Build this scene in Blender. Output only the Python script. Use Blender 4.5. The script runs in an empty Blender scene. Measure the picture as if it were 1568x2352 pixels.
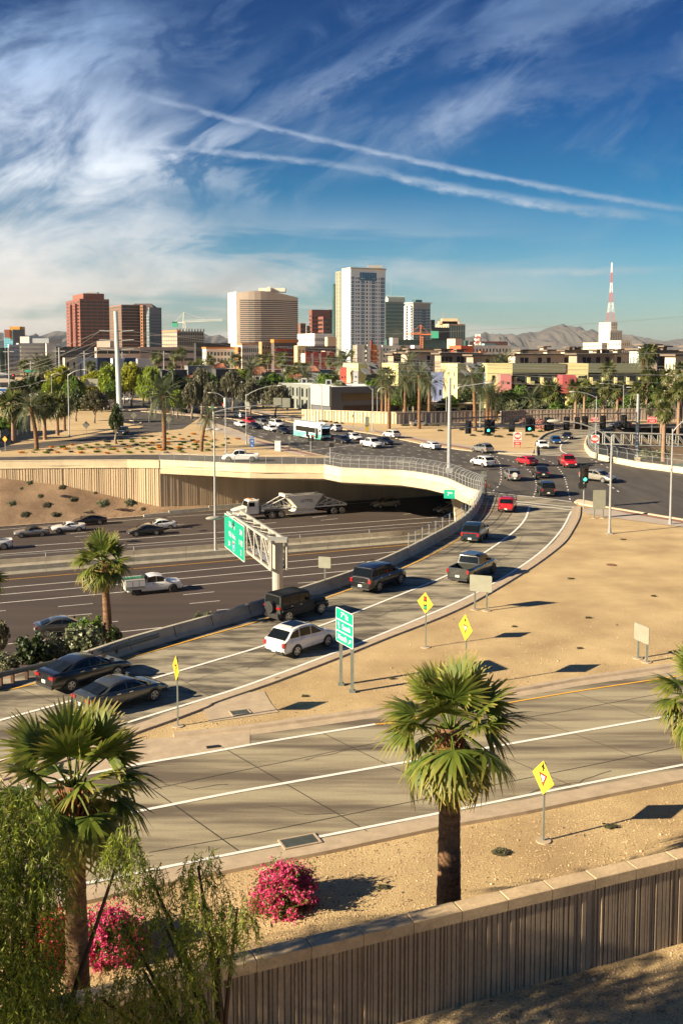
import bpy, bmesh, math, random
from mathutils import Vector, Matrix
from mathutils.geometry import tessellate_polygon
rad = math.radians
SC = bpy.context.scene
COL = SC.collection
# ---------------------------------------------------------------- camera
CAM_H, FPX, TILT = 18.0,2300.0, rad(4.9)
PPV = 802 + FPX * math.tan(TILT)
cd = bpy.data.cameras.new('camera'); cam = bpy.data.objects.new('camera', cd); COL.objects.link(cam)
cam.location = (0,0, CAM_H); cam.rotation_euler = (math.pi / 2 - TILT,0,0)
cd.sensor_fit = 'VERTICAL'; cd.sensor_height = 36; cd.lens = FPX / 2352 * 36
cd.shift_y = -(1176 - PPV) / 2352
cd.clip_start = 0.5; cd.clip_end = 60000
SC.camera = cam
# ---------------------------------------------------------------- sun, sky, exposure
SUN_EL, SUN_FROM = rad(23.5), Vector((-0.905,-0.425,0)).normalized()
sd = bpy.data.lights.new('sun', 'SUN'); so = bpy.data.objects.new('sun', sd); COL.objects.link(so)
sd.energy = 5.0; sd.angle = rad(0.5); sd.color = (1.0,0.84,0.60)
sv = Vector((SUN_FROM.x * math.cos(SUN_EL), SUN_FROM.y * math.cos(SUN_EL), math.sin(SUN_EL)))
so.rotation_euler = sv.to_track_quat('Z', 'Y').to_euler(); so.location = (-60,-30,60)
SC.view_settings.view_transform = 'Standard'; SC.view_settings.look = 'None'
SC.view_settings.exposure = 1.38; SC.view_settings.gamma = 1.0
SC.view_settings.use_curve_mapping = False
W = bpy.data.worlds.new('World'); SC.world = W; W.use_nodes = True
nt = W.node_tree; N = nt.nodes; L = nt.links; N.clear()
def wn(t, **k):
 n = N.new(t)
 for a, b in k.items(): setattr(n, a, b)
 return n
def wm(op, a, b=None, c=None, clamp=False):
 n = N.new('ShaderNodeMath'); n.operation = op; n.use_clamp = clamp
 for i, x in enumerate((a, b, c)):
  if x is None: continue
  if isinstance(x,(int, float)): n.inputs[i].default_value = x
  else: L.new(x, n.inputs[i])
 return n.outputs[0]
def wss(x, a, b, lo=0.0, hi=1.0):
 n = N.new('ShaderNodeMapRange'); n.interpolation_type = 'SMOOTHSTEP'
 L.new(x, n.inputs[0])
 for i, v_ in zip((1,2,3,4),(a, b, lo, hi)): n.inputs[i].default_value = v_
 return n.outputs[0]
sky = wn('ShaderNodeTexSky', sky_type='NISHITA', sun_disc=False)
sky.sun_elevation = SUN_EL; sky.sun_rotation = math.atan2(SUN_FROM.x, SUN_FROM.y)
sky.altitude = 350; sky.air_density = 1.0; sky.dust_density = 0.6; sky.ozone_density = 2.5
tc = wn('ShaderNodeTexCoord'); sp = wn('ShaderNodeSeparateXYZ'); L.new(tc.outputs['Generated'], sp.inputs[0])
X_, Y_, Z_ = sp.outputs
X_ = wm('DIVIDE', X_, wm('MAXIMUM', wm('ABSOLUTE', Y_),0.25)); ZT = wm('DIVIDE', Z_, wm('MAXIMUM', wm('ABSOLUTE', Y_),0.25))
# deepen the blue towards the zenith as the polarised photograph has it
hs = wn('ShaderNodeHueSaturation'); hs.inputs['Saturation'].default_value = 1.2; L.new(sky.outputs[0], hs.inputs['Color'])
grad = wn('ShaderNodeValToRGB'); L.new(wss(ZT,0.0,0.38), grad.inputs[0])
ce = grad.color_ramp.elements
ce[0].position = 0.0; ce[0].color = (0.33,0.41,0.46,1)
ce[1].position = 1.0; ce[1].color = (0.020,0.13,0.26,1)
for p_, c_ in ((0.14,(0.19,0.36,0.44,1)),(0.36,(0.065,0.265,0.37,1)),(0.66,(0.020,0.175,0.31,1))):
 e = ce.new(p_); e.color = c_
mul = wn('ShaderNodeMix', data_type='RGBA', blend_type='MULTIPLY'); mul.inputs[0].default_value = 1
L.new(hs.outputs[0], mul.inputs[6]); L.new(grad.outputs[0], mul.inputs[7])
def vec(x, y, z=None):
 c = wn('ShaderNodeCombineXYZ')
 for i, q in enumerate((x, y, z)):
  if q is None: continue
  if isinstance(q,(int, float)): c.inputs[i].default_value = q
  else: L.new(q, c.inputs[i])
 return c.outputs[0]
def noise(v, scale, det=6, rough=0.6, dist=0.0):
 n = wn('ShaderNodeTexNoise'); n.inputs['Scale'].default_value = scale; n.inputs['Detail'].default_value = det
 n.inputs['Roughness'].default_value = rough; n.inputs['Distortion'].default_value = dist
 L.new(v, n.inputs['Vector']); return n.outputs['Fac']
def rot(a, sx, sy, ox=0.0):
 ca, sa = math.cos(a), math.sin(a)
 p = wm('ADD', wm('MULTIPLY', X_, ca * sx), wm('MULTIPLY', ZT, sa * sx))
 q = wm('ADD', wm('MULTIPLY', X_,-sa * sy), wm('MULTIPLY', ZT, ca * sy))
 return vec(p, q, ox)
nbig = noise(rot(rad(14),2.6,5.2,0.7),1.5,9,0.58,0.5)
nfine = noise(rot(rad(22),4.6,9.5,2.1),1.5,10,0.6,0.9)
nwisp = noise(rot(rad(30),2.2,9.0,5.3),1.2,9,0.6,0.7)
nflat = noise(rot(rad(0),2.2,16.0,9.3),1.1,9,0.6,0.5)
left = wss(wm('ADD', X_, wm('MULTIPLY', wm('SUBTRACT', nfine,0.5),0.62)),-0.09,-0.25)
left = wm('MULTIPLY', left, wss(X_,-1.1,-0.5)); left = wm('MULTIPLY', left, wm('ADD',.45, wm('MULTIPLY', wss(ZT,.36,.28),.55)))
lowband = wm('MULTIPLY', wss(ZT,0.16,0.02), wss(X_,0.34,-0.10))
m1 = wm('MULTIPLY', left, wss(wm('ADD', wm('MULTIPLY', nbig,.5), wm('MULTIPLY', nfine,.5)),0.36,0.64))
m1 = wm('MULTIPLY', m1,0.92)
m2 = wm('MULTIPLY', wss(nflat,0.40,0.54), wm('MULTIPLY', lowband,.95))
wispmask = wm('MULTIPLY', wss(ZT,0.14,0.24), wss(wm('ABSOLUTE', wm('SUBTRACT', wm('SUBTRACT', X_,0.06), wm('MULTIPLY', wm('SUBTRACT', ZT,.25),1.5))),0.27,0.02))
m3 = wm('MULTIPLY', wm('MULTIPLY', wss(nwisp,0.44,0.74), wispmask),0.42)
m4 = wm('MULTIPLY', wm('MULTIPLY', wss(nfine,0.5,0.76), wss(ZT,0.0,0.2)),0.2)
def trail(x0, z0, x1, z1, wid, stren, seed, bend=0.0):
 dx, dz = x1 - x0, z1 - z0; ln = math.hypot(dx, dz); dx /= ln; dz /= ln
 s = wm('ADD', wm('MULTIPLY', wm('SUBTRACT', X_, x0), dx), wm('MULTIPLY', wm('SUBTRACT', ZT, z0), dz))
 t = wm('ADD', wm('MULTIPLY', wm('SUBTRACT', X_, x0),-dz), wm('MULTIPLY', wm('SUBTRACT', ZT, z0), dx))
 t = wm('ADD', t, wm('MULTIPLY', wm('MULTIPLY', s, wm('SUBTRACT', s, ln)), bend))
 nn = noise(vec(wm('MULTIPLY', s,26), wm('MULTIPLY', t,60), seed),1.0,6,0.7)
 t = wm('ADD', t, wm('MULTIPLY', wm('SUBTRACT', nn,0.5), wid * 2.2))
 core = wss(wm('ABSOLUTE', t), wid,0.0)
 ends = wm('MULTIPLY', wss(s,-0.02,0.06), wss(s, ln + 0.03, ln - 0.08))
 return wm('MULTIPLY', wm('MULTIPLY', wm('MULTIPLY', core, ends), wss(nn,0.25,0.68,0.2,1.0)), stren)
def SK(u, v): return (u - 784) / FPX,(802 - v) / FPX
t1 = trail(*SK(300,225), *SK(1640,500),0.0046,0.36,3.0,-0.10)
t2 = trail(*SK(330,345), *SK(860,400),0.0050,0.32,8.0,0.12)
t3 = trail(*SK(820,395), *SK(1540,510),0.0075,0.44,4.4,-0.25)
t4 = trail(*SK(560,300), *SK(1050,60),0.022,0.26,6.4)
t5 = trail(*SK(980,175), *SK(1620,-40),0.018,0.26,7.7)
t6 = trail(*SK(880,300), *SK(1700,130),0.030,0.12,9.7)
t7 = trail(*SK(1060,632), *SK(1560,620),0.006,0.35,1.7)
tot = m1
for q in (m2, m3, m4, t1, t2, t3, t4, t5, t6, t7):
 tot = wm('SUBTRACT',1.0, wm('MULTIPLY', wm('SUBTRACT',1.0, tot), wm('SUBTRACT',1.0, q)))
tot = wm('MULTIPLY', tot, wss(Z_,-0.01,0.02), clamp=True)
cc = wn('ShaderNodeValToRGB'); L.new(wss(ZT,0.0,0.36), cc.inputs[0])
cc.color_ramp.elements[0].color = (3.6,3.2,2.8,1); cc.color_ramp.elements[1].color = (1.6,2.5,3.9,1)
e = cc.color_ramp.elements.new(0.45); e.color = (4.3,4.5,4.7,1)
shade = wn('ShaderNodeMix', data_type='RGBA', blend_type='MULTIPLY'); shade.inputs[0].default_value = 1
L.new(cc.outputs[0], shade.inputs[6])
sh = wss(nbig,0.30,0.62,0.74,1.14); L.new(vec(sh, sh, sh), shade.inputs[7])
mixc = wn('ShaderNodeMix', data_type='RGBA'); L.new(tot, mixc.inputs[0]); L.new(mul.outputs[2], mixc.inputs[6]); L.new(shade.outputs[2], mixc.inputs[7])
bgn = wn('ShaderNodeBackground'); bgn.inputs['Strength'].default_value = 0.085; L.new(mixc.outputs[2], bgn.inputs[0])
wo = wn('ShaderNodeOutputWorld'); L.new(bgn.outputs[0], wo.inputs[0])
# ---------------------------------------------------------------- survey helpers
cT, sT = math.cos(TILT), math.sin(TILT)
def G(u, v, z=0.0):
 """plan point on the level z that is sighted at survey mark (u, v)"""
 a, b = (u - 784) / FPX,-(v - PPV) / FPX
 d = Vector((a, cT + b * sT,-sT + b * cT)); k = (z - CAM_H) / d.z
 return Vector((d.x * k, d.y * k, z))
def Zat(v, Y):
 b = -(v - PPV) / FPX
 return CAM_H + Y * (b * cT - sT) / (cT + b * sT)
def Xat(u, Y, z=0.0):
 return (u - 784) / FPX * (Y * cT - (z - CAM_H) * sT)
def P2(p): return Vector((p[0], p[1]))
AX = Vector((0.90,0.44,0)).normalized()
BX = Vector((-0.44,0.90,0)).normalized()
FW = -7.2
# ---------------------------------------------------------------- materials
MATS = {}
def M(name, col, rough=0.85, var=0.12, scale=1.0, bump=0.0, metal=0.0, fine=0.0, fscale=30, col2=None, coat=0.0, stretch=None, bscale=None, emit=None, spec=None, con=.18):
 if name in MATS: return MATS[name]
 m = bpy.data.materials.new(name); m.use_nodes = True; t = m.node_tree; b = t.nodes['Principled BSDF']
 b.inputs['Roughness'].default_value = rough; b.inputs['Metallic'].default_value = metal
 if coat: b.inputs['Coat Weight'].default_value = coat; b.inputs['Coat Roughness'].default_value = 0.05
 if spec is not None: b.inputs['Specular IOR Level'].default_value = spec
 if emit: b.inputs['Emission Color'].default_value = (*emit[:3],1); b.inputs['Emission Strength'].default_value = emit[3]
 if var or fine or bump:
  tcn = t.nodes.new('ShaderNodeTexCoord'); mp = t.nodes.new('ShaderNodeMapping'); t.links.new(tcn.outputs['Object'], mp.inputs[0])
  if stretch: mp.inputs['Scale'].default_value = stretch[:3]; mp.inputs['Rotation'].default_value[2] = stretch[3] if len(stretch) > 3 else 0
  n1 = t.nodes.new('ShaderNodeTexNoise'); n1.inputs['Scale'].default_value = scale; n1.inputs['Detail'].default_value = 6; n1.inputs['Roughness'].default_value = .6
  t.links.new(mp.outputs[0], n1.inputs['Vector'])
  r = t.nodes.new('ShaderNodeMapRange'); r.inputs[1].default_value = .5 - con; r.inputs[2].default_value = .5 + con
  t.links.new(n1.outputs['Fac'], r.inputs[0])
  mx = t.nodes.new('ShaderNodeMix'); mx.data_type = 'RGBA'; t.links.new(r.outputs[0], mx.inputs[0])
  c2 = col2 or tuple(min(1, c * (1 + var)) for c in col[:3]); c1 = col if col2 else tuple(c * (1 - var) for c in col[:3])
  mx.inputs[6].default_value = (*c1[:3],1); mx.inputs[7].default_value = (*c2[:3],1)
  out = mx.outputs[2]
  n2 = None
  if fine or bump:
   n2 = t.nodes.new('ShaderNodeTexNoise'); n2.inputs['Scale'].default_value = bscale or fscale; n2.inputs['Detail'].default_value = 4; n2.inputs['Roughness'].default_value = .7
   t.links.new(tcn.outputs['Object'], n2.inputs['Vector'])
  if fine:
   r2 = t.nodes.new('ShaderNodeMapRange'); r2.inputs[1].default_value = .3; r2.inputs[2].default_value = .7; r2.inputs[3].default_value = 1 - fine; r2.inputs[4].default_value = 1 + fine * .6
   t.links.new(n2.outputs['Fac'], r2.inputs[0])
   m2_ = t.nodes.new('ShaderNodeVectorMath'); m2_.operation = 'SCALE'; t.links.new(out, m2_.inputs[0]); t.links.new(r2.outputs[0], m2_.inputs['Scale']); out = m2_.outputs[0]
  t.links.new(out, b.inputs['Base Color'])
  if bump:
   bp = t.nodes.new('ShaderNodeBump'); bp.inputs['Strength'].default_value = bump; bp.inputs['Distance'].default_value = 0.05
   t.links.new(n2.outputs['Fac'], bp.inputs['Height']); t.links.new(bp.outputs[0], b.inputs['Normal'])
 else:
  b.inputs['Base Color'].default_value = (*col[:3],1)
 m.diffuse_color = (*col[:3],1); MATS[name] = m; return m
def glassm(name, col, rough=0.06, tint=0.0): return M(name, col, rough, var=0, spec=0.6)
def leafm(name, c1, c2, trans=0.25, tip=None):
 if name in MATS: return MATS[name]
 m = bpy.data.materials.new(name); m.use_nodes = True; t = m.node_tree; b = t.nodes['Principled BSDF']
 b.inputs['Roughness'].default_value = .5
 g = t.nodes.new('ShaderNodeNewGeometry'); mx = t.nodes.new('ShaderNodeMix'); mx.data_type = 'RGBA'
 t.links.new(g.outputs['Random Per Island'], mx.inputs[0]); mx.inputs[6].default_value = (*c1,1); mx.inputs[7].default_value = (*c2,1); out = mx.outputs[2]
 if tip:
  at = t.nodes.new('ShaderNodeAttribute'); at.attribute_name = 'tip'; mx2 = t.nodes.new('ShaderNodeMix'); mx2.data_type = 'RGBA'
  pw = t.nodes.new('ShaderNodeMath'); pw.operation = 'POWER'; pw.inputs[1].default_value = 4.0; t.links.new(at.outputs['Fac'], pw.inputs[0])
  t.links.new(pw.outputs[0], mx2.inputs[0]); t.links.new(out, mx2.inputs[6]); mx2.inputs[7].default_value = (*tip,1); out = mx2.outputs[2]
 t.links.new(out, b.inputs['Base Color'])
 tr = t.nodes.new('ShaderNodeBsdfTranslucent'); t.links.new(out, tr.inputs[0]); ms = t.nodes.new('ShaderNodeMixShader'); ms.inputs[0].default_value = trans
 t.links.new(b.outputs[0], ms.inputs[1]); t.links.new(tr.outputs[0], ms.inputs[2]); t.links.new(ms.outputs[0], t.nodes['Material Output'].inputs[0])
 MATS[name] = m; return m
# ---------------------------------------------------------------- mesh helpers
class MB:
 def __init__(s): s.v = []; s.f = []; s.tip = None
 def quad(s, a, b, c, d): i = len(s.v); s.v += [tuple(a), tuple(b), tuple(c), tuple(d)]; s.f.append((i, i + 1, i + 2, i + 3)); return s
 def tri(s, a, b, c): i = len(s.v); s.v += [tuple(a), tuple(b), tuple(c)]; s.f.append((i, i + 1, i + 2)); return s
 def box(s, x0, y0, z0, x1, y1, z1, m=None):
  i = len(s.v); c = [(x0, y0, z0),(x1, y0, z0),(x1, y1, z0),(x0, y1, z0),(x0, y0, z1),(x1, y0, z1),(x1, y1, z1),(x0, y1, z1)]
  if m is not None: c = [tuple(m @ Vector(q)) for q in c]
  s.v += c; s.f += [(i, i + 3, i + 2, i + 1),(i + 4, i + 5, i + 6, i + 7),(i, i + 1, i + 5, i + 4),(i + 1, i + 2, i + 6, i + 5),(i + 2, i + 3, i + 7, i + 6),(i + 3, i, i + 4, i + 7)]; return s
 def prism(s, poly, z0, z1, bottom=True):
  n = len(poly); i = len(s.v); A = z0 if hasattr(z0, '__len__') else [z0] * n; B = z1 if hasattr(z1, '__len__') else [z1] * n
  s.v += [(p[0], p[1], A[k]) for k, p in enumerate(poly)] + [(p[0], p[1], B[k]) for k, p in enumerate(poly)]
  for k in range(n): s.f.append((i + k, i + (k + 1) % n, i + n + (k + 1) % n, i + n + k))
  for t in tessellate_polygon([[Vector((p[0], p[1],0)) for p in poly]]):
   a, b, c = t
   pa, pb, pc = poly[a], poly[b], poly[c]
   if (pb[0] - pa[0]) * (pc[1] - pa[1]) - (pb[1] - pa[1]) * (pc[0] - pa[0]) < 0: b, c = c, b
   s.f.append((i + n + a, i + n + b, i + n + c))
   if bottom: s.f.append((i + a, i + c, i + b))
  return s
 def sheet(s, poly, z):
  i = len(s.v); n = len(poly); zz = z if hasattr(z, '__len__') else [z] * n
  s.v += [(p[0], p[1], zz[k]) for k, p in enumerate(poly)]
  for a, b, c in tessellate_polygon([[Vector((p[0], p[1],0)) for p in poly]]):
   pa, pb, pc = poly[a], poly[b], poly[c]
   if (pb[0] - pa[0]) * (pc[1] - pa[1]) - (pb[1] - pa[1]) * (pc[0] - pa[0]) < 0: b, c = c, b
   s.f.append((i + a, i + b, i + c))
  return s
 def tube(s, pts, r, n=6, cap=True):
  pts = [Vector(p) for p in pts]; m = len(pts); rr = r if hasattr(r, '__len__') else [r] * m; base = len(s.v); up = None
  for k, p in enumerate(pts):
   t = (pts[min(k + 1, m - 1)] - pts[max(k - 1,0)]).normalized()
   if up is None: up = Vector((0,0,1)) if abs(t.z) < .9 else Vector((1,0,0))
   a = t.cross(up).normalized(); b = a.cross(t).normalized(); up = b
   for j in range(n):
    w = 2 * math.pi * j / n; q = p + (a * math.cos(w) + b * math.sin(w)) * rr[k]; s.v.append(tuple(q))
  for k in range(m - 1):
   for j in range(n): s.f.append((base + k * n + j, base + k * n + (j + 1) % n, base + (k + 1) * n + (j + 1) % n, base + (k + 1) * n + j))
  if cap: s.f.append(tuple(base + j for j in range(n - 1,-1,-1))); s.f.append(tuple(base + (m - 1) * n + j for j in range(n)))
  return s
 def grid(s, rows, closed=False):
  i = len(s.v); n = len(rows[0])
  for r_ in rows: s.v += [tuple(p) for p in r_]
  for a in range(len(rows) - 1):
   for b in range(n if closed else n - 1): s.f.append((i + a * n + b, i + a * n + (b + 1) % n, i + (a + 1) * n + (b + 1) % n, i + (a + 1) * n + b))
  return s
 def mesh(s, name, mat, smooth=False):
  me = bpy.data.meshes.new(name); me.from_pydata(s.v, [], s.f)
  if mat: me.materials.append(mat)
  if smooth: me.polygons.foreach_set('use_smooth', [True] * len(me.polygons))
  if s.tip is not None:
   at = me.attributes.new('tip', 'FLOAT', 'POINT'); at.data.foreach_set('value', s.tip)
  me.update(); return me
def obj(name, mb, mat=None, parent=None, smooth=False, loc=None, rz=0):
 me = mb.mesh(name, mat, smooth) if isinstance(mb, MB) else mb
 o = bpy.data.objects.new(name, me); COL.objects.link(o)
 if parent: o.parent = parent
 if loc is not None: o.location = loc
 if rz: o.rotation_euler = (0,0, rz)
 return o
def tag(o, label=None, cat=None, group=None, kind=None):
 if label: o['label'] = label
 if cat: o['category'] = cat
 if group: o['group'] = group
 if kind: o['kind'] = kind
 return o
def thing(name, label, cat, loc=(0,0,0), rz=0, group=None):
 o = bpy.data.objects.new(name, None); COL.objects.link(o); o.location = loc; o.rotation_euler = (0,0, rz); o.empty_display_size = .3
 return tag(o, label, cat, group)
def struct(name, mb, mat, smooth=False): return tag(obj(name, mb, mat, smooth=smooth), kind='structure')
def autosmooth(me, ang=35):
 me.polygons.foreach_set('use_smooth', [True] * len(me.polygons))
 try: me.set_sharp_from_angle(angle=rad(ang))
 except Exception: pass
def resample(pts, step):
 pts = [Vector(p) for p in pts]; out = [pts[0]];
 for a, b in zip(pts, pts[1:]):
  l = (b - a).length; n = max(1, int(round(l / step)))
  out += [a.lerp(b, k / n) for k in range(1, n + 1)]
 return out
def smoothline(pts, n=6):
 pts = [Vector(p) for p in pts]; q = [pts[0] * 2 - pts[1]] + pts + [pts[-1] * 2 - pts[-2]]; out = []
 for i in range(1, len(q) - 2):
  for k in range(n):
   t = k / n; a, b, c, d = q[i - 1:i + 3]
   out.append(.5 * ((2 * b) + (c - a) * t + (2 * a - 5 * b + 4 * c - d) * t * t + (3 * b - a - 3 * c + d) * t ** 3))
 return out + [pts[-1]]
def normals2(pts):
 out = []
 for k in range(len(pts)):
  t = pts[min(k + 1, len(pts) - 1)] - pts[max(k - 1,0)]; t = Vector((t.x, t.y)).normalized(); out.append(Vector((-t.y, t.x)))
 return out
def sweep(mb, pts, prof):
 nn = normals2(pts); rows = []
 for p, n in zip(pts, nn): rows.append([(p.x + n.x * o, p.y + n.y * o,(p.z if len(p) > 2 else 0) + h) for o, h in prof])
 i = len(mb.v); mb.grid(rows); k = len(prof)
 mb.f.append(tuple(i + j for j in range(k))); mb.f.append(tuple(i + (len(rows) - 1) * k + j for j in range(k - 1,-1,-1)))
 return mb
def stripe(mb, pts, w, z=None):
 nn = normals2(pts); rows = []
 for p, n in zip(pts, nn):
  zz = p.z if z is None else z
  rows.append([(p.x + n.x * w / 2, p.y + n.y * w / 2, zz),(p.x - n.x * w / 2, p.y - n.y * w / 2, zz)])
 return mb.grid(rows)
_txt = {}
def text_mesh(s, size, mat, depth=0.006):
 cu = bpy.data.curves.new('lettering', 'FONT'); cu.body = s; cu.size = size; cu.extrude = depth; cu.align_x = 'CENTER'; cu.align_y = 'CENTER'; cu.offset = size * .012
 o = bpy.data.objects.new('t', cu); COL.objects.link(o); dg = bpy.context.evaluated_depsgraph_get(); me = bpy.data.meshes.new_from_object(o.evaluated_get(dg)); bpy.data.objects.remove(o)
 me.materials.clear(); me.materials.append(mat); return me
def put_text(s, size, mat, parent, loc, rotm, name='lettering'):
 o = obj(name, text_mesh(s, size, mat), parent=parent); o.matrix_local = Matrix.Translation(loc) @ rotm.to_4x4(); return o
def frame(n):
 n = Vector((n[0], n[1],0)).normalized(); x = Vector((-n.y, n.x,0)); return Matrix((x, Vector((0,0,1)), n)).transposed()
# ---------------------------------------------------------------- colours shared by many things
sand = M('sand_gravel',(0.48,0.335,0.165),.95, col2=(0.62,0.455,0.235), scale=.12, fine=.42, fscale=9, bump=.9)
sandn = M('near_sand_gravel',(0.42,0.285,0.135),.95, col2=(0.67,0.49,0.245), scale=.22, fine=.5, fscale=14, bump=1.0)
asph = M('street_asphalt',(0.048,0.040,0.032),.85, col2=(0.095,0.08,0.065), scale=.55, fine=.25, fscale=30, stretch=(1,.14,1, rad(-26)))
fasph = M('freeway_asphalt',(0.042,0.028,0.021),.85, col2=(0.070,0.048,0.036), scale=.5, fine=.2, fscale=30, stretch=(.09,1,1, rad(-22)))
rconc = M('ramp_concrete_paving',(0.10,0.083,0.06),.85, col2=(0.37,0.32,0.22), scale=.8, fine=.34, fscale=18, stretch=(.3,1,1, rad(-24)), con=.09)
fconc = M('frontage_concrete_paving',(0.13,0.10,0.068),.88, col2=(0.37,0.315,0.20), scale=.7, fine=.34, fscale=26, stretch=(.10,1,1, rad(-22.5)), con=.1)
curbm = M('curb_concrete',(0.44,0.34,0.23),.85, var=.14, scale=1.5, fine=.14, fscale=25)
walkm = M('sidewalk_concrete',(0.40,0.33,0.26),.9, var=.1, scale=.6)
brickm = M('red_paver_band',(0.26,0.13,0.09),.9, var=.1, scale=2)
creamc = M('cream_painted_concrete',(0.66,0.54,0.35),.8, var=.1, scale=.6, fine=.08, fscale=6)
girdc = M('girder_concrete',(0.50,0.40,0.26),.85, var=.12, scale=.5)
barc = M('barrier_concrete',(0.42,0.38,0.29),.8, var=.18, scale=1.0, fine=.12, fscale=12)
wallc = M('fluted_wall_concrete',(0.60,0.47,0.30),.85, var=.12, scale=.5, stretch=(1,1,.15))
wallc2 = M('sound_wall_paint',(0.36,0.27,0.18),.85, var=.12, scale=.8, fine=.15, fscale=9)
capc = M('wall_cap_concrete',(0.50,0.37,0.22),.85, var=.18, scale=1.4, fine=.22, fscale=11, bump=.25)
whitep = M('white_road_paint',(0.80,0.76,0.68),.7, var=.08, scale=3, fine=.12, fscale=8)
yellowp = M('yellow_road_paint',(0.80,0.42,0.05),.7, var=.1, scale=3, fine=.12, fscale=8)
jointm = M('joint_sealant',(0.05,0.04,0.03),.9, var=.1)
galv = M('galvanised_steel',(0.42,0.43,0.42),.45, var=.1, scale=3, metal=.5)
galvd = M('weathered_green_steel',(0.20,0.22,0.19),.55, var=.15, scale=3, metal=.3)
steelw = M('pale_painted_steel',(0.36,0.35,0.30),.5, var=.06, scale=2)
signback = M('sign_back_aluminium',(0.30,0.30,0.235),.45, var=.08, scale=1.5, metal=.25)
blackm = M('black_plastic',(0.012,0.012,0.012),.5, var=0)
wirem = M('power_line',(0.28,0.28,0.27),.5, var=0, metal=.3)
# ---------------------------------------------------------------- plan of the ground
barrier_px = [(200.7,1500),(300,1467),(402.8,1438),(488,1414.5),(574,1389.4),(690,1353),(806.6,1314.4),(876,1287),(938,1259),(1000,1227),(1059,1193.4),(1088,1167),(1102,1143),(1109,1123.8)]
BAR = smoothline([G(u, v,.85) for u, v in barrier_px],4)
BARG = [Vector((p.x, p.y,0)) for p in BAR]
gl = [G(0,1562), G(110,1532), G(205,1506)]
leftS = Vector((gl[0].x - 240, gl[0].y - 100,0))
edgeN_px = [(0,1057.8),(147,1056.3),(293,1055.6),(366,1056.6)]
NW = [G(u, v,.9) for u, v in edgeN_px];
for p in NW: p.z = 0
CORN = NW[-1].copy()
ABDIR = Vector((12.6,4.8,0)).normalized()
AB = [CORN + ABDIR * t for t in (0,20,40,76)]
ndir = (NW[1] - NW[0]).normalized(); NWL = NW[0] - ndir * 300
rim = [Vector(q) for q in ((49,200,0),(57.6,220,0),(66,234,0),(82,247,0),(150,276,0),(1500,850,0),(9000,4000,0))]
deckN_px = [(366,1056.6),(470,1061),(574,1066),(680,1067),(744.4,1067.6),(783,1074.6),(861,1078),(923.5,1081),(980,1088.6),(1026,1099),(1059,1114),(1085,1124),(1103,1128)]
DE = [G(u, v,.9) for u, v in deckN_px]
for p in DE: p.z = 0
EE = [G(1372,1056), G(1462.6,1074), G(1568,1087.8)]; EE.append(EE[-1] + (EE[-1] - EE[0]) * 1.6)
def xy(l): return [(p.x, p.y) for p in l]
northp = xy([NWL, NW[0], NW[1], NW[2], CORN, AB[1], AB[2], AB[3]]) + xy(rim) + [(9000,40000),(-20000,40000),(-20000, NWL.y - 4000)]
struct('ground', MB().sheet(northp,0), sand)
southp = xy([leftS] + gl) + xy(BARG) + [(EE[-1].x - 14, EE[-1].y + 2),(EE[-1].x + 2, EE[-1].y),(EE[-1].x + 900, EE[-1].y + 380),(900,-60),(-400,-60)]
struct('ground', MB().sheet(southp,0), sandn)
deckp = xy(DE) + [(BARG[-1].x, BARG[-1].y),(EE[-1].x - 14, EE[-1].y + 2)] + xy(EE[::-1]) + [(AB[3].x, AB[3].y),(AB[2].x, AB[2].y),(AB[1].x, AB[1].y)]
# ---- the bridge is one thing: deck, parapets, girders, pier, abutment
bridge = thing('highway_bridge', 'long cream concrete bridge carrying the street over the sunken freeway', 'bridge')
obj('deck', MB().prism(deckp,-1.2,-0.002), girdc, bridge)
DES = smoothline(DE[:5],3)[:-1] + [DE[4]] + smoothline(DE[5:],4)
par = MB(); sweep(par, DES, [(0.0,-.25),(-.02,.9),(.3,.9),(.34,.02),(.3,-.25)][::1])
obj('parapet', par, creamc, bridge)
led = MB(); sweep(led, DES, [(-.06,-.34),(-.06,-.17),(.3,-.17),(.3,-.34)]); sweep(led, DES, [(-.05,.80),(-.05,.93),(.05,.93),(.05,.80)]); obj('parapet_ledge', led, creamc, bridge)
gir = MB(); sweep(gir, DES[5:], [(.5,-.33),(1.0,-1.25),(.92,-1.55),(1.6,-1.55),(1.6,-.33)]); obj('girder', gir, girdc, bridge)
for k in range(1,6):
 g2 = MB(); off = [p + Vector((n.x * 5 * k, n.y * 5 * k,0)) for p, n in zip(DES[6:-2:3], normals2(DES[6:-2:3]))]
 off = [p for p in off if p.y < 175 + .3 * p.x]
 if len(off) > 2: sweep(g2, off, [(0,-1.2),(0,-1.9),(1.0,-1.9),(1.0,-1.2)]); obj('girder', g2, girdc, bridge)
pb = G(1054,1199, FW)
pier = MB()
rows = []
for t in range(9):
 f = t / 8; z = FW + f * 6.0; ox = -1.6 * f ** 2.2; oy = -2.2 * f ** 2; w = .62 + .25 * f; d = .8 + .5 * f
 rows.append([(pb.x + ox - w, pb.y + oy - d, z),(pb.x + ox + w, pb.y + oy - d, z),(pb.x + ox + w, pb.y + oy + d, z),(pb.x + ox - w, pb.y + oy + d, z)])
pier.grid(rows, closed=True); obj('pier', pier, creamc, bridge)
for dx, dy in ((9,4),(18,8),(27,12)):
 obj('pier', MB().tube([(pb.x + dx, pb.y + dy, FW),(pb.x + dx, pb.y + dy,-1.3)],.7,10), girdc, bridge)
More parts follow.
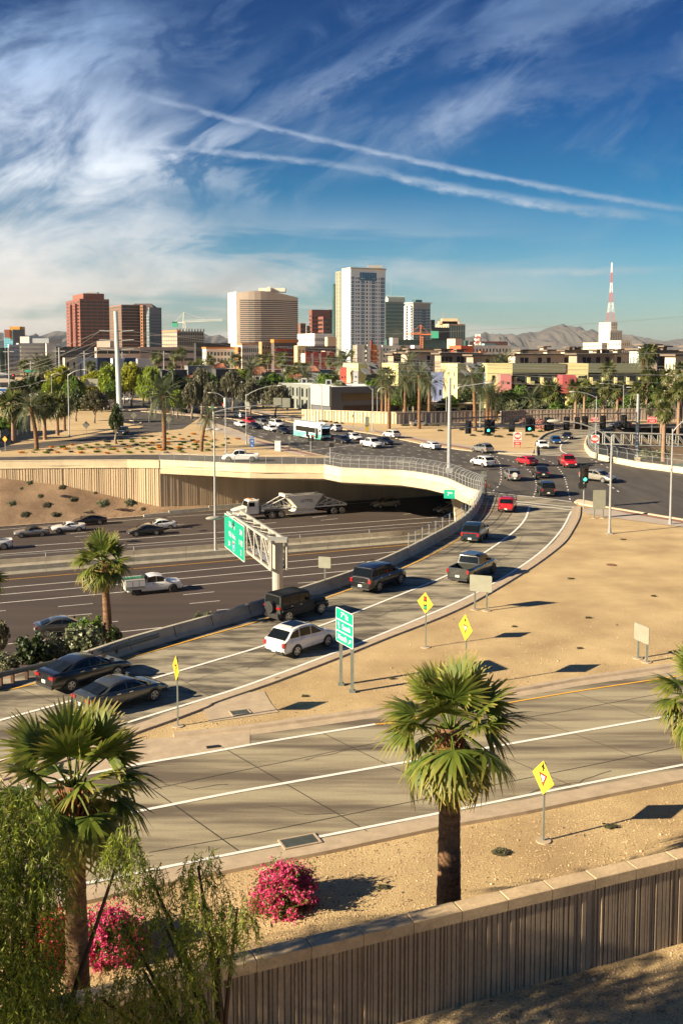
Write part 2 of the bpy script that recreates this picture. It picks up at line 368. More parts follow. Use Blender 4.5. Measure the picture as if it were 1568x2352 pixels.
# east parapet and the curved wing walls of the bridge
ep = MB(); sweep(ep, EE, [(0,0),(0,.9),(.35,.9),(.4,0)]); obj('parapet', ep, creamc, bridge)
w2px = [(1369,1053),(1358,1048),(1348,1036),(1345,1024),(1350,1010)]
W2 = smoothline([G(u, v) for u, v in w2px],4)
ep = MB(); sweep(ep, W2, [(0,0),(0,.9),(.3,.9),(.34,0)]); obj('parapet', ep, creamc, bridge)
RB = smoothline([G(1350,1010), G(1375,994), G(1405,983), G(1450,975)],4)
ep = MB(); sweep(ep, RB, [(0,-7),(0,.6),(.3,.6),(.34,-7)]); obj('parapet', ep, barc, bridge)
# ---- fluted walls under and beside the bridge
def fluted(mb, pts, zb, zt, step=.36, dep=.12, side=-1, seed=1, wmin=.12, wmax=.26):
 r = random.Random(seed)
 for a, b, za, zb_, ta, tb in zip(pts, pts[1:], zb, zb[1:], zt, zt[1:]):
  d = (b - a); l = d.length; d = d / l; n = Vector((-d.y, d.x,0)) * side
  mb.quad((a.x, a.y, za),(b.x, b.y, zb_),(b.x, b.y, tb),(a.x, a.y, ta))
  s = 0.05
  while s < l - wmax:
   w = r.uniform(wmin, wmax); dd = dep * r.choice((1,1,.65)); f0, f1 = s / l,(s + w) / l
   p, q = a + d * s, a + d * (s + w); z0, z1 = za + (zb_ - za) * f0, za + (zb_ - za) * f1; t0, t1 = ta + (tb - ta) * f0, ta + (tb - ta) * f1
   i = len(mb.v); e = n * dd
   mb.v += [(p.x, p.y, z0),(q.x, q.y, z1),(q.x + e.x, q.y + e.y, z1),(p.x + e.x, p.y + e.y, z0),(p.x, p.y, t0),(q.x, q.y, t1),(q.x + e.x, q.y + e.y, t1),(p.x + e.x, p.y + e.y, t0)]
   mb.f += [(i + 3, i + 2, i + 6, i + 7),(i, i + 3, i + 7, i + 4),(i + 2, i + 1, i + 5, i + 6),(i + 4, i + 7, i + 6, i + 5)]
   s += w + r.uniform(step * .25, step * .6)
 return mb
rw = thing('retaining_wall', 'cream fluted retaining wall left of the bridge above the dirt slope', 'wall')
wb_px = [(0,1097),(147,1114),(293,1147),(366,1163)]
wz = [Zat(v, p.y) for (u, v), p in zip(wb_px, NW)]
WL = [NWL] + NW; wzz = [-.6] + wz
tops = [-.25] * 5
for a, b, z0, z1 in zip(WL, WL[1:], wzz, wzz[1:]):
 m_ = fluted(MB(), [a, b], [z0 - .4, z1 - .4], [-.25,-.25], seed=int(a.x) + 400); obj('wall_panel', m_, wallc, rw)
pp = MB(); sweep(pp, WL, [(0.0,-.25),(-.14,-.25),(-.16,.9),(.2,.9),(.25,-.25)]); obj('parapet', pp, creamc, rw)
led = MB(); sweep(led, WL, [(-.2,.78),(-.2,.93),(-.1,.93),(-.1,.78)]); sweep(led, WL, [(-.22,-.36),(-.22,-.2),(-.05,-.2),(-.05,-.36)]); obj('parapet_ledge', led, creamc, rw)
ABs = [CORN + ABDIR * t for t in (0,9,22,40,84)]
for a, b in zip(ABs, ABs[1:]):
 obj('abutment_wall', fluted(MB(), [a, b], [FW] * 2, [-.3 if a is ABs[0] else -1.2] * 2, seed=int(a.x) + 77), wallc, bridge)
sb = [BARG[-1] - Vector((0.2,0,0)), BARG[-1] + Vector((13,5,0)), BARG[-1] + Vector((60,24,0))]
obj('abutment_wall', MB().quad((sb[0].x, sb[0].y, FW),(sb[2].x, sb[2].y, FW),(sb[2].x, sb[2].y,-1.3),(sb[0].x, sb[0].y,-1.3)), wallc, bridge)
# ---- freeway bed, banks
struct('freeway', MB().sheet([(-330,-90),(-300,80),(-60,165),(10,178),(80,215),(600,440),(640,300),(60,100),(0,60)], FW), fasph)
nsh_px = [(0,1211.6),(120,1203),(241.7,1193.6),(318.6,1188),(388,1179),(440,1174)]
NS = [G(u, v, FW) for u, v in nsh_px]; NSL = NS[0] - (NS[1] - NS[0]).normalized() * 280
bank = MB(); A_ = [NWL] + NW + [AB[1]]; ZA = wzz + [FW + .3]; B_ = [NSL] + NS[:4] + [NS[5]]
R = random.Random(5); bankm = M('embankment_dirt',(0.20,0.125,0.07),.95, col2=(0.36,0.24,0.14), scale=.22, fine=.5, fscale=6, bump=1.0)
NR = 14; rows = []
AA = resample([Vector((p.x, p.y, z)) for p, z in zip(A_, ZA)],4); BBp = resample(B_,4)
def along(pts, f):
 ls = [0];
 for a, b in zip(pts, pts[1:]): ls.append(ls[-1] + (b - a).length)
 t = f * ls[-1]
 for k in range(len(pts) - 1):
  if t <= ls[k + 1] + 1e-6: return pts[k].lerp(pts[k + 1],(t - ls[k]) / max(1e-6, ls[k + 1] - ls[k]))
 return pts[-1]
bt = []
for k in range(61):
 f = k / 60
 seg = f * (len(A_) - 1); i = min(int(seg), len(A_) - 2); g = seg - i
 a = Vector((*A_[i].lerp(A_[i + 1], g).xy, ZA[i] + (ZA[i + 1] - ZA[i]) * g)); b = B_[i].lerp(B_[i + 1], g).copy(); b.z = FW + .05
 rows.append([tuple(a.lerp(b, j / NR) + Vector((0,0, R.uniform(-.08,.08) if 0 < j < NR else 0))) for j in range(NR + 1)])
bank.grid(rows); struct('embankment', bank, bankm, smooth=True)
# narrow shoulder strip between bank and edge line
cb = MB(); sweep(cb, [Vector((p.x, p.y, FW)) for p in [NSL] + NS], [(0,0),(0,.14),(.5,.16),(.55,0)]); struct('curb', cb, curbm)
# south bank falling from the ramp to the freeway
sbk = MB(); top = [leftS] + gl + BARG[:30:3]; rows = []
for p in top:
 b = Vector((p.x - 9, p.y + max(3,22 - .55 * max(0, p.x + 20)), FW - .05)); rows.append([tuple(Vector((p.x, p.y,-.02)).lerp(b, j / 6) + Vector((0,0, R.uniform(-.15,.15) if 0 < j < 6 else 0))) for j in range(7)])
sbk.grid(rows); struct('embankment', sbk, bankm, smooth=True)
# east trench north bank
eb = MB(); rows = []
for p in rim[:6]: rows.append([(p.x, p.y,-.02),(p.x + 7, p.y - 15, FW)])
eb.grid(rows); struct('embankment', eb, bankm)
# ---- ramp barrier: its own thing
rbar = thing('concrete_barrier', 'curved grey concrete barrier between the exit ramp and the freeway below', 'barrier')
sbm = MB(); sweep(sbm, BARG, [(.55,-7.1),(.5,-.3),(.42,.85),(.18,.85),(.06,.3),(-.12,.1),(-.12,0)]); obj('barrier_wall', sbm, barc, rbar)
for i in range(4, len(BARG) - 2,4):
 p = BARG[i]; n = normals2(BARG)[i]; t = Vector((n.y,-n.x)); m_ = MB()
 m_.quad((p.x - n.x * .125, p.y - n.y * .125,.005),(p.x - n.x * .125 + t.x * .05, p.y - n.y * .125 + t.y * .05,.005),(p.x + n.x * .176 + t.x * .05, p.y + n.y * .176 + t.y * .05,.84),(p.x + n.x * .176, p.y + n.y * .176,.84)); obj('joint', m_, jointm, rbar)
# ---- paved surfaces
z1_, z2_, z3_ = .004,.010,.016
ramp_n = [Vector((p.x, p.y,0)) for p in BARG]
ramp_s_px = [(1327,1164),(1323.5,1189.6),(1306,1222),(1286.9,1248),(1240,1285),(1184,1322),(1085,1380),(993.9,1422),(880,1466),(773,1509),(620,1567),(488,1612),(465,1624),(380,1656),(293,1687),(250,1712),(0,1790)]
RS = smoothline([G(u, v) for u, v in ramp_s_px],3)
leftR = [RS[-1] - Vector((100,42,0)), leftS + Vector((60,8,0))]
rp = xy(RS) + xy(leftR) + xy(gl) + xy(ramp_n) + [(G(1125,1131)).xy[:], G(1320,1155).xy[:]]
struct('exit_ramp', MB().sheet(rp, z1_), rconc)
front_n_px = [(1700,1507),(1568,1530),(1488,1542),(1312.5,1567),(1184,1590),(927.5,1627),(722,1656),(574,1676),(400,1695),(300,1704),(150,1760),(0,1812)]
front_s_px = [(-200,2160),(0,2112),(328,2037),(488,2003),(744,1953.7),(1008,1896.9),(1200,1863),(1389,1823.7),(1568,1788.9),(1750,1757)]
FN = [G(u, v) for u, v in front_n_px]; FS = [G(u, v) for u, v in front_s_px]
ext = Vector((46,19,0)); exl = Vector((-60,-25,0))
fp = xy([FN[0] + ext] + FN + [FN[-1] + exl, FS[0] + exl] + FS + [FS[-1] + ext])
struct('frontage_road', MB().sheet(fp, z1_ + .003), fconc)
# gutters and kerbs
def kerb(px, w=.45, h=.13, rev=False, zb=0, name='curb', m=None):
 pts = smoothline([G(u, v, zb) for u, v in px],3) if not isinstance(px[0], Vector) else px
 if rev: pts = pts[::-1]
 return struct(name, sweep(MB(), pts, [(0,0),(.02, h),(w, h),(w + .04,0)]), m or curbm)
def gutter(px, w, z=.017):
 pts = smoothline([G(u, v) for u, v in px],3) if not isinstance(px[0], Vector) else px
 return struct('gutter', stripe(MB(), [Vector((p.x, p.y, z)) for p in pts], w), curbm)
kerb(RS,.3,.10, rev=False)
nn_ = normals2(RS); gutter([Vector((p.x - n.x * .35, p.y - n.y * .35,0)) for p, n in zip(RS, nn_)],.7)
FNs = smoothline(FN[:9],3); struct('curb', sweep(MB(), FNs, [(-.36,0),(-.34,.14),(-.02,.14),(0.06,0)]), curbm)
nn_ = normals2(FNs); gutter([Vector((p.x + n.x * .36, p.y + n.y * .36,0)) for p, n in zip(FNs, nn_)],.66)
struct('curb', sweep(MB(), FS, [(-.3,0),(-.28,.13),(0,.13),(.05,0)]), curbm)
nn_ = normals2(FS); gutter([Vector((p.x + n.x * .42, p.y + n.y * .42,0)) for p, n in zip(FS, nn_)],.78)
gore = [G(u, v) for u, v in ((300,1701),(400,1693),(574,1674),(574,1712),(430,1736),(311,1755),(150,1790),(0,1826),(0,1785),(150,1744),(250,1713))]
struct('gore_paving', MB().sheet(xy(gore),.022), curbm)
# joints across the frontage road and ramp, one by one
jd = (G(828.6,1902) - G(510,1717)).normalized(); rd = (G(1568,1639.8) - G(574,1814.5)).normalized()
p0 = G(510,1717)
for k in range(-5,9):
 a = p0 + rd * (4.75 * k) ; b = a + jd * 10.2
 if k % 2: b = a + jd * 9.9
 struct('paving_joint', stripe(MB(), [Vector((a.x, a.y,.024)), Vector((b.x, b.y,.024))],.035), jointm)
for px in ([(1180,1648),(1000,1678),(760,1727),(488,1783),(350,1812)], [(340,1958),(574,1916),(1008,1828),(1400,1748),(1568,1712)], [(1568,1583),(1300,1633),(1180,1652)]):
 struct('paving_joint', stripe(MB(), [G(u, v,.024) for u, v in px],.03), jointm)
for a, b in (((30,1575),(148,1624)),((282,1519),(360,1546)),((300,1650),(160,1590)),((488,1602),(395,1548)),((488,1457),(600,1487)),((600,1560),(480,1527)),((760,1508),(650,1470)),((905,1452),(790,1400)),((1010,1398),(900,1362)),((1140,1336),(1010,1290)),((1250,1260),(1110,1230)),((1300,1205),(1140,1190))):
 struct('paving_joint', stripe(MB(), [G(*a,.012), G(*b,.012)],.035), jointm)
cr = random.Random(8)
for px in ([(1160,1838),(1240,1812),(1330,1796),(1400,1770)], [(620,1850),(700,1872),(790,1868)], [(380,1800),(440,1812),(520,1800)], [(700,1745),(800,1722),(880,1716)], [(560,1540),(640,1500),(700,1478)], [(860,1420),(930,1390),(1000,1372)], [(1130,1300),(1180,1262),(1200,1230)], [(420,1570),(500,1545),(560,1530)]):
 pts = [p + Vector((cr.uniform(-.07,.07), cr.uniform(-.07,.07),0)) for p in resample([G(u, v,.014 if v < 1600 else .025) for u, v in px],.35)]; struct('pavement_crack', stripe(MB(), pts,.028), jointm)
# street (7th) and the other roads on the far side
st_w = [(-60,900),(170,925),(287,940),(459,959.6),(538,986),(591,1006.5),(670,1027),(711,1038.7),(761,1049)]
st_e = [(1217,1052),(1110,1039),(994,1025),(878,1001),(775,985),(670,970),(562,943.5),(287,915.5),(-60,884)]
sp_ = xy([G(u, v) for u, v in st_w]) + xy(DE[5:]) + [G(1125,1131).xy[:], G(1320,1155).xy[:]]
rt = [G(1378,1163), G(1568,1194)]; rt.append(rt[1] + (rt[1] - rt[0]) * 2)
sp_ += xy(rt) + xy(EE[::-1]) + [p.xy[:] for p in [G(1369,1054), G(1358,1048), G(1347,1036), G(1345,1024), G(1350,1010), G(1378,994), G(1410,984)]]
sp_ += [G(1410,972).xy[:], G(1330,982).xy[:], G(1265,995).xy[:], G(1232,1020).xy[:]] + xy([G(u, v) for u, v in st_e])
struct('street', MB().sheet(sp_, z2_), asph)
r2 = [(1232,1022),(1238,1010),(1252,999),(1275,991),(1330,981),(1410,971),(1410,984),(1378,994),(1350,1009),(1345,1024),(1348,1036),(1366,1052),(1240,1046)]
struct('exit_ramp', MB().sheet(xy([G(u, v) for u, v in r2]), z2_ + .03), rconc)
# crosswalk/stop area paving of the near ramp end stays concrete
# left side roads
l1 = [(-60,1033),(0,1025),(160,1010),(270,990),(318,984),(330,978),(250,966),(287,940),(459,959.6),(420,985),(372,990),(341,994),(256,1008.6),(147,1023),(0,1036.6),(-60,1043)]
struct('street', MB().sheet(xy([G(u, v) for u, v in l1]), z1_), asph)
l2 = [G(-200,1053.5), G(0,1050), G(293,1045),(G(400,1044)), G(511,1047), G(744,1052), G(761,1049), DE[5], DE[4], DE[3], DE[2], DE[0], NW[2], NW[0], G(-200,1056)]
struct('frontage_road', MB().sheet(xy(l2), z1_ + .004), asph)
kerb([(-60,1023),(0,1018.5),(160,1003.5),(270,984),(320,975),(324,970),(300,966)],.3,.14)
kerb([(0,1037),(147,1023.5),(256,1009),(341,994.4),(372,991)],.3,.14, rev=True)
kerb([(0,1049.5),(293,1044.6),(400,1043.6),(511,1046.6),(700,1047)],.3,.14, rev=True)
# far-left cross street and medians
struct('street', MB().sheet(xy([G(u, v) for u, v in ((-200,924),(-60,915),(120,905),(330,915),(420,925),(560,944),(600,935),(420,905),(200,893),(-200,895))]), z1_), asph)
kerb([(994,1025),(878,1001),(775,985),(670,970),(562,944),(470,934.5),(330,921)],.3,.14)
kerb([(1232,1044),(1110,1039),(994,1025)],.3,.14)
# pavement (sidewalk) strips with the red paver band
struct('sidewalk', MB().sheet(xy([G(u, v) for u, v in ((1216,1048),(1110,1035),(994,1020),(878,996),(775,980),(670,965),(562,939),(562,935),(670,959),(775,974),(878,990),(994,1012),(1110,1029),(1216,1044))]),.05), walkm)
struct('paver_band', MB().sheet(xy([G(u, v) for u, v in ((1090,1033.5),(994,1019),(860,991.5),(860,989.5),(994,1016),(1090,1030.5))]),.056), brickm)
struct('sidewalk', MB().sheet(xy([G(u, v) for u, v in ((459,962),(538,988),(591,1009),(670,1030),(711,1041),(745,1047),(690,1047),(591,1022),(510,996),(450,975))]),.05), walkm)
struct('paver_band', MB().sheet(xy([G(u, v) for u, v in ((591,1012),(670,1032.5),(730,1046),(715,1046.5),(660,1034.5),(585,1014))]),.056), brickm)
struct('sidewalk', MB().sheet(xy([G(u, v) for u, v in ((1360,1166),(1440,1177),(1568,1199),(1700,1221),(1700,1235),(1568,1212),(1440,1195),(1350,1182),(1335,1172))]),.05), walkm)
struct('paver_band', MB().sheet(xy([G(u, v) for u, v in ((1378,1165.5),(1440,1175.5),(1568,1197),(1700,1218),(1700,1225),(1568,1202),(1440,1180))]),.056), brickm)
kerb([(1320,1157),(1345,1157),(1378,1163),(1440,1173),(1568,1194),(1700,1216)],.3,.14, rev=True)
isl = smoothline([G(u, v) for u, v in ((1318,1155),(1326,1150),(1345,1152),(1378,1160),(1368,1165),(1335,1160))],3)
struct('curb', MB().prism(xy(isl)[::-1],0,.16), creamc)
kerb([(1233,1046),(1233,1022),(1242,1007),(1258,997),(1290,988),(1340,980),(1410,971)],.3,.3, m=barc)
# driveways of the far building lots
struct('parking_lot', MB().sheet(xy([G(u, v) for u, v in ((890,949),(1110,946),(1220,951),(1220,938),(1110,932),(900,930))]),.008), asph)
struct('street', MB().sheet(xy([G(u, v) for u, v in ((450,944),(560,951),(700,963),(860,972),(1110,981),(1410,982),(1900,985),(1900,976),(1410,973),(1110,972),(880,966),(700,958),(560,944.5),(450,937))]),.006), asph)
# ---- painted lines
def line(px, w, m, z=.03, zb=0, name='lane_line'):
 pts = smoothline([G(u, v, zb) for u, v in px],4) if len(px) > 2 else resample([G(u, v, zb) for u, v in px],6)
 return struct(name, stripe(MB(), [Vector((p.x, p.y, zb + z)) for p in pts], w), m)
line([(0,1655.7),(165,1610),(362.5,1556),(488,1519.4),(608.8,1482.8),(762.7,1427.9),(900,1374),(1019,1325.3),(1080,1290),(1140,1251),(1180,1221),(1205,1193),(1215.4,1164)],.22, whitep)
line([(-60,1605),(0,1589),(73,1572.5),(282,1515.8),(488,1457),(605,1423.5),(806.6,1352.8),(945.8,1296),(1025,1255),(1075,1222),(1108,1185),(1120,1150)],.14, yellowp)
line([(-40,1760),(73,1724),(200,1690),(311,1655),(465,1607.6),(574,1572.5),(773.6,1497.5),(964,1420.6),(1085.4,1366),(1184,1309),(1250,1260),(1290.5,1214),(1310.6,1174.9)],.2, whitep)
line([(-100,1849),(0,1826),(150,1790),(311,1757.8),(488,1727.7),(609,1705.7),(861.5,1664.4)],.2, whitep)
line([(861.5,1664.6),(913,1658),(1180.7,1612.8),(1334.5,1587),(1539.6,1556),(1800,1515)],.13, yellowp)
line([(-100,1945),(0,1925),(348,1858.5),(574,1814.5),(938.4,1750.4),(1177,1708.3),(1568,1639.8),(1800,1600)],.2, whitep)
line([(0,2071),(304,2008.6),(495,1970),(718.7,1926),(1009.8,1868.6),(1300,1810),(1568,1757.7),(1800,1713)],.17, whitep)
for a, b in (((1118,1131),(1240,1144)),((1240,1144),(1312,1153)),((1183,1152),(1318,1166)),((1188,1157),(1312,1172))): line([a, b],.3, whitep,.034)
for a, b in (((1232,1040),(1300,1046)),((1234,1044.5),(1358,1051))): line([a, b],.3, whitep,.05)
line([(1303,1044),(1288,1036),(1287,1024),(1300,1012),(1330,1003),(1352,1000)],.24, whitep,.05)
line([(1230,1038),(1231,1022),(1240,1010)],.2, whitep,.05)
# freeway lines
fwl = dict(zb=FW)
line([(-80,1264),(0,1259),(274,1240),(520,1221.8),(1000,1188.5),(1100,1181)],.16, whitep, **fwl)
line([(-80,1279),(0,1273.8),(300,1251.4),(520,1235),(1000,1199),(1100,1191)],.16, whitep, **fwl)
line([(-80,1223),(0,1217),(241.7,1199),(574,1174.6),(900,1150)],.12, whitep, **fwl)
line([(-80,1341),(0,1333.4),(172,1318.8),(311,1306.5),(574,1284),(938,1251.5)],.13, yellowp, **fwl)
line([(-80,1358),(0,1351),(234,1330.8),(574,1299),(920,1266.5)],.16, whitep, **fwl)
line([(-80,1374),(0,1366.7),(274.6,1342.6),(574,1315),(869,1288)],.16, whitep, **fwl)
line([(-80,1394),(0,1385.8),(274.6,1361),(574,1332.7),(806,1311)],.16, whitep, **fwl)
line([(-80,1490),(0,1482),(168.5,1463.8),(280,1451.7),(399,1438.9),(520,1425)],.14, whitep, **fwl)
for a, b in (((134.4,1393.8),(213.5,1386.9)),((421,1366.7),(492.5,1359.8)),((684,1340),(744,1335.2)),((150,1415.4),(212,1410.3)),((435.8,1386.9),(505,1380.3)),((230,1431),(272,1427.6)),((498,1402),(560,1396.6)),((640,1371),(690,1366)),((0,1404),(14,1403))):
 line([a, b],.12, whitep, **fwl)
for a, b in (((586,1205),(634,1200.6)),((562,1198),(606,1194)),((717,1189),(750,1185)),((737,1195.5),(776,1191.6)),((162,1226),(206,1222)),((380,1207),(424,1204)),((382,1218),(438,1213)),((172,1233),(216,1230)),((926,1181.6),(944,1180)),((655,1182.6),(676,1181))):
 line([a, b],.12, whitep, **fwl)
# dashed lane lines on the big street: rows parallel to its kerb
e0, e1 = G(878,1001), G(1217,1052); sd_ = (e1 - e0).normalized(); sn = Vector((sd_.y,-sd_.x,0))
k = 0
for r_,(s0, s1, ph) in enumerate(((-70,34,0),(-90,40,2),(-110,50,4),(-130,60,1),(-60,62,3),(-60,60,5),(-50,64,2),(6,64,0))):
 mb = MB(); s = s0 + ph
 while s < s1:
  a = e0 + sd_ * s + sn * (3.3 * (r_ + 1)); b = a + sd_ * 1.1
  if s < -5: b = a + sd_ * 2.6
  stripe(mb, [Vector((a.x, a.y,.03)), Vector((b.x, b.y,.03))],.13); s += 3.4 if s >= -5 else 9.0
 tag(struct('dashed_lane_line', mb, whitep), kind='structure')
for px in ([(1132,1128),(1147,1112),(1150,1088),(1144,1060),(1120,1040)], [(1224,1142),(1231,1120),(1227,1100),(1212,1080),(1180,1062),(1130,1046)], [(1308,1148),(1302,1120),(1292,1090),(1270,1065),(1240,1052)], [(1420,1130),(1360,1090),(1310,1064),(1290,1050)], [(1396,1075),(1370,1062),(1350,1054)]):
 pts = resample(smoothline([G(u, v) for u, v in px],6),.9); mb = MB()
 for i in range(0, len(pts) - 1,3): stripe(mb, [Vector((p.x, p.y,.036)) for p in pts[i:i + 2]],.18)
 struct('dotted_lane_line', mb, whitep)
# long lane lines up the street by the waiting cars
for px in ([(300,925),(470,953),(600,985),(760,1022)], [(360,927),(560,966),(700,999),(820,1024)], [(330,935),(470,962),(600,995),(730,1030)], [(420,932),(560,957),(700,985),(860,1016)], [(330,942),(455,966),(560,992),(650,1018)]):
 pts = resample([G(u, v) for u, v in px],1.5); mb = MB()
 for i in range(0, len(pts) - 2,6): stripe(mb, [Vector((p.x, p.y,.036)) for p in pts[i:i + 3]],.14)
 struct('dashed_lane_line', mb, whitep)
line([(663,1040),(900,1013)],.2, whitep)
mdn = [G(u, v) for u, v in ((295,942.5),(420,954),(530,962),(620,975),(600,973),(480,955),(330,938))]
struct('median_island', MB().prism(xy(mdn),0,.15), curbm)
# ---- median barriers on the freeway
def med(px, label, posts):
 t = thing('concrete_barrier', label, 'barrier'); pts = resample([G(u, v, FW + .85) for u, v in px],5.5); pts = [Vector((p.x, p.y, FW)) for p in pts]
 for a, b in zip(pts, pts[1:]):
  d = (b - a).normalized() * .02; obj('barrier_section', sweep(MB(), [a + d, b - d], [(.3,0),(.12,.3),(.09,.85),(-.09,.85),(-.12,.3),(-.3,0)]), barc, t)
 if posts:
  m = MB(); m.tube([p + Vector((0,0,1.28)) for p in pts],.05,5); obj('rail', m, galv, t)
  for p in pts[::2]: obj('post', MB().box(p.x - .05, p.y - .05, FW + .8, p.x + .05, p.y + .05, FW + 1.35), galv, t)
med([(-150,1296),(0,1285.5),(307.6,1263.7),(542,1246.5),(689,1235.4),(924,1218.5),(1010,1212)], 'far concrete median barrier with a low rail, middle of the freeway', True)
med([(-150,1315),(0,1303),(307.6,1279),(542,1261.5),(652.8,1253),(938,1230.5),(1010,1224)], 'near concrete median barrier in the middle of the freeway below the yellow line side', False)
mi = [G(u, v, FW) for u, v in ((-150,1310),(0,1299),(307.6,1277),(542,1260),(689,1249),(924,1232),(1010,1226),(1010,1236),(938,1244),(652.8,1266),(542,1276),(307.6,1294),(0,1317),(-150,1330))]
struct('median', MB().sheet(xy(mi), FW + .02), curbm)
nb = resample([Vector((p.x, p.y, FW)) for p in [G(u, v, FW) for u, v in ((330,1187),(388,1181),(480,1173),(574,1166),(700,1157),(900,1143),(1100,1130))]],6)
t = thing('concrete_barrier', 'low grey concrete barrier at the foot of the bridge abutment behind the white dump truck', 'barrier')
for i,(a, b) in enumerate(zip(nb, nb[1:])):
 h0 = min(.9,.12 + i * .25); h1 = min(.9,.12 + (i + 1) * .25); o = obj('barrier_section', sweep(MB(), [a, b - (b - a) * .01], [(.3,0),(.1,.9 * h1),(-.1,.9 * h1),(-.3,0)]), barc, t)
struct('dirt_strip', MB().sheet(xy([G(u, v, FW) for u, v in ((330,1186),(420,1170),(574,1156),(700,1150),(700,1158),(574,1166.6),(388,1181.5))]), FW + .03), sandn)
# ---------------------------------------------------------------- vehicles
tyrem = M('tyre_rubber',(0.02,0.019,0.018),.8, var=0)
rimm = M('alloy_rim',(0.55,0.54,0.52),.3, var=0, metal=.8)
rimd = M('dark_rim',(0.06,0.06,0.06),.4, var=0, metal=.5)
cglass = M('car_glass',(0.006,0.008,0.009),.06, var=0, spec=.35)
redl = M('tail_lamp_red',(0.32,0.01,0.012),.15, var=0, coat=1)
hlm = M('headlamp_clear',(0.75,0.75,0.72),.08, var=0, coat=1)
chrome = M('chrome_trim',(0.7,0.7,0.68),.15, var=0, metal=1)
trimm = M('dark_trim',(0.02,0.02,0.02),.55, var=0)
platem = M('number_plate',(0.62,0.66,0.55),.5, var=0)
def paint(n, c, metal=0.0): return M('paint_' + n, c,.22 if metal else .28, var=0, metal=metal, coat=1.0)
PW = paint('white',(0.74,0.73,0.70)); PB = paint('black',(0.008,0.008,0.010)); PG = paint('dark_grey',(0.075,0.078,0.07),.5); PS = paint('silver',(0.38,0.37,0.34),.6)
PR = paint('red',(0.42,0.012,0.02)); PBL = paint('blue',(0.02,0.09,0.26),.4); PN = paint('blue_black',(0.010,0.022,0.032)); PC = paint('champagne',(0.40,0.37,0.30),.5); PBK = M('matt_black_top',(0.02,0.022,0.02),.6, var=0)
def interp(tab, x):
 if x <= tab[0][0]: return tab[0][1]
 for (a, b),(c, d) in zip(tab, tab[1:]):
  if x <= c: return b + (d - b) * (x - a) / (c - a)
 return tab[-1][1]
# kind: L W H wheelbase wheel_r  belt profile [(x,z)], cabin (rear base, rear roof, front roof, front base), window lines, bed
KIND = {
 'sedan': dict(L=4.75, W=1.82, H=1.45, WB=2.75, r=.33, top=[(-2.37,.66),(-2.33,.98),(-2.2,1.05),(-1.6,1.05),(.2,.97),(1.1,.93),(1.6,.87),(2.1,.74),(2.3,.62),(2.38,.50)], cab=(-2.08,-1.08,.42,1.46)),
 'coupe': dict(L=4.6, W=1.84, H=1.36, WB=2.7, r=.34, top=[(-2.3,.70),(-2.24,.96),(-1.6,.99),(-1.2,.97),(.8,.93),(1.5,.87),(2.15,.74),(2.3,.58)], cab=(-1.7,-.75,.25,.95)),
 'suv': dict(L=4.7, W=1.88, H=1.70, WB=2.7, r=.36, top=[(-2.33,.72),(-2.3,1.04),(-1.9,1.13),(.4,1.03),(1.2,1.0),(1.7,.95),(2.15,.80),(2.3,.68),(2.35,.55)], cab=(-2.27,-1.62,.30,1.40)),
 'bigsuv': dict(L=5.25, W=2.02, H=1.90, WB=3.05, r=.41, top=[(-2.6,.8),(-2.58,1.15),(-2.2,1.2),(1.0,1.15),(1.8,1.12),(2.4,1.0),(2.6,.7)], cab=(-2.56,-2.12,.45,1.32)),
 'jeep': dict(L=4.4, W=1.85, H=1.85, WB=2.95, r=.42, top=[(-2.15,.7),(-2.14,1.16),(.75,1.16),(.95,1.14),(2.0,1.08),(2.02,.6)], cab=(-2.12,-2.06,.45,.72)),
 'pickup': dict(L=5.9, W=2.06, H=1.93, WB=3.75, r=.42, top=[(-2.95,.75),(-2.94,1.2),(-.95,1.2),(1.2,1.2),(1.9,1.17),(2.7,1.08),(2.92,.7)], cab=(-.95,-.72,.85,1.5), bed=(-2.84,-1.0,.55)),
}
_cache = {}
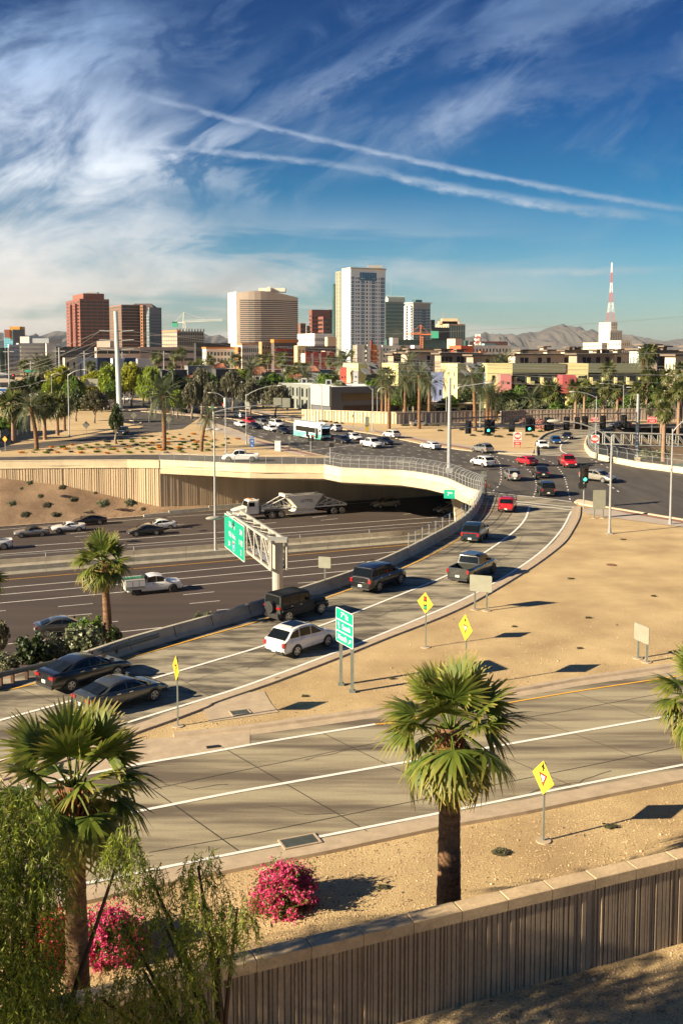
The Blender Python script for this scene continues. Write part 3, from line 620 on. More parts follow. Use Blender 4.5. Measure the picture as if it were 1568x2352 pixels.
def car_meshes(kind):
 if kind in _cache: return _cache[kind]
 K = KIND[kind]; L_, W_, H_, WB, r = K['L'], K['W'], K['H'], K['WB'], K['r']; top = K['top']; cr0, cr1, cf1, cf0 = K['cab']; bed = K.get('bed'); h = L_ / 2
 def hw(x):
  a = abs(x) / h; return W_ / 2 * (1 - .16 * max(0,(a - .62) / .38) ** 2.2) if kind != 'jeep' else W_ / 2 * (.84 if x > .8 else .9)
 xs = sorted(set([-h,-h + .03,-h + .1] + [p[0] for p in top if -h < p[0] < h] + [-h + i * L_ / 18 for i in range(1,18)] + ([bed[0], bed[0] + .02, bed[1], bed[1] - .02] if bed else []) + [h - .12, h - .03, h]))
 rows = []
 for x in xs:
  w = hw(x); zt = interp(top, x); e = abs(x) / h; zb = .20 + r * .25 + (.16 if e > .96 else 0); sq = .94 if abs(x) >= h - .001 else 1
  w *= sq; inb = bed and bed[0] < x < bed[1]
  zi = zt - bed[2] if inb else zt + .03
  half = [(0, zb),(w * .82, zb),(w * .96, zb + .10),(w, zb + (zt - zb) * .45),(w * .985, zb + (zt - zb) * .72),(w * .95, zt - .05),(w * .90, zt),(w * .86, zt if not inb else zt - .002),(w * .85, zi if inb else zt + .01),(0, zi)]
  rows.append([(x, y, z) for y, z in half] + [(x,-y, z) for y, z in half[-2:0:-1]])
 body = MB(); body.grid(rows, closed=True); n = len(rows[0]); body.f.append(tuple(range(n))); body.f.append(tuple(reversed([(len(rows) - 1) * n + j for j in range(n)])))
 body.f = [f[::-1] for f in body.f]
 bm = body.mesh('body', None); autosmooth(bm,38)
 # cabin
 def belt(x): return interp(top, x) - .01
 wb_, wt_ = W_ / 2 * .91, W_ / 2 * (.75 if kind in ('sedan', 'coupe') else .80 if kind != 'jeep' else .86)
 zb0 = max(belt(cr0), belt(cf0))
 def rz_(x):
  zr = H_ - (.04 if kind == 'jeep' else .07 if kind == 'bigsuv' else .12) * ((x - (cf1 + cr1) / 2) / max(.3,(cf1 - cr1) / 2)) ** 2
  if x < cr1: return belt(cr0) + (zr - belt(cr0)) * (x - cr0) / (cr1 - cr0)
  if x > cf1: return belt(cf0) + (zr - belt(cf0)) * (cf0 - x) / (cf0 - cf1)
  return zr
 def cw(x, z): return wb_ + (wt_ - wb_) * max(0, min(1,(z - zb0) / (H_ - zb0)))
 cx = sorted(set([cr0 + .02] + [cr0 + (cr1 - cr0) * t for t in (.33,.66,.93,1)] + [cr1 + (cf1 - cr1) * t for t in (.1,.3,.5,.7,.9,1)] + [cf1 + (cf0 - cf1) * t for t in (.07,.33,.66,.97)]))
 rows = []
 for x in cx:
  z = max(rz_(x), belt(x) + .01); b_ = belt(x) - .04; wz_ = cw(x, z); half = [(cw(x, b_), b_),(cw(x,(b_ + z) / 2),(b_ + z) / 2),(cw(x, z - .08) if z - .08 > b_ else wz_, max(b_ + .01, z - .08)),(wz_ * .93, z - .015),(wz_ * .7, z + .012),(0, z + .02)]
  rows.append([(x, y, q) for y, q in half] + [(x,-y, q) for y, q in half[-2::-1]])
 cab = MB(); cab.grid(rows); n = len(rows[0]); cab.f.append(tuple(range(n))[::-1]); cab.f.append(tuple((len(rows) - 1) * n + j for j in range(n)))
 cm = cab.mesh('cabin', None); autosmooth(cm,30)
 def sidew(xa, xb, sd):
  m = MB();
  for s in (sd,):
   lo, hi = [], []
   k = 6
   for i in range(k + 1):
    x = xa + (xb - xa) * i / k; zl = belt(x) + .05; zh = max(zl + .01, rz_(x) - .10);
    lo.append((x, s * (cw(x, zl) + .008), zl)); hi.append((x, s * (cw(x, zh) + .010), zh))
   m.grid([lo, hi] if s < 0 else [hi, lo])
  return m.mesh('side_window', cglass)
 nw = 2 if bed or kind in ('sedan', 'coupe') else 3
 xa, xb = cr0 + (.55 if kind in ('sedan', 'coupe') else .42 if kind == 'suv' else .16), cf0 - .34
 if kind == 'coupe': nw = 2
 cuts = [xa + (xb - xa) * t for t in ((0,.5,1) if nw == 2 else (0,.28,.62,1))]
 sw = [sidew(a + .035, b - .035, s) for a, b in zip(cuts, cuts[1:]) for s in (1,-1)]
 def slope(x0, x1, t0, t1, out):
  m = MB(); r1, r2 = [], []
  for y in (-1,-.6,0,.6,1):
   for t, rr in ((t0, r1),(t1, r2)):
    x = x0 + (x1 - x0) * t; z = rz_(x) if t > 0 else belt(x); w = cw(x, z) * .86; rr.append((x + out * .02, y * w, z + .03 - .012 * y * y))
  m.grid([r1, r2] if out < 0 else [r2, r1]); return m.mesh('windshield', cglass)
 ws = slope(cf0, cf1,.10,.93,1); rw_ = slope(cr0, cr1,.14,.92,-1)
 # lamps
 zt, zf = interp(top,-h + .06), interp(top, h - .08)
 we, wf = hw(-h + .1), hw(h - .2)
 tall = kind in ('suv', 'bigsuv', 'pickup')
 tl = MB(); z0 = zt - (.36 if tall else .20); z1 = zt - .06; lw = .18 if tall else .34
 tl.box(-h - .012, we - lw if not bed else we - .14, z0,-h + .26 if not bed else -h + .1, we + .012, z1); tlm = tl.mesh('tail_light', redl)
 tl2 = MB(); tl2.box(-h - .012,-we - .012, z0,-h + .26 if not bed else -h + .1,-we + lw if not bed else -we + .14, z1); tlm2 = tl2.mesh('tail_light', redl)
 hl = MB(); hl.box(h - .16, wf - .40, zf - .20, h + .004, wf - .09, zf - .07); hlm_ = hl.mesh('headlight', hlm)
 h2 = MB(); h2.box(h - .16,-wf + .09, zf - .20, h + .004,-wf + .40, zf - .07); hlm2 = h2.mesh('headlight', hlm)
 gr = MB(); gw = wf - .40; z_ = zf - .30 - (.12 if tall else 0)
 gr.box(h - .1,-gw, z_, h + .02, gw, zf - .06)
 grm = gr.mesh('grille', trimm)
 bpm = [MB().box(-h - .02,-we * .9,.30,-h + .1, we * .9,.44).mesh('bumper_trim', trimm), MB().box(h - .1,-wf * .9,.28, h + .015, wf * .9,.40).mesh('bumper_trim', trimm)]
 pl = MB(); pz = zt - (.30 if not tall else .5); pl.box(-h - .03,-.16, pz - .16,-h - .004,.16, pz); plm = pl.mesh('number_plate', platem)
 # wheel, rim
 wh = MB(); wt = .24; i = 0; prof = [(r * .60,-wt / 2),(r * .92,-wt / 2),(r,-wt * .32),(r, wt * .32),(r * .92, wt / 2),(r * .60, wt / 2)]
 wh.grid([[(rr * math.cos(a), yy, rr * math.sin(a)) for rr, yy in prof] for a in [2 * math.pi * k / 20 for k in range(21)]]); whm = wh.mesh('wheel', tyrem, True)
 rm = MB(); R1 = r * .66
 n = 16; c = len(rm.v); rm.v += [(0, wt * .30,0)] + [(R1 * math.cos(2 * math.pi * k / n), wt * .36, R1 * math.sin(2 * math.pi * k / n)) for k in range(n)]
 rm.f += [(c, c + 1 + (k + 1) % n, c + 1 + k) for k in range(n)]
 rbk = rm.mesh('rim_back', rimd)
 sp2 = MB()
 for k in range(5):
  a = 2 * math.pi * k / 5
  for da in (-.17,.17):
   ca, sa = math.cos(a + da), math.sin(a + da); px, pz_ = -sa * .022, ca * .022
   sp2.quad((ca * .03 + px, wt * .47, sa * .03 + pz_),(ca * R1 + px, wt * .50, sa * R1 + pz_),(ca * R1 - px, wt * .50, sa * R1 - pz_),(ca * .03 - px, wt * .47, sa * .03 - pz_))
 n = 20; sp2.grid([[(q * math.cos(2 * math.pi * k / n), wt * .51, q * math.sin(2 * math.pi * k / n)) for q in (R1 * .90, R1 * 1.02)] for k in range(n + 1)])
 sp2.box(-.05, wt * .4,-.05,.05, wt * .5,.05); spm = sp2.mesh('rim', rimm)
 arm = []; n = 18
 for sx in (-WB / 2, WB / 2):
  for s in (1,-1):
   ar = MB(); yy = s * (hw(sx) + .004); c = len(ar.v); R2 = r * 1.16
   ar.v += [(sx, yy, r)] + [(sx + R2 * math.cos(math.pi * k / n), yy, r + R2 * math.sin(math.pi * k / n)) for k in range(n + 1)] + [(sx - R2, yy,.2),(sx + R2, yy,.2)]
   ar.f += [(c, c + 1 + k, c + 2 + k) if s > 0 else (c, c + 2 + k, c + 1 + k) for k in range(n)] + [(c + 1, c + n + 3, c + n + 2, c + n + 1)[::s],(c, c + n + 2, c + n + 1),(c, c + 1, c + n + 3)]
   arm.append(ar.mesh('wheel_well_shade', trimm))  # flat dark disc on the flank, wheel well shade put into its colour
 mi_ = MB();
 def mirror(s):
  m = MB(); x = cf0 - .50; z = belt(x) + .10; y = s * (cw(x, z)); m.box(min(x, x + .12), min(y, y + s * .24), z - .02, max(x, x + .12), max(y, y + s * .24), z + .15); return m.mesh('mirror', None)
 hdm = []
 for s in (1,-1):
  for cxx in cuts[1:-1 if nw == 2 else None][:1] + ([cuts[2]] if nw == 3 else [(cuts[0] + cuts[1]) / 2 - .05]):
   x = cxx + .08; z = belt(x) - .12; y = s * hw(x) * .985; hdm.append(MB().box(x, min(y, y + s * .03), z, x + .22, max(y, y + s * .03), z + .035).mesh('door_handle', chrome))
 seam = MB()
 for s in (1,-1):
  for cxx in [cuts[0] - .05 if bed else cuts[0] + .1] + cuts[1:]:
   x = cxx; w = hw(x); zt_ = interp(top, x); zb = .20 + r * .25
   seam.quad((x, s * (w + .004), zb + (zt_ - zb) * .2),(x + .018, s * (w + .004), zb + (zt_ - zb) * .2),(x + .018, s * (w * .97 + .004), zt_ - .08),(x, s * (w * .97 + .004), zt_ - .08))
 smm = seam.mesh('door_seam', blackm)
 rkm = []
 for s in (1,-1):
  y = s * wt_ * .86; rkm.append(MB().tube([(cr1 + .1, y, H_ + .0),(cr1 + .2, y, H_ + .06),(cf1 - .2, y, H_ + .06),(cf1 - .05, y, H_ - .01)],.02,5).mesh('roof_rail', trimm))
 _cache[kind] = dict(body=bm, cabin=cm, sw=sw, ws=ws, rw=rw_, tl=(tlm, tlm2), hl=(hlm_, hlm2), gr=grm, bp=bpm, pl=plm, wh=whm, rb=rbk, sp=spm, ar=arm, mir=(mirror(1), mirror(-1)), hd=hdm, seam=smm, rk=rkm, K=K)
 return _cache[kind]
_pm = {}
def pm(me, mat):
 k = (me.name, mat.name)
 if k not in _pm: c = me.copy(); c.materials.clear(); c.materials.append(mat); _pm[k] = c
 return _pm[k]
def car(kind, name, label, cat, loc, ang, p, group, far=False, roof=None, rails=False, rims=None, scale=1.0):
 D = car_meshes(kind); K = D['K']; t = thing(name, label, cat, loc, ang, group)
 if scale != 1: t.scale = (scale,) * 3
 b = obj('body', pm(D['body'], p), parent=t); c = obj('cabin', pm(D['cabin'], roof or p), parent=t)
 for q in D['ar']: obj('wheel_well_shade', q, parent=t)
 obj('windshield', D['ws'], parent=t); obj('rear_window', D['rw'], parent=t)
 for s in D['sw']: obj('side_window', s, parent=t)
 for q in D['tl']: obj('tail_light', q, parent=t)
 for q in D['hl']: obj('headlight', q, parent=t)
 obj('grille', D['gr'], parent=t)
 for sx in (-1,1):
  for s in (1,-1):
   w = obj('wheel', D['wh'], parent=t, loc=(sx * K['WB'] / 2, s * (K['W'] / 2 - .10), K['r'])); w.rotation_euler = (0,0,0 if s > 0 else math.pi)
   obj('rim', D['rb'], parent=w)
   if not far: obj('rim_spokes', pm(D['sp'], rims) if rims else D['sp'], parent=w)
 for q in D['mir']: obj('mirror', pm(q, p), parent=t)
 obj('number_plate', D['pl'], parent=t)
 if not far:
  for q in D['bp']: obj('bumper_trim', q, parent=t)
  for q in D['hd']: obj('door_handle', q, parent=t)
  tag(obj('door_seam', D['seam'], parent=t), kind='stuff')
 if rails:
  for q in D['rk']: obj('roof_rail', q, parent=t)
 return t
def place(px, kind, z=0, mode='side', head=None, dirpx=None):
 """px: mark of the near side wheels' mid, or rear/front bumper foot; head: world direction"""
 K = KIND[kind]; p = G(*px, z)
 if dirpx: head = (G(*dirpx[1], z) - G(*dirpx[0], z))
 h = Vector((head[0], head[1],0)).normalized(); n = Vector((-h.y, h.x,0)); away = Vector((p.x, p.y,0)).normalized()
 if mode == 'side': p = p + n * (K['W'] / 2 - .12) * (1 if n.dot(away) > 0 else -1)
 elif mode == 'rear': p = p + h * K['L'] * .48
 elif mode == 'front': p = p - h * K['L'] * .48
 p.z = z + .02
 return p, math.atan2(h.y, h.x)
S7F = sd_.copy(); S7B = -S7F
Rg = 'vehicles climbing the exit ramp'; Fg = 'vehicles on the sunken freeway'; Ig = 'vehicles crossing the intersection'; Qg = 'vehicles queuing on the street'; Og = 'vehicles on the streets beyond'
def addcar(kind, name, label, cat, px, p, group, z=0, mode='side', head=None, dirpx=None, **k):
 l, a = place(px, kind, z, mode, head, dirpx); return car(kind, name, label, cat, l, a, p, group, **k)
sedan_black = addcar('sedan', 'sedan', 'glossy black sedan beside the guard rail at the lower left, left of the grey sedan', 'car',(215,1573), PB, Rg, dirpx=((156.7,1591),(273,1557)), scale=1.05)
addcar('sedan', 'sedan', 'dark grey sedan in the near ramp lane, just in front of the yellow arrow sign', 'car',(300,1626), PG, Rg, dirpx=((243.5,1643),(357,1609)))
crv = addcar('suv', 'suv', 'white crossover on the exit ramp left of the green 7th St sign', 'car',(715,1497), PW, Rg, dirpx=((679,1509),(751,1484.7)), rails=True)
jp = addcar('jeep', 'off_road_vehicle', 'black boxy off-roader with a spare wheel on its back door, by the concrete barrier', 'car',(699,1421), PBK, Rg, dirpx=((665.6,1428),(733.4,1411)))
qx = addcar('bigsuv', 'suv', 'large black sport utility vehicle on the ramp between the boxy off-roader and the grey pickup', 'car',(893,1351), PB, Rg, dirpx=((867,1361),(918,1342)), rails=True)
rp_ = addcar('pickup', 'pickup_truck', 'dark grey crew cab pickup with an empty bed climbing the ramp', 'pickup truck',(1109,1328), PG, Rg, dirpx=((1087,1339.3),(1131,1317)), rims=rimd)
mkx = addcar('suv', 'suv', 'blue-black sport utility vehicle with a full-width red tail lamp on the ramp beside the fence', 'car',(1110,1240), PN, Rg, dirpx=((1100,1247),(1120,1230)), scale=1.02)
addcar('suv', 'suv', 'red boxy sport utility vehicle at the top of the ramp by the stop lines', 'car',(1160,1179), PR, Rg, mode='rear', head=(.25,1), rails=True, scale=.95)
addcar('bigsuv', 'suv', 'black sport utility vehicle driving off over the white stop lines', 'car',(1259,1142.7), PB, Ig, mode='rear', head=(.06,1), rails=True, scale=.93)
rv = addcar('suv', 'suv', 'silver sport utility vehicle with a round white spare wheel cover', 'car',(1181.5,1107), PS, Ig, mode='rear', head=(.0,1), rails=True, scale=.95)
addcar('sedan', 'sedan', 'black saloon between the silver vehicle with the spare wheel and the green signal', 'car',(1246.6,1100), PB, Ig, mode='rear', head=(.02,1), scale=1.06)
addcar('sedan', 'sedan', 'bright red sedan in the middle of the intersection', 'car',(1224,1071.5), PR, Ig, mode='rear', head=(-.30,1))
addcar('pickup', 'pickup_truck', 'bright red pickup facing the camera in the intersection', 'pickup truck',(1311,1076), PR, Ig, mode='front', head=(.0,-1), scale=.98)
addcar('suv', 'suv', 'white crossover seen from behind crossing by the curved bridge fence', 'car',(1126,1074.5), PW, Ig, mode='rear', head=(-.42,.9), scale=1.0)
addcar('suv', 'suv', 'silver sport utility vehicle on the street below the leftmost hanging signals', 'car',(1097.5,1040), PS, Ig, head=S7B, rails=True)
addcar('sedan', 'sedan', 'white four-door car driving away left of the tall steel signal post', 'car',(979.8,1032.5), PW, Ig, head=S7B)
addcar('sedan', 'sedan', 'pale silver full-size sedan turning right of the green signal post', 'car',(1363.8,1107), PC, Ig, head=(.62,-.80), scale=1.12)
addcar('sedan', 'sedan', 'white sedan waiting at the mouth of the far ramp', 'car',(1250,1032), PW, Ig, mode='front', head=(.02,-1))
addcar('sedan', 'sedan', 'blue sedan second in line on the far ramp', 'car',(1277.5,1021), PBL, Ig, mode='front', head=(-.12,-1))
addcar('coupe', 'sedan', 'black low car last in line on the far ramp', 'car',(1298,1010.5), PB, Ig, mode='front', head=(-.35,-.9))
addcar('suv', 'suv', 'black sport utility vehicle passing the sound wall behind the hanging signals', 'car',(1427,983.5), PB, Og, head=(-1,-.1), far=True)
# queue on the street
addcar('pickup', 'pickup_truck', 'white crew cab pickup at the head of the queue', 'pickup truck',(843,1028.5), PW, Qg, head=S7F, scale=.97)
addcar('sedan', 'sedan', 'black sedan mostly hidden behind the white pickup at the head of the queue', 'car',(874,1021.5), PB, Qg, head=S7F)
addcar('sedan', 'sedan', 'black sedan between the bus and the white pickup', 'car',(778,1018), PB, Qg, head=S7F)
addcar('sedan', 'sedan', 'white sedan right behind the white pickup in the far lane', 'car',(803.5,1011), PW, Qg, head=S7F)
addcar('suv', 'suv', 'white vehicle half hidden by the front of the bus', 'car',(760,991), PW, Qg, head=S7B)
addcar('suv', 'suv', 'white crossover driving away below the big dark building window', 'car',(890.5,1006), PW, Qg, head=S7B)
addcar('sedan', 'sedan', 'black hatchback close behind the bus', 'car',(643.5,996.5), PB, Qg, head=S7F, scale=.93)
addcar('sedan', 'sedan', 'white sedan in the queue left of the black hatchback', 'car',(614.5,991), PW, Qg, head=S7F)
addcar('suv', 'suv', 'black vehicle between the bus tail and the queue', 'car',(671,995), PB, Qg, head=S7F, far=True, scale=.9)
addcar('bigsuv', 'suv', 'long white sport utility vehicle with roof rails in the queue', 'car',(628,981.5), PW, Qg, head=S7F, rails=True)
addcar('suv', 'suv', 'silver crossover in the queue left of the long white one', 'car',(596,978.5), PS, Qg, head=S7F)
addcar('sedan', 'sedan', 'black sedan in the queue between the two white sedans', 'car',(577,985.5), PB, Qg, head=S7F)
addcar('suv', 'suv', 'dark red vehicle in the queue behind the white sedan', 'car',(565,974), PR, Qg, head=S7F, scale=.95)
addcar('sedan', 'sedan', 'white sedan last in the near lane of the queue', 'car',(546,981), PW, Qg, head=S7F)
addcar('suv', 'suv', 'white crossover driving away above the tail of the queue', 'car',(545,960), PW, Qg, head=S7B)
addcar('sedan', 'sedan', 'black car alone on the street left of the short palm', 'car',(442,948), PB, Og, head=S7B, far=True)
addcar('suv', 'suv', 'dark sport utility vehicle on the slip road beside the foot of the big steel pole', 'car',(291,998), PB, Og, dirpx=((330,984),(290,999)), mode='side')
addcar('sedan', 'sedan', 'grey car parked behind the red and white sign near the sound wall', 'car',(966,979), PS, Og, head=(.98,.2), far=True)
addcar('pickup', 'pickup_truck', 'white pickup on the bridge behind the rail fence', 'pickup truck',(552,1061), PW, Og, head=(-1,-.06))
# freeway
WB_ = (G(0,1259, FW) - G(520,1221.8, FW)).normalized(); EB_ = -WB_
cv = addcar('coupe', 'convertible', 'silver convertible with a black soft top on the far side of the freeway', 'car',(74,1234), PS, Fg, z=FW, head=WB_, roof=PBK)
addcar('coupe', 'coupe', 'white car just ahead of the palm top, behind the silver convertible', 'car',(159.3,1222.6), PW, Fg, z=FW, head=WB_)
addcar('sedan', 'sedan', 'black sedan half hidden behind the white car and the palm top', 'car',(208,1207), PB, Fg, z=FW, head=WB_)
addcar('sedan', 'sedan', 'black sedan right of the palm top on the far side of the freeway', 'car',(337,1231), PB, Fg, z=FW, head=WB_)
addcar('sedan', 'sedan', 'white sedan right behind the black one, right of the palm top', 'car',(369,1218), PW, Fg, z=FW, head=WB_)
addcar('pickup', 'pickup_truck', 'white pickup whose tail just shows at the left edge of the picture', 'pickup truck',(-26,1266), PW, Fg, z=FW, head=WB_)
addcar('suv', 'suv', 'grey sport utility vehicle in the deep shade under the bridge', 'car',(890,1168), PC, Fg, z=FW, head=WB_, scale=1.0)
addcar('suv', 'suv', 'silver car nose in the shade under the bridge beside the pier', 'car',(1036,1181), PS, Fg, z=FW, head=WB_)
addcar('sedan', 'sedan', 'dark grey sedan on the near side of the freeway left of the bushes', 'car',(150,1460), PG, Fg, z=FW, head=EB_, scale=1.05)
# spare wheels and special bits on particular vehicles
D = KIND['jeep']
def disc(r, w, n=20):
 m = MB(); m.tube([(-w / 2,0,0),(w / 2,0,0)], r, n); return m
sw_ = obj('spare_wheel', disc(.40,.24), tyrem, jp, loc=(-2.32,0,1.05)); obj('rim', disc(.22,.26,12), rimd, sw_)
f = MB()
for sx in (-1.475,1.475):
 for s in (1,-1): f.box(sx - .55, min(s * .80, s * .98),.80, sx + .55, max(s * .80, s * .98),.92)
obj('fender_flare', f, trimm, jp); obj('bumper', MB().box(-2.34,-.8,.45,-2.1,.8,.68).box(1.98,-.8,.45,2.25,.8,.66), trimm, jp)
m = MB()
for k in range(7): m.box(-2.0,-.7 + k * .22,1.845,.35,-.64 + k * .22,1.88)
obj('roof_rib', m, PBK, jp)
sw_ = obj('spare_wheel_cover', disc(.36,.2,24), paint('off_white',(.62,.60,.54)), rv, loc=(-2.42,.0,.98))
obj('tail_lamp_bar', MB().box(-2.375,-.75,.93,-2.33,.75,1.0), redl, mkx)
obj('cab_top_step', MB().box(-.9,-.6,1.90,.6,.6,1.955), PG, rp_)
obj('roof_panel', MB().box(-1.2,-.5,1.70,-.2,.5,1.725), cglass, crv)
# utility pickup with service body and ladder
ut = addcar('pickup', 'utility_truck', 'white utility pickup with service body and green ladder on the near freeway lanes', 'truck',(356,1364), PW, Fg, z=FW, head=EB_, rims=rimd)
m = MB(); m.box(-3.0,-1.08,.62,-1.0,-.62,1.62); m.box(-3.0,.62,.62,-1.0,1.08,1.62); m.box(-3.0,-.62,.9,-2.9,.62,1.3); obj('service_body', m, steelw, ut)
m = MB()
for k in range(3): m.box(-2.9 + k * .66,-1.105,.95,-2.9 + k * .66 + .58,-1.082,1.5)
obj('locker_door', m, PW, ut)
m = MB()
for y in (-.25,.25): m.tube([(-3.1, y,1.66),(-.9, y,1.70)],.04,5)
for k in range(7): m.tube([(-3.0 + k * .33,-.25,1.68),(-3.0 + k * .33,.25,1.68)],.025,4)
obj('ladder', m, M('green_fibreglass',(.01,.30,.16),.5, var=0), ut); obj('tool_box', MB().box(-1.05,-.95,1.2,-.9,.95,1.95), trimm, ut)
# ---- city bus
def bus():
 l, a = place((707,1008), 'bigsuv',0, 'side', S7F); t = thing('city_bus', 'white and teal city bus with a NOT IN SERVICE display in the queue', 'bus', l + Vector((BX.x * 0,0,0)), a, Qg)
 teal = M('bus_teal',(.16,.52,.42),.35, var=0, coat=.5); wht = M('bus_white',(.72,.76,.74),.35, var=0, coat=.5); h, w = 6.1,1.28
 def loft(z0, z1, mat, name, ex=0.0, taper=0):
  m = MB(); pl = [(-h,-w + .12),(-h + .15,-w),(h - .3,-w),(h,-w + .35),(h, w - .35),(h - .3, w),(-h + .15, w),(-h, w - .12)]; pl = [(x + (ex if x > 0 else -ex), y + (ex if y > 0 else -ex)) for x, y in pl]; m.prism(pl, z0, z1); o = obj(name, m, mat, t); return o
 loft(.32,1.35, teal, 'lower_body'); loft(1.35,2.72, wht, 'upper_body',-.02); loft(2.72,2.95, wht, 'roof',-.06)
 m = MB(); m.prism([(-5.9,-1.05),(3.2,-1.05),(3.9,-.8),(3.9,.8),(3.2,1.05),(-5.9,1.05)],2.95,3.42); obj('roof_tank_cover', m, wht, t)
 m = MB(); m.tube([(3.4,-.45,3.2),(5.3,-.45,3.02)],.42,8); m.tube([(3.4,.45,3.2),(5.3,.45,3.02)],.42,8); obj('roof_fairing', m, wht, t)
 for s in (1,-1):
  xs = [(-4.9,-3.3),(-3.24,-1.7),(-1.64,-.1)] + ([(1.1,2.6),(2.66,4.1)] if s < 0 else [(-.04,1.5),(1.56,3.1),(3.16,4.6)])
  for a_, b_ in xs: obj('side_window', MB().box(a_, min(s * (w - .03), s * (w + .012)),1.45, b_, max(s * (w - .03), s * (w + .012)),2.45), cglass, t)
 for xa in (-.05,4.25):
  d = obj('door', MB().box(xa,-w - .016,.42, xa + 1.12,-w + .02,2.5), trimm, t); obj('door_glass', MB().box(xa + .08,-w - .022,.6, xa + .52,-w - .017,2.4).box(xa + .6,-w - .022,.6, xa + 1.04,-w - .017,2.4), cglass, d)
 obj('windshield', MB().box(h - .05,-.92,1.15, h + .02,.92,2.4), cglass, t); dsp = obj('destination_display', MB().box(h - .05,-.85,2.42, h + .03,.85,2.72), trimm, t)
 put_text('NOT IN SERVICE',.2, M('display_lit_letters',(.6,.75,.95),.5, var=0, emit=(.6,.8,1,1.2)), dsp, Vector((h + .036,0,2.57)), frame((1,0)))
 obj('bumper', MB().box(h - .05,-1.1,.35, h + .16,1.1,.7), trimm, t);
 for s in (1,-1): obj('headlight', MB().box(h - .03, min(s * .72, s * 1.02),.8, h + .02, max(s * .72, s * 1.02),1.0), hlm, t)
 for s in (1,-1): obj('mirror', MB().box(h + .05, min(s * 1.25, s * 1.5),1.8, h + .2, max(s * 1.25, s * 1.5),2.3), trimm, t)
 D_ = car_meshes('pickup')
 for x in (-3.3,3.8):
  for s in (1,-1):
   wl = obj('wheel', D_['wh'], parent=t, loc=(x, s * (w - .14),.48)); wl.scale = (1.14,1.2,1.14); wl.rotation_euler = (0,0,0 if s > 0 else math.pi); obj('rim', D_['sp'], parent=wl)
 m = MB(); m.grid([[(x,-w - .006,.33),(x,-w - .006,.34 + .9 * max(0, math.sin((x + 2) * .55)) ** 2)] for x in [-2 + .3 * k for k in range(20)]]); obj('wave_graphic', m, wht, t)
 obj('bike_rack', MB().tube([(h + .15,-.8,.6),(h + .6,-.8,.9),(h + .6,.8,.9),(h + .15,.8,.6)],.04,5), galv, t)
bus()
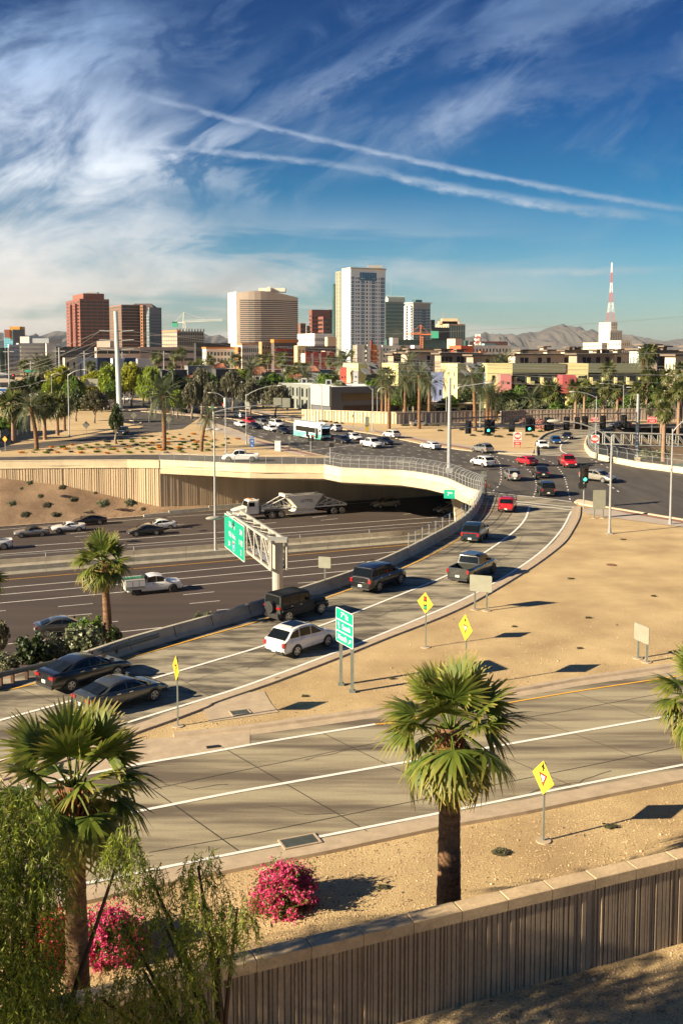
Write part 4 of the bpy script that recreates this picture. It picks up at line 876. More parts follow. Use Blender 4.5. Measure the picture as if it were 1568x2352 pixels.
# ---- dump truck and trailer
def dump():
 a0, a1 = G(559.5,1197, FW), G(786,1180, FW); hd_ = (a0 - a1).normalized(); c = (a0 + a1) / 2; n = Vector((-hd_.y, hd_.x,0)); n = n if n.y > 0 else -n
 S = (a0 - a1).length / 14.6; c = c + n * 1.2; ang = math.atan2(hd_.y, hd_.x); wpt = M('truck_white',(.72,.69,.60),.4, var=.06, scale=1.5, coat=.4); D_ = car_meshes('pickup')
 t = thing('semi_truck', 'white semi truck tractor with orange roof beacons on the freeway below the bridge', 'truck',(c.x, c.y, FW + .02), ang, Fg); t.scale = (S,1,1)
 def wheels(tt, xs, dual=True):
  for x in xs:
   for s in (1,-1):
    w = obj('wheel', D_['wh'], parent=tt, loc=(x, s * (1.05 if dual else 1.12),.52)); w.scale = (1.24,2.1 if dual else 1.3,1.24); w.rotation_euler = (0,0,0 if s > 0 else math.pi); obj('rim', D_['sp'], parent=w)
 wheels(t,(7.3,), False); wheels(t,(3.1,1.8))
 obj('frame_rail', MB().box(1.1,-.45,.62,8.2,-.3,.85).box(1.1,.3,.62,8.2,.45,.85), trimm, t)
 m = MB(); m.grid([[(x,-w,.75),(x,-w, zt - .15),(x,-w + .25, zt),(x, w - .25, zt),(x, w, zt - .15),(x, w,.75)] for x, w, zt in ((6.5,.98,2.1),(7.2,.93,1.98),(8.1,.82,1.78),(8.55,.72,1.62),(8.62,.66,1.5))]); m.f.append(tuple(24 + j for j in range(6))); obj('hood', m, wpt, t)
 m = MB()
 for s in (1,-1): m.grid([[(7.3 + .85 * math.cos(a), s * q,.5 + .80 * math.sin(a)) for q in (1.2,.7)] for a in [math.pi * k / 8 for k in range(9)]])
 obj('fender', m, wpt, t)
 m = MB(); m.grid([[(5.2,-y, z),(x1,-y, z),(x1, y, z),(5.2, y, z)] for z, x1, y in ((.9,6.9,1.08),(2.05,6.8,1.08),(2.85,6.5,1.0),(2.98,6.3,.85))], closed=True); m.f.append((12,13,14,15)); obj('cab', m, wpt, t)
 obj('windshield', MB().quad((6.82,-.95,2.08),(6.82,.95,2.08),(6.56,.88,2.78),(6.56,-.88,2.78)), cglass, t)
 for s in (1,-1): obj('side_window', MB().box(5.65, min(s * 1.0, s * 1.09),2.02,6.5, max(s * 1.0, s * 1.09),2.65), cglass, t)
 for s in (1,-1): obj('mirror', MB().box(6.75, min(s * 1.2, s * 1.36),1.95,6.85, max(s * 1.2, s * 1.36),2.5), trimm, t)
 obj('grille', MB().box(8.56,-.5,.85,8.66,.5,1.5), chrome, t); obj('bumper', MB().box(8.5,-1.12,.42,8.8,1.12,.78), wpt, t)
 for k in range(3): obj('fuel_tank', MB().tube([(4.2 + k * .78,-1.02,.74),(4.85 + k * .78,-1.02,.74)],.32,12), chrome if k % 2 else galv, t)
 for y in (-.7,0,.7): obj('beacon', MB().box(5.9, y - .12,2.98,6.1, y + .12,3.1), M('amber_lens',(.8,.22,.02),.3, var=0), t)
 obj('exhaust_stack', MB().tube([(5.05,.9,.9),(5.05,.9,3.2)],.09,8), chrome, t)
 obj('rear_fender', MB().box(1.0,-1.2,1.16,3.9,1.2,1.2), trimm, t); obj('cab_hoses', MB().box(4.5,-.5,1.0,5.1,.5,1.9), M('blue_hoses',(.05,.15,.25),.6, var=.2), t)
 u = thing('dump_trailer', 'white belly dump trailer lettered OTTO coupled behind the semi truck', 'trailer',(c.x, c.y, FW + .02), ang, Fg); u.scale = (S,1,1)
 wheels(u,(-7.3,-6.1))
 hop = MB()
 bt_ = [(-3.2,-.6,.6),(-.2,-.6,.6),(-.2,.6,.6),(-3.2,.6,.6)]; md = [(-3.1,-1.2,1.4),(-.5,-1.2,1.4),(-.5,1.2,1.4),(-3.1,1.2,1.4)]
 tp = [(-4.4,-1.2,3.25),(.9,-1.2,3.25),(.9,1.2,3.25),(-4.4,1.2,3.25)]; inn = [(-4.3,-1.1,3.24),(.8,-1.1,3.24),(.8,1.1,3.24),(-4.3,1.1,3.24)]; ib = [(-3.4,-.9,2.2),(-.3,-.9,2.2),(-.3,.9,2.2),(-3.4,.9,2.2)]
 hop.grid([bt_, md, tp, inn, ib], closed=True); hop.f.append((16,17,18,19)); hp = obj('hopper', hop, wpt, u)
 obj('hopper_rim', MB().box(-4.5,-1.27,3.1,1.0,-1.205,3.3).box(-4.5,1.205,3.1,1.0,1.27,3.3), wpt, u); obj('discharge_gate', MB().box(-3.5,-.95,.5,.1,.95,.85), wpt, u)
 obj('headboard', MB().box(.9,-1.2,3.1,1.35,1.2,3.5), wpt, u)
 obj('sill', MB().box(-8.0,-1.2,1.28,.2,-1.08,1.42).box(-8.0,1.08,1.28,.2,1.2,1.42), wpt, u)
 for y in (-1.1,1.1):
  for nm, a, b, q, fr in (('gooseneck', Vector((1.1, y,3.1)), Vector((4.6, y * .55,1.45)), Vector((-.3, y,1.5)),(.2,.45,.7)),('rear_truss', Vector((-4.5, y,2.85)), Vector((-8.0, y,1.5)), Vector((-3.2, y,1.36)),(.2,.45,.7))):
   obj(nm, MB().tube([a, b],.085,6), wpt, u); obj(nm, MB().tube([q, b],.085,6), wpt, u)
   pr = q
   for f in fr: obj('truss_brace', MB().tube([pr, a.lerp(b, f)],.05,4), wpt, u); pr = q.lerp(b, f + .08); obj('truss_brace', MB().tube([a.lerp(b, f), pr],.05,4), wpt, u)
 obj('axle_beam', MB().box(-7.9,-.5,.5,-5.4,.5,.8), trimm, u)
 put_text('OTTO',.62, trimm, hp, Vector((-1.9,1.215,2.35)), Matrix(((-1,0,0),(0,0,1),(0,1,0))).transposed())
 put_text('OTTO',.62, trimm, hp, Vector((-1.9,-1.215,2.35)), Matrix(((1,0,0),(0,0,1),(0,-1,0))).transposed())
dump()
# ---------------------------------------------------------------- signs
signg = M('sign_green',(.0,.30,.19),.4, var=.05, scale=2); signy = M('sign_yellow',(.85,.62,.04),.4, var=.04, scale=2); signw = M('sign_white',(.80,.78,.72),.4, var=.04, scale=2)
signr = M('sign_red',(.60,.03,.03),.4, var=.04, scale=2); signb = M('sign_blue',(.03,.12,.38),.4, var=.04, scale=2); signk = M('sign_black',(.01,.01,.01),.5, var=0); letw = M('lettering_white',(.85,.84,.78),.4, var=0)
Z3 = Vector((0,0,1))
def panel(name, poly, th, mat, parent, F_, zoff=0.0):
 """flat plate from a polygon in panel coordinates (x right, y up), facing F_ z"""
 m = MB(); m.prism(poly, zoff - th, zoff); o = obj(name, m, mat, parent); o.matrix_local = F_; return o
def rrect(w, h, r=.08, n=3):
 out = []
 for cx, cy, a0 in ((w / 2 - r, h / 2 - r,0),(-w / 2 + r, h / 2 - r,90),(-w / 2 + r,-h / 2 + r,180),(w / 2 - r,-h / 2 + r,270)):
  for k in range(n + 1): a = rad(a0 + 90 * k / n); out.append((cx + r * math.cos(a), cy + r * math.sin(a)))
 return out
def inset(poly, d):
 cx = sum(p[0] for p in poly) / len(poly); cy = sum(p[1] for p in poly) / len(poly); mx = max(math.hypot(p[0] - cx, p[1] - cy) for p in poly)
 return [(cx + (p[0] - cx) * (1 - d / mx), cy + (p[1] - cy) * (1 - d / mx)) for p in poly]
def FM(c, n): return Matrix.Translation(c) @ frame(n).to_4x4()
def diamond(d): return [(d / 2,0),(0, d / 2),(-d / 2,0),(0,-d / 2)]
RN = (-.92,-.39)
def diamond_sign(label, base, n, zc, d, art, group):
 p = G(*base); t = thing('warning_sign', label, 'road sign', p,0, group)
 m = MB(); m.box(-.035,-.035,0,.035,.035, zc + d * .42); obj('post', m, galvd, t); obj('footing', MB().tube([(0,0,0),(0,0,.04)],.28,12), curbm, t)
 off = Vector((n[0], n[1],0)).normalized() * .06
 F_ = FM(Vector((0,0, zc)) + off, n)
 panel('sign_back', diamond(d),.012, signback, t, F_,-.003); fp_ = panel('sign_face', diamond(d * .995),.004, signy, t, F_,.004)
 b1 = diamond(d * .93); b2 = diamond(d * .885); m = MB()
 for k in range(4): a, b, c, e = b1[k], b1[(k + 1) % 4], b2[(k + 1) % 4], b2[k]; m.quad((*a,.006),(*b,.006),(*c,.006),(*e,.006))
 o = obj('border', m, signk, t); o.matrix_local = F_
 def sh(name, poly, mat, z=.009):
  m = MB().sheet(poly, z); m.sheet(poly, z); o = obj(name, MB().sheet(poly, z), mat, t); o.matrix_local = F_
 def circ(cx, cy, r): return [(cx + r * math.cos(2 * math.pi * k / 20), cy + r * math.sin(2 * math.pi * k / 20)) for k in range(20)]
 if art == 'signal':
  sh('signal_graphic', [(-.13,-.42),(.13,-.42),(.13,.42),(-.13,.42)], signk)
  for cy, mt in ((.27, signr),(0, signy),(-.27, signg)): sh('lamp_graphic', circ(0, cy,.095), mt,.013)
 elif art == 'yield':
  sh('arrow_graphic', [(-.035,.25),(.045,.25),(.045,.36),(.13,.34),(.0,.56),(-.13,.34),(-.035,.36)], signk)
  sh('yield_graphic', [(-.26,.16),(0,-.36),(.26,.16)], signr); sh('yield_centre_graphic', [(-.13,.08),(0,-.18),(.13,.08)], signw,.013)
 else:
  for sx in (-1,1):
   poly = [(sx * .05,-.30),(sx * .15,-.30),(sx * .15,-.02),(sx * .19,.05),(sx * .26,.05),(sx * .13,.30),(sx * -.02,.10),(sx * .07,.10),(sx * .05,.0)]
   sh('arrow_graphic', poly if sx > 0 else poly[::-1], signk)
 return t
WG = 'yellow diamond warning signs'
diamond_sign('yellow diamond sign with a red, amber and green traffic signal picture beside the ramp',(977,1487),(-.74,-.67),2.75,1.30, 'signal', WG)
diamond_sign('yellow diamond sign with two black arrows seen almost edge-on beside the grey sedan',(409,1668), RN,2.85,1.25, 'arrows', WG)
diamond_sign('yellow diamond yield-ahead sign behind the top of the large right palm',(1069,1578), RN,3.25,1.45, 'yield', WG)
diamond_sign('yellow diamond yield-ahead sign nearest the camera, on the gravel right of the palm',(1247,1932),(-.90,-.43),2.42,1.28, 'yield', WG)
# the green street sign on two posts
pa, pb_ = G(782.8,1573.6), G(808.4,1589.8); n7 = Vector(((pb_ - pa).y,-(pb_ - pa).x,0)).normalized()
if n7.x > 0: n7 = -n7
c7 = (pa + pb_) / 2; t = thing('street_sign', 'green 7th St sign with south and north arrows on two square posts by the ramp', 'road sign', c7)
for p in (pa, pb_): q = p - c7; obj('post', MB().box(q.x - .09, q.y - .09,0, q.x + .09, q.y + .09,4.0), galvd, t); obj('post_base', MB().box(q.x - .16, q.y - .16,0, q.x + .16, q.y + .16,.12), galvd, t)
F_ = FM(Vector((0,0,3.32)) + n7 * .13, n7); w7, h7 = 1.95,1.86
panel('sign_back', rrect(w7, h7,.12),.03, signback, t, F_,-.004); panel('sign_border', rrect(w7, h7,.12),.004, signw, t, F_,.002)
for cy, hh in ((.62,.56),(0,.56),(-.62,.56)): panel('sign_face', rrect(w7 - .08, hh,.06),.004, signg, t, F_ @ Matrix.Translation((0, cy,0)),.008)
def ptxt(s, size, x, y, F_=None, t=None, mat=letw, name='lettering', z=.010):
 o = obj(name, text_mesh(s, size, mat,.002), parent=t); o.matrix_local = F_ @ Matrix.Translation((x, y, z)); return o
ptxt('7',.40,-.28,.62, F_, t); ptxt('TH',.18,-.08,.72, F_, t); ptxt('St',.40,.28,.60, F_, t); ptxt('South',.40,.22,0, F_, t); ptxt('North',.40,-.22,-.62, F_, t)
def arrow(F_, t, x, y, a, s=.2, mat=None):
 pts = [(-.16,-1),(.16,-1),(.16,.1),(.5,.0),(0,1.0),(-.5,.0),(-.16,.1)]; ca, sa = math.cos(a), math.sin(a)
 o = obj('arrow_graphic', MB().sheet([(x + s * (px * ca - py * sa), y + s * (px * sa + py * ca)) for px, py in pts],.012), mat or letw, t); o.matrix_local = F_
arrow(F_, t,-.62,.02, rad(20)); arrow(F_, t,.62,-.62, rad(-50))
# sign backs on posts
def backboard(label, bases, c0, w, h, n, thick=.03, z0=0, postw=.06, kind='back'):
 ps = [G(u, v, z0) for u, v in bases]; c = sum(ps, Vector()) / len(ps); t = thing('road_sign', label, 'road sign', c,0, 'plain sign backs beside the roads')
 nv = Vector((n[0], n[1],0)).normalized()
 for p in ps: q = p - c; obj('post', MB().box(q.x - postw, q.y - postw,0, q.x + postw, q.y + postw, c0 + h * .46), galvd, t); obj('footing', MB().tube([(q.x, q.y,0),(q.x, q.y,.04)],.3,10), curbm, t)
 F_ = FM(Vector((0,0, c0)) - nv * .1,-nv); panel('panel', rrect(w, h,.08), thick, signback, t, F_ if kind == 'back' else FM(Vector((0,0, c0)) + nv * .1, nv)); return t
def pxdir(a, b): d = G(*b) - G(*a); d = Vector((-d.y, d.x,0)).normalized(); return d if d.y > 0 else -d
backboard('back of a wide two-post sign at the ramp edge before the grey pickup', [(1089.8,1400.4),(1117,1403)],1.9,1.55,1.15, pxdir((1089.8,1400.4),(1117,1403)))
backboard('back of a rectangular sign on two posts alone on the gravel near the right edge', [(1463.7,1512),(1483.5,1521)],1.60,1.35,1.0, pxdir((1463.7,1512),(1483.5,1521)))
backboard('back of a tall sign on two posts below the green signal at the corner', [(1363.8,1190.3),(1383.9,1190.3)],2.0,1.35,2.1,(0,1))
t = backboard('back of a small sign standing on the barrier right of the overhead sign truss', [(746,1358)],2.2,.95,.85,(.3,1))
t = backboard('two grey sign backs on one post where the curved fence meets the ramp', [(1109.3,1135)],2.35,.62,1.15,(-.2,1), postw=.1)
# DO NOT ENTER / WRONG WAY
def dne(label, base, zc, w, wrong, posts=True, single=None):
 p = G(*base); t = thing('regulatory_sign', label, 'road sign', p,0, 'red and white do-not-enter signs'); n = Vector((-p.x,-p.y,0)).normalized(); n = Vector((n.x * .4 - .02,-1,0)).normalized()
 for sx in ((-w * .38, w * .38) if posts else (0,)): obj('post', MB().box(sx - .04,-.04,0, sx + .04,.04, zc + w * .4), signr if posts else galv, t)
 F_ = FM(Vector((0,0, zc)) + n * .08, n); panel('sign_face', rrect(w, w,.05),.02, signw, t, F_)
 m = MB(); m.sheet([(w * .47 * math.cos(2 * math.pi * k / 28), w * .47 * math.sin(2 * math.pi * k / 28)) for k in range(28)],.004); o = obj('red_disc', m, signr, t); o.matrix_local = F_
 o = obj('white_bar', MB().box(-w * .38,-w * .075,.004, w * .38, w * .075,.008), signw, t); o.matrix_local = F_
 ptxt('DO NOT', w * .17,0, w * .2, F_, t, z=.008); ptxt('ENTER', w * .17,0,-w * .2, F_, t, z=.008)
 if wrong:
  F2 = FM(Vector((0,0, zc - w * .86)) + n * .08, n); panel('wrong_way_panel', rrect(w * .95, w * .66,.04),.02, signr, t, F2); ptxt('WRONG', w * .25,0, w * .14, F2, t, z=.004); ptxt('WAY', w * .25,0,-w * .16, F2, t, z=.004)
 return t
dne('DO NOT ENTER sign above a red WRONG WAY panel on red posts',(1187.5,1029.5),2.25,1.35, True)
dne('DO NOT ENTER sign on the lamp post at the start of the far curved barrier',(1364.5,1039),2.35,1.45, False, False)
def wrongway(label, base, zc, w, h=None, lines=('WRONG', 'WAY')):
 p = G(*base); t = thing('regulatory_sign', label, 'road sign', p,0, 'small red wrong-way signs'); h = h or w * .66; n = (0,-1)
 obj('post', MB().box(-.04,-.04,0,.04,.04, zc), galv, t); F_ = FM(Vector((0,-.08, zc)), n); panel('sign_face', rrect(w, h,.04),.02, signr, t, F_)
 m = MB(); iw, ih = w * .46, h * .44
 for a, b, c, d in ((-iw,-ih, iw,-ih + .03),(-iw, ih - .03, iw, ih),(-iw,-ih,-iw + .03, ih),(iw - .03,-ih, iw, ih)): m.box(a, b,.0, c, d,.004)
 o = obj('border', m, signw, t); o.matrix_local = F_
 for k, s in enumerate(lines): ptxt(s, w * .25,0, h * .2 - k * h * .4, F_, t, z=.003)
wrongway('small red WRONG WAY sign standing in the pink flowers',(1205,985),2.2,1.0)
wrongway('small red WRONG WAY sign behind the hanging signals by the black vehicle',(1363,990),2.6,1.5)
wrongway('small red WRONG WAY sign above the right end of the white sign truss',(1495,1012),4.1,1.9)
# blue interstate sign, arrow sign
p = G(579,1053); t = thing('route_sign', 'tall blue EAST 10 route marker with an arrow beside the white bridge pickup', 'road sign', p)
obj('post', MB().box(-.05,-.05,0,.05,.05,3.4), galv, t)
for zc, h, s, sz in ((3.55,.32, 'EAST',.22),(2.85,.8, '10',.42),(2.15,.5, '',.1)):
 F_ = FM(Vector((0,-.08, zc)),(0,-1)); panel('sign_face', rrect(.75, h,.05),.02, signb, t, F_)
 if s: ptxt(s, sz,0,0, F_, t)
 else: arrow(F_, t,0,0, rad(45),.2)
p = G(1178,1027); t = thing('one_way_sign', 'small white ONE WAY arrow sign on a pole left of the DO NOT ENTER sign', 'road sign', p)
obj('post', MB().tube([(0,0,0),(0,0,4.1)],.06,6), galv, t); F_ = FM(Vector((0,-.1,4.0)),(0,-1)); panel('sign_face', rrect(1.0,.36,.03),.02, signk, t, F_); arrow(F_, t,0,0, rad(90),.42, letw)
for i,(b, lab, h, col) in enumerate((((308,975), 'back of a diamond sign on the strip right of the big steel pole',2.2, signback),((199,1000), 'back of a diamond sign on the dirt beside the left lamp post',2.2, signback),((388,988), 'back of a yellow diamond sign behind the middle date palm',2.4, signback))):
 p = G(*b); t = thing('road_sign', lab, 'road sign', p,0, 'plain diamond sign backs'); obj('post', MB().box(-.04,-.04,0,.04,.04, h + .3), galvd, t)
 F_ = FM(Vector((0,-.06, h)),(.2,-1)); panel('panel', diamond(1.6),.02, col, t, F_)
p = G(13,1037); t = thing('warning_sign', 'small orange diamond warning sign at the left edge of the bridge road', 'road sign', p,0, WG); obj('post', MB().box(-.04,-.04,0,.04,.04,2.6), galv, t); panel('sign_face', diamond(1.1),.02, M('sign_orange',(.8,.28,.02),.4, var=0), t, FM(Vector((0,-.06,2.2)),(-.5,-1)))
p = G(843,999); t = thing('object_marker_sign', 'grey median sign back above a yellow and black striped marker by the white pickup', 'road sign', p); obj('post', MB().box(-.05,-.05,0,.05,.05,3), galv, t); panel('panel', rrect(.9,2.0,.05),.03, signback, t, FM(Vector((0,-.07,2.9)),(.1,-1)))
m = MB()
for k in range(4): m.quad((-.3,-.08,.8 + k * .25),(.3,-.08,.95 + k * .25),(.3,-.08,1.07 + k * .25),(-.3,-.08,.92 + k * .25))
obj('marker_stripe', m, signy, t); obj('marker_panel', MB().box(-.32,-.075,.75,.32,-.055,2.0), signk, t)
# signal controller cabinet and small drains
p = G(638,1036.6); t = thing('control_cabinet', 'white signal control cabinet on the dirt by the bridge road', 'cabinet', p); obj('cabinet_body', MB().box(-.5,-.4,.1,.5,.4,1.75), signw, t); obj('plinth', MB().box(-.6,-.5,0,.6,.5,.1), curbm, t); obj('lid', MB().box(-.55,-.45,1.75,.55,.45,1.85), signw, t)
def grate(label, a, b, c, bars, n=11):
 P0, P1, P3 = G(*a), G(*b), G(*c); t = thing('storm_drain', label, 'drain grate', P0,0, 'drain grates in the gutters'); u, v = P1 - P0, P3 - P0
 def pt(s, q, z): w = u * s + v * q; return (w.x, w.y, z)
 m = MB(); i = 0
 for s0, s1, q0, q1 in ((-.06,1.06,-.12,0),(-.06,1.06,1,1.12),(-.06,0,0,1),(1,1.06,0,1)):
  m.v += [pt(s0, q0,.026), pt(s1, q0,.026), pt(s1, q1,.026), pt(s0, q1,.026), pt(s0, q0,.06), pt(s1, q0,.06), pt(s1, q1,.06), pt(s0, q1,.06)]; j = len(m.v) - 8; m.f += [(j + 4, j + 5, j + 6, j + 7),(j, j + 1, j + 5, j + 4),(j + 2, j + 3, j + 7, j + 6),(j + 1, j + 2, j + 6, j + 5),(j + 3, j, j + 4, j + 7)]
 obj('grate_frame', m, curbm, t); obj('pit', MB().quad(pt(0,0,.03), pt(1,0,.03), pt(1,1,.03), pt(0,1,.03)), signk, t)  # no hole: a flat black sheet paints the darkness under the bars
 for k in range(n):
  q = (k + .5) / n; m = MB(); m.quad(pt(0, q - .22 / n,.05), pt(1, q - .22 / n,.05), pt(1, q + .22 / n,.05), pt(0, q + .22 / n,.05)); obj('bar', m, galvd, t)
grate('large dark steel drain grate in the near gutter above the pink bush',(657,1951),(734,1936),(643,1933),1)
grate('small steel drain grate in the concrete apron between the two roads',(536,1645),(576,1640),(528,1636),1,8)
ap = [G(u, v) for u, v in ((465,1626),(500,1606),(545,1592),(607,1589),(622,1616),(640,1636),(560,1648),(480,1660))]
struct('drain_apron', MB().sheet(xy(ap),.025), curbm)
for (u, v), lab in (((1403,1298), 'rusty round manhole cover on the open gravel'), ):
 p = G(u, v); tag(obj('manhole_cover', MB().tube([(0,0,0),(0,0,.05)],.42,20), M('rusty_iron',(.20,.09,.05),.9, var=.2, scale=4), loc=p), lab, 'manhole cover')
t = tag(obj('utility_box_lid', MB().box(-.9,-.22,0,.9,.22,.05), curbm, loc=G(698,1651) + Vector((0,0,.0)), rz=rad(22)), 'pale rectangular utility box lid in the gravel by the frontage kerb', 'box lid')
tag(obj('road_debris', MB().box(-.3,-.12,0,.3,.12,.03), blackm, loc=G(489.7,1717) + Vector((0,0,.03)), rz=.3), 'flat black scrap lying on the concrete gore', 'debris')
# ---------------------------------------------------------------- poles and lamps
def lamp_head(parent, p, d, s=1.0):
 m = MB(); d = Vector((d[0], d[1],0)).normalized(); n = Vector((-d.y, d.x,0)); rows = []
 for f, w, h in ((0,.06,.05),(.15,.16,.10),(.5,.22,.12),(.85,.16,.09),(1.0,.05,.03)):
  c = Vector(p) + d * f * .9 * s; rows.append([tuple(c + n * (w * s * math.cos(a)) + Vector((0,0, h * s * math.sin(a)))) for a in [2 * math.pi * k / 8 for k in range(8)]])
 m.grid(rows, closed=True); obj('lamp_head', m, steelw, parent, smooth=True)
def lamp(label, base, vtop, uarm=None, varm=None, z=0, r=.12, armz=None, group='street lamps', head=1.0, azim=None, back=0.0):
 p = G(*base, z); h = Zat(vtop, p.y) - z; t = thing('street_lamp', label, 'street lamp', p,0, group)
 obj('pole', MB().tube([(0,0,0),(0,0, h)], [r, r * .6],8), galv, t); obj('base_plate', MB().box(-.25,-.25,0,.25,.25,.08).tube([(0,0,.08),(0,0,.5)], r * 1.4,8), galv, t)
 if uarm is not None:
  Yb = p.y + back; zt_ = Zat(varm, Yb) - z; xt = Xat(uarm, Yb, zt_ + z) - p.x; e = Vector((xt, back, zt_))
  pts = [Vector((0,0, h - .3))] + [Vector((e.x * f, e.y * f,(h - .3) + (zt_ - h + .3) * (1 - (1 - f) ** 2))) for f in (.2,.4,.6,.8,1)]
  obj('arm', MB().tube(pts, [.075,.07,.065,.06,.055,.05],6), galv, t); lamp_head(t, e,(e.x, e.y), head)
 return t
lamp('lamp post on open gravel with a long arm reaching left over the signals',(1398.6,1226),1001,1289,967, r=.13, head=1.6)
lamp('tall lamp post near the right edge of the picture',(1537.7,1205),985,1600,955, r=.13, head=1.4)
mt = G(495,1264.7, FW + .4)
t = thing('street_lamp', 'very tall pole with two small lamp heads standing in the freeway median', 'street lamp', mt,0, 'street lamps'); h = Zat(986, mt.y) - mt.z
obj('pole', MB().tube([(0,0,0),(0,0, h)], [.17,.09],8), galv, t); obj('base_plate', MB().box(-.35,-.35,0,.35,.35,.12), galv, t)
lamp_head(t,(-.1,0, h),(-1,-.1),1.1); lamp_head(t,(.1,0, h),(1,-.1),1.1)
lamp('lamp post left of the big steel pole with a braced arm reaching right',(160,1003.6),859,190,849, r=.13, head=1.3)
lamp('thin lamp post behind the white pickup on the bridge with a short left arm',(519,1040.5),912,489,902, r=.11)
lamp('lamp post in front of the queue tail with a long arm to the upper right',(566,1020.5),905,637,885.5, r=.11, head=1.3)
lamp('lamp post behind the bus with its arm reaching up to the left',(739,968),886,706,871, r=.11)
lamp('lamp post at the sound wall below the dark corner building, arm to the left',(855.3,988),893,817,876, r=.12)
lamp('short lamp post just right of the dark corner building',(866,968),898,876,890, r=.1)
lamp('lamp post before the blue condo wall with its arm to the upper right',(1024,970),855,1046,844, r=.12, head=1.2)
lamp('lamp post right of the blue condo wall under the left-reaching arm',(1101,985),908,1060,884, r=.12)
lamp('lamp post at the start of the far curved barrier, arm to the left',(1366.5,1037.5),910,1322,900, r=.12, head=1.4)
lamp('lamp post beside the black vehicle with a curved left arm before the condos',(1429,984.5),884,1388,881, r=.12, head=1.4)
lamp('lamp post far left beside the parked traffic',(121,960),860,131,857, r=.1)
lamp('thin lamp post among the trees left of the big steel pole',(298,925),845,290,838, r=.09)
lamp('thin lamp post in front of the grey low houses',(398,950),855,372,848, r=.09)
lamp('far lamp post behind the stucco condos at the right',(1446,960),905,1456,898, r=.09)
# the big bridge-side signal truss
SG = 'signal heads hanging over the intersection'
q1, q2 = G(1030.5,1085), G(1460.8,1059.6); t = thing('signal_truss', 'long rusty steel truss on two tall posts spanning the intersection', 'signal gantry',(0,0,0))
def T1(s, z): a = q1.lerp(q2, s); return Vector((a.x, a.y, z))
tops_ = Zat(905, q2.y)
obj('post', MB().tube([(q1.x, q1.y,0),(q1.x, q1.y, Zat(868, q1.y))], [.32,.22],10), galv, t); obj('post', MB().tube([(q2.x, q2.y,.5),(q2.x, q2.y, tops_)], [.32,.22],10), galv, t)
for q in (q1, q2): obj('base_plate', MB().box(q.x - .45, q.y - .45,0, q.x + .45, q.y + .45,.7), creamc if q is q2 else galv, t)
rust = M('rusty_chord',(.30,.22,.16),.7, var=.3, scale=1.2)
zt_, zb_ = 7.85,6.45
obj('top_chord', MB().tube([T1(0, zt_), T1(.5, zt_ + .25), T1(1, zt_)],.11,8), rust, t); obj('bottom_chord', MB().tube([T1(0, zb_), T1(.5, zb_ + .1), T1(1, zb_)],.09,8), galv, t)
nB = 18
for k in range(nB):
 a, b = T1(k / nB, zt_ + .2), T1((k + .5) / nB, zb_ + .05); c = T1((k + 1) / nB, zt_ + .2); obj('truss_brace', MB().tube([a, b],.035,4), galv, t); obj('truss_brace', MB().tube([b, c],.035,4), galv, t)
# its lamp arm
e1 = Vector((Xat(1123, q1.y,0), q1.y, Zat(880, q1.y))); e1.x = Xat(1075, q1.y, e1.z); hz = Zat(915, q1.y)
obj('lamp_arm', MB().tube([(q1.x, q1.y, hz),(q1.x + (e1.x - q1.x) * .5, q1.y, hz + (e1.z - hz) * .75),(e1.x + 2.4, q1.y, e1.z)],.08,6), galv, t); lamp_head(t,(e1.x + 2.4, q1.y, e1.z),(1,0),1.4)
sigb = M('signal_housing',(.012,.012,.011),.6, var=0); offl = [M('signal_lens_' + n, c,.3, var=0) for n, c in (('red',(.10,.01,.01)),('amber',(.12,.05,.005)),('green',(.01,.07,.04)))]
glit = M('signal_lens_green_lit',(.0,.5,.3),.3, var=0, emit=(.05,1,.55,2.5)); rlit = M('signal_lens_red_lit',(.6,.02,.02),.3, var=0, emit=(1,.05,.03,2.0))
def sighead(loc, ang, label, lit=None, group=SG, parent=None, s=1.0, plate=True):
 t = parent or thing('traffic_signal', label, 'traffic signal', loc, ang, group); o = []
 if parent: t = obj('signal_head', MB().box(-.18,-.15,-.55,.18,.15,.55), sigb, parent); t.location = loc; t.rotation_euler = (0,0, ang)
 else: obj('housing', MB().box(-.18 * s,-.15 * s,-.55 * s,.18 * s,.15 * s,.55 * s), sigb, t)
 if parent: t.scale = (s,) * 3; s = 1
 if plate: obj('backplate', MB().box(-.33 * s,.12 * s,-.72 * s,.33 * s,.16 * s,.72 * s), sigb, t)
 for k in range(3):
  z = (.36 - k * .36) * s; m = MB().tube([(0,-.152 * s, z),(0,-.165 * s, z)],.13 * s,12); obj('lens', m,(glit if k == 2 else rlit) if lit == k else offl[k], t)
  v = MB(); v.grid([[(.16 * s * math.cos(a), y, z + .16 * s * math.sin(a)) for a in [rad(-20 + 220 * j / 6) for j in range(7)]] for y in (-.15 * s,-.38 * s)]); obj('visor', v, sigb, t)
 return t
lx = [(222, 'first hanging signal from the left, shown from behind',1, None),(343, 'second hanging signal from the left, lit with a green arrow',0,2),(370, 'hanging signal back just right of the lit green arrow',1, None),(495, 'hanging signal back between the two palms and the pink flowers',1, None),(600, 'hanging signal above the DO NOT ENTER sign',0,2),(623, 'hanging signal back tight against the one above the DO NOT ENTER sign',1, None),(717, 'hanging signal left of the rusty truss joint',0, None),(741, 'hanging signal back right under the rusty truss joint',1, None),(838, 'hanging signal under the lamp arm right of the truss joint',0, None),(905, 'hanging signal back over the far ramp',1, None),(954, 'hanging signal beside the second red wrong-way sign',0, None),(1066, 'hanging signal left of the black vehicle',0, None),(1198, 'rightmost hanging signal before the black vehicle',0, None)]
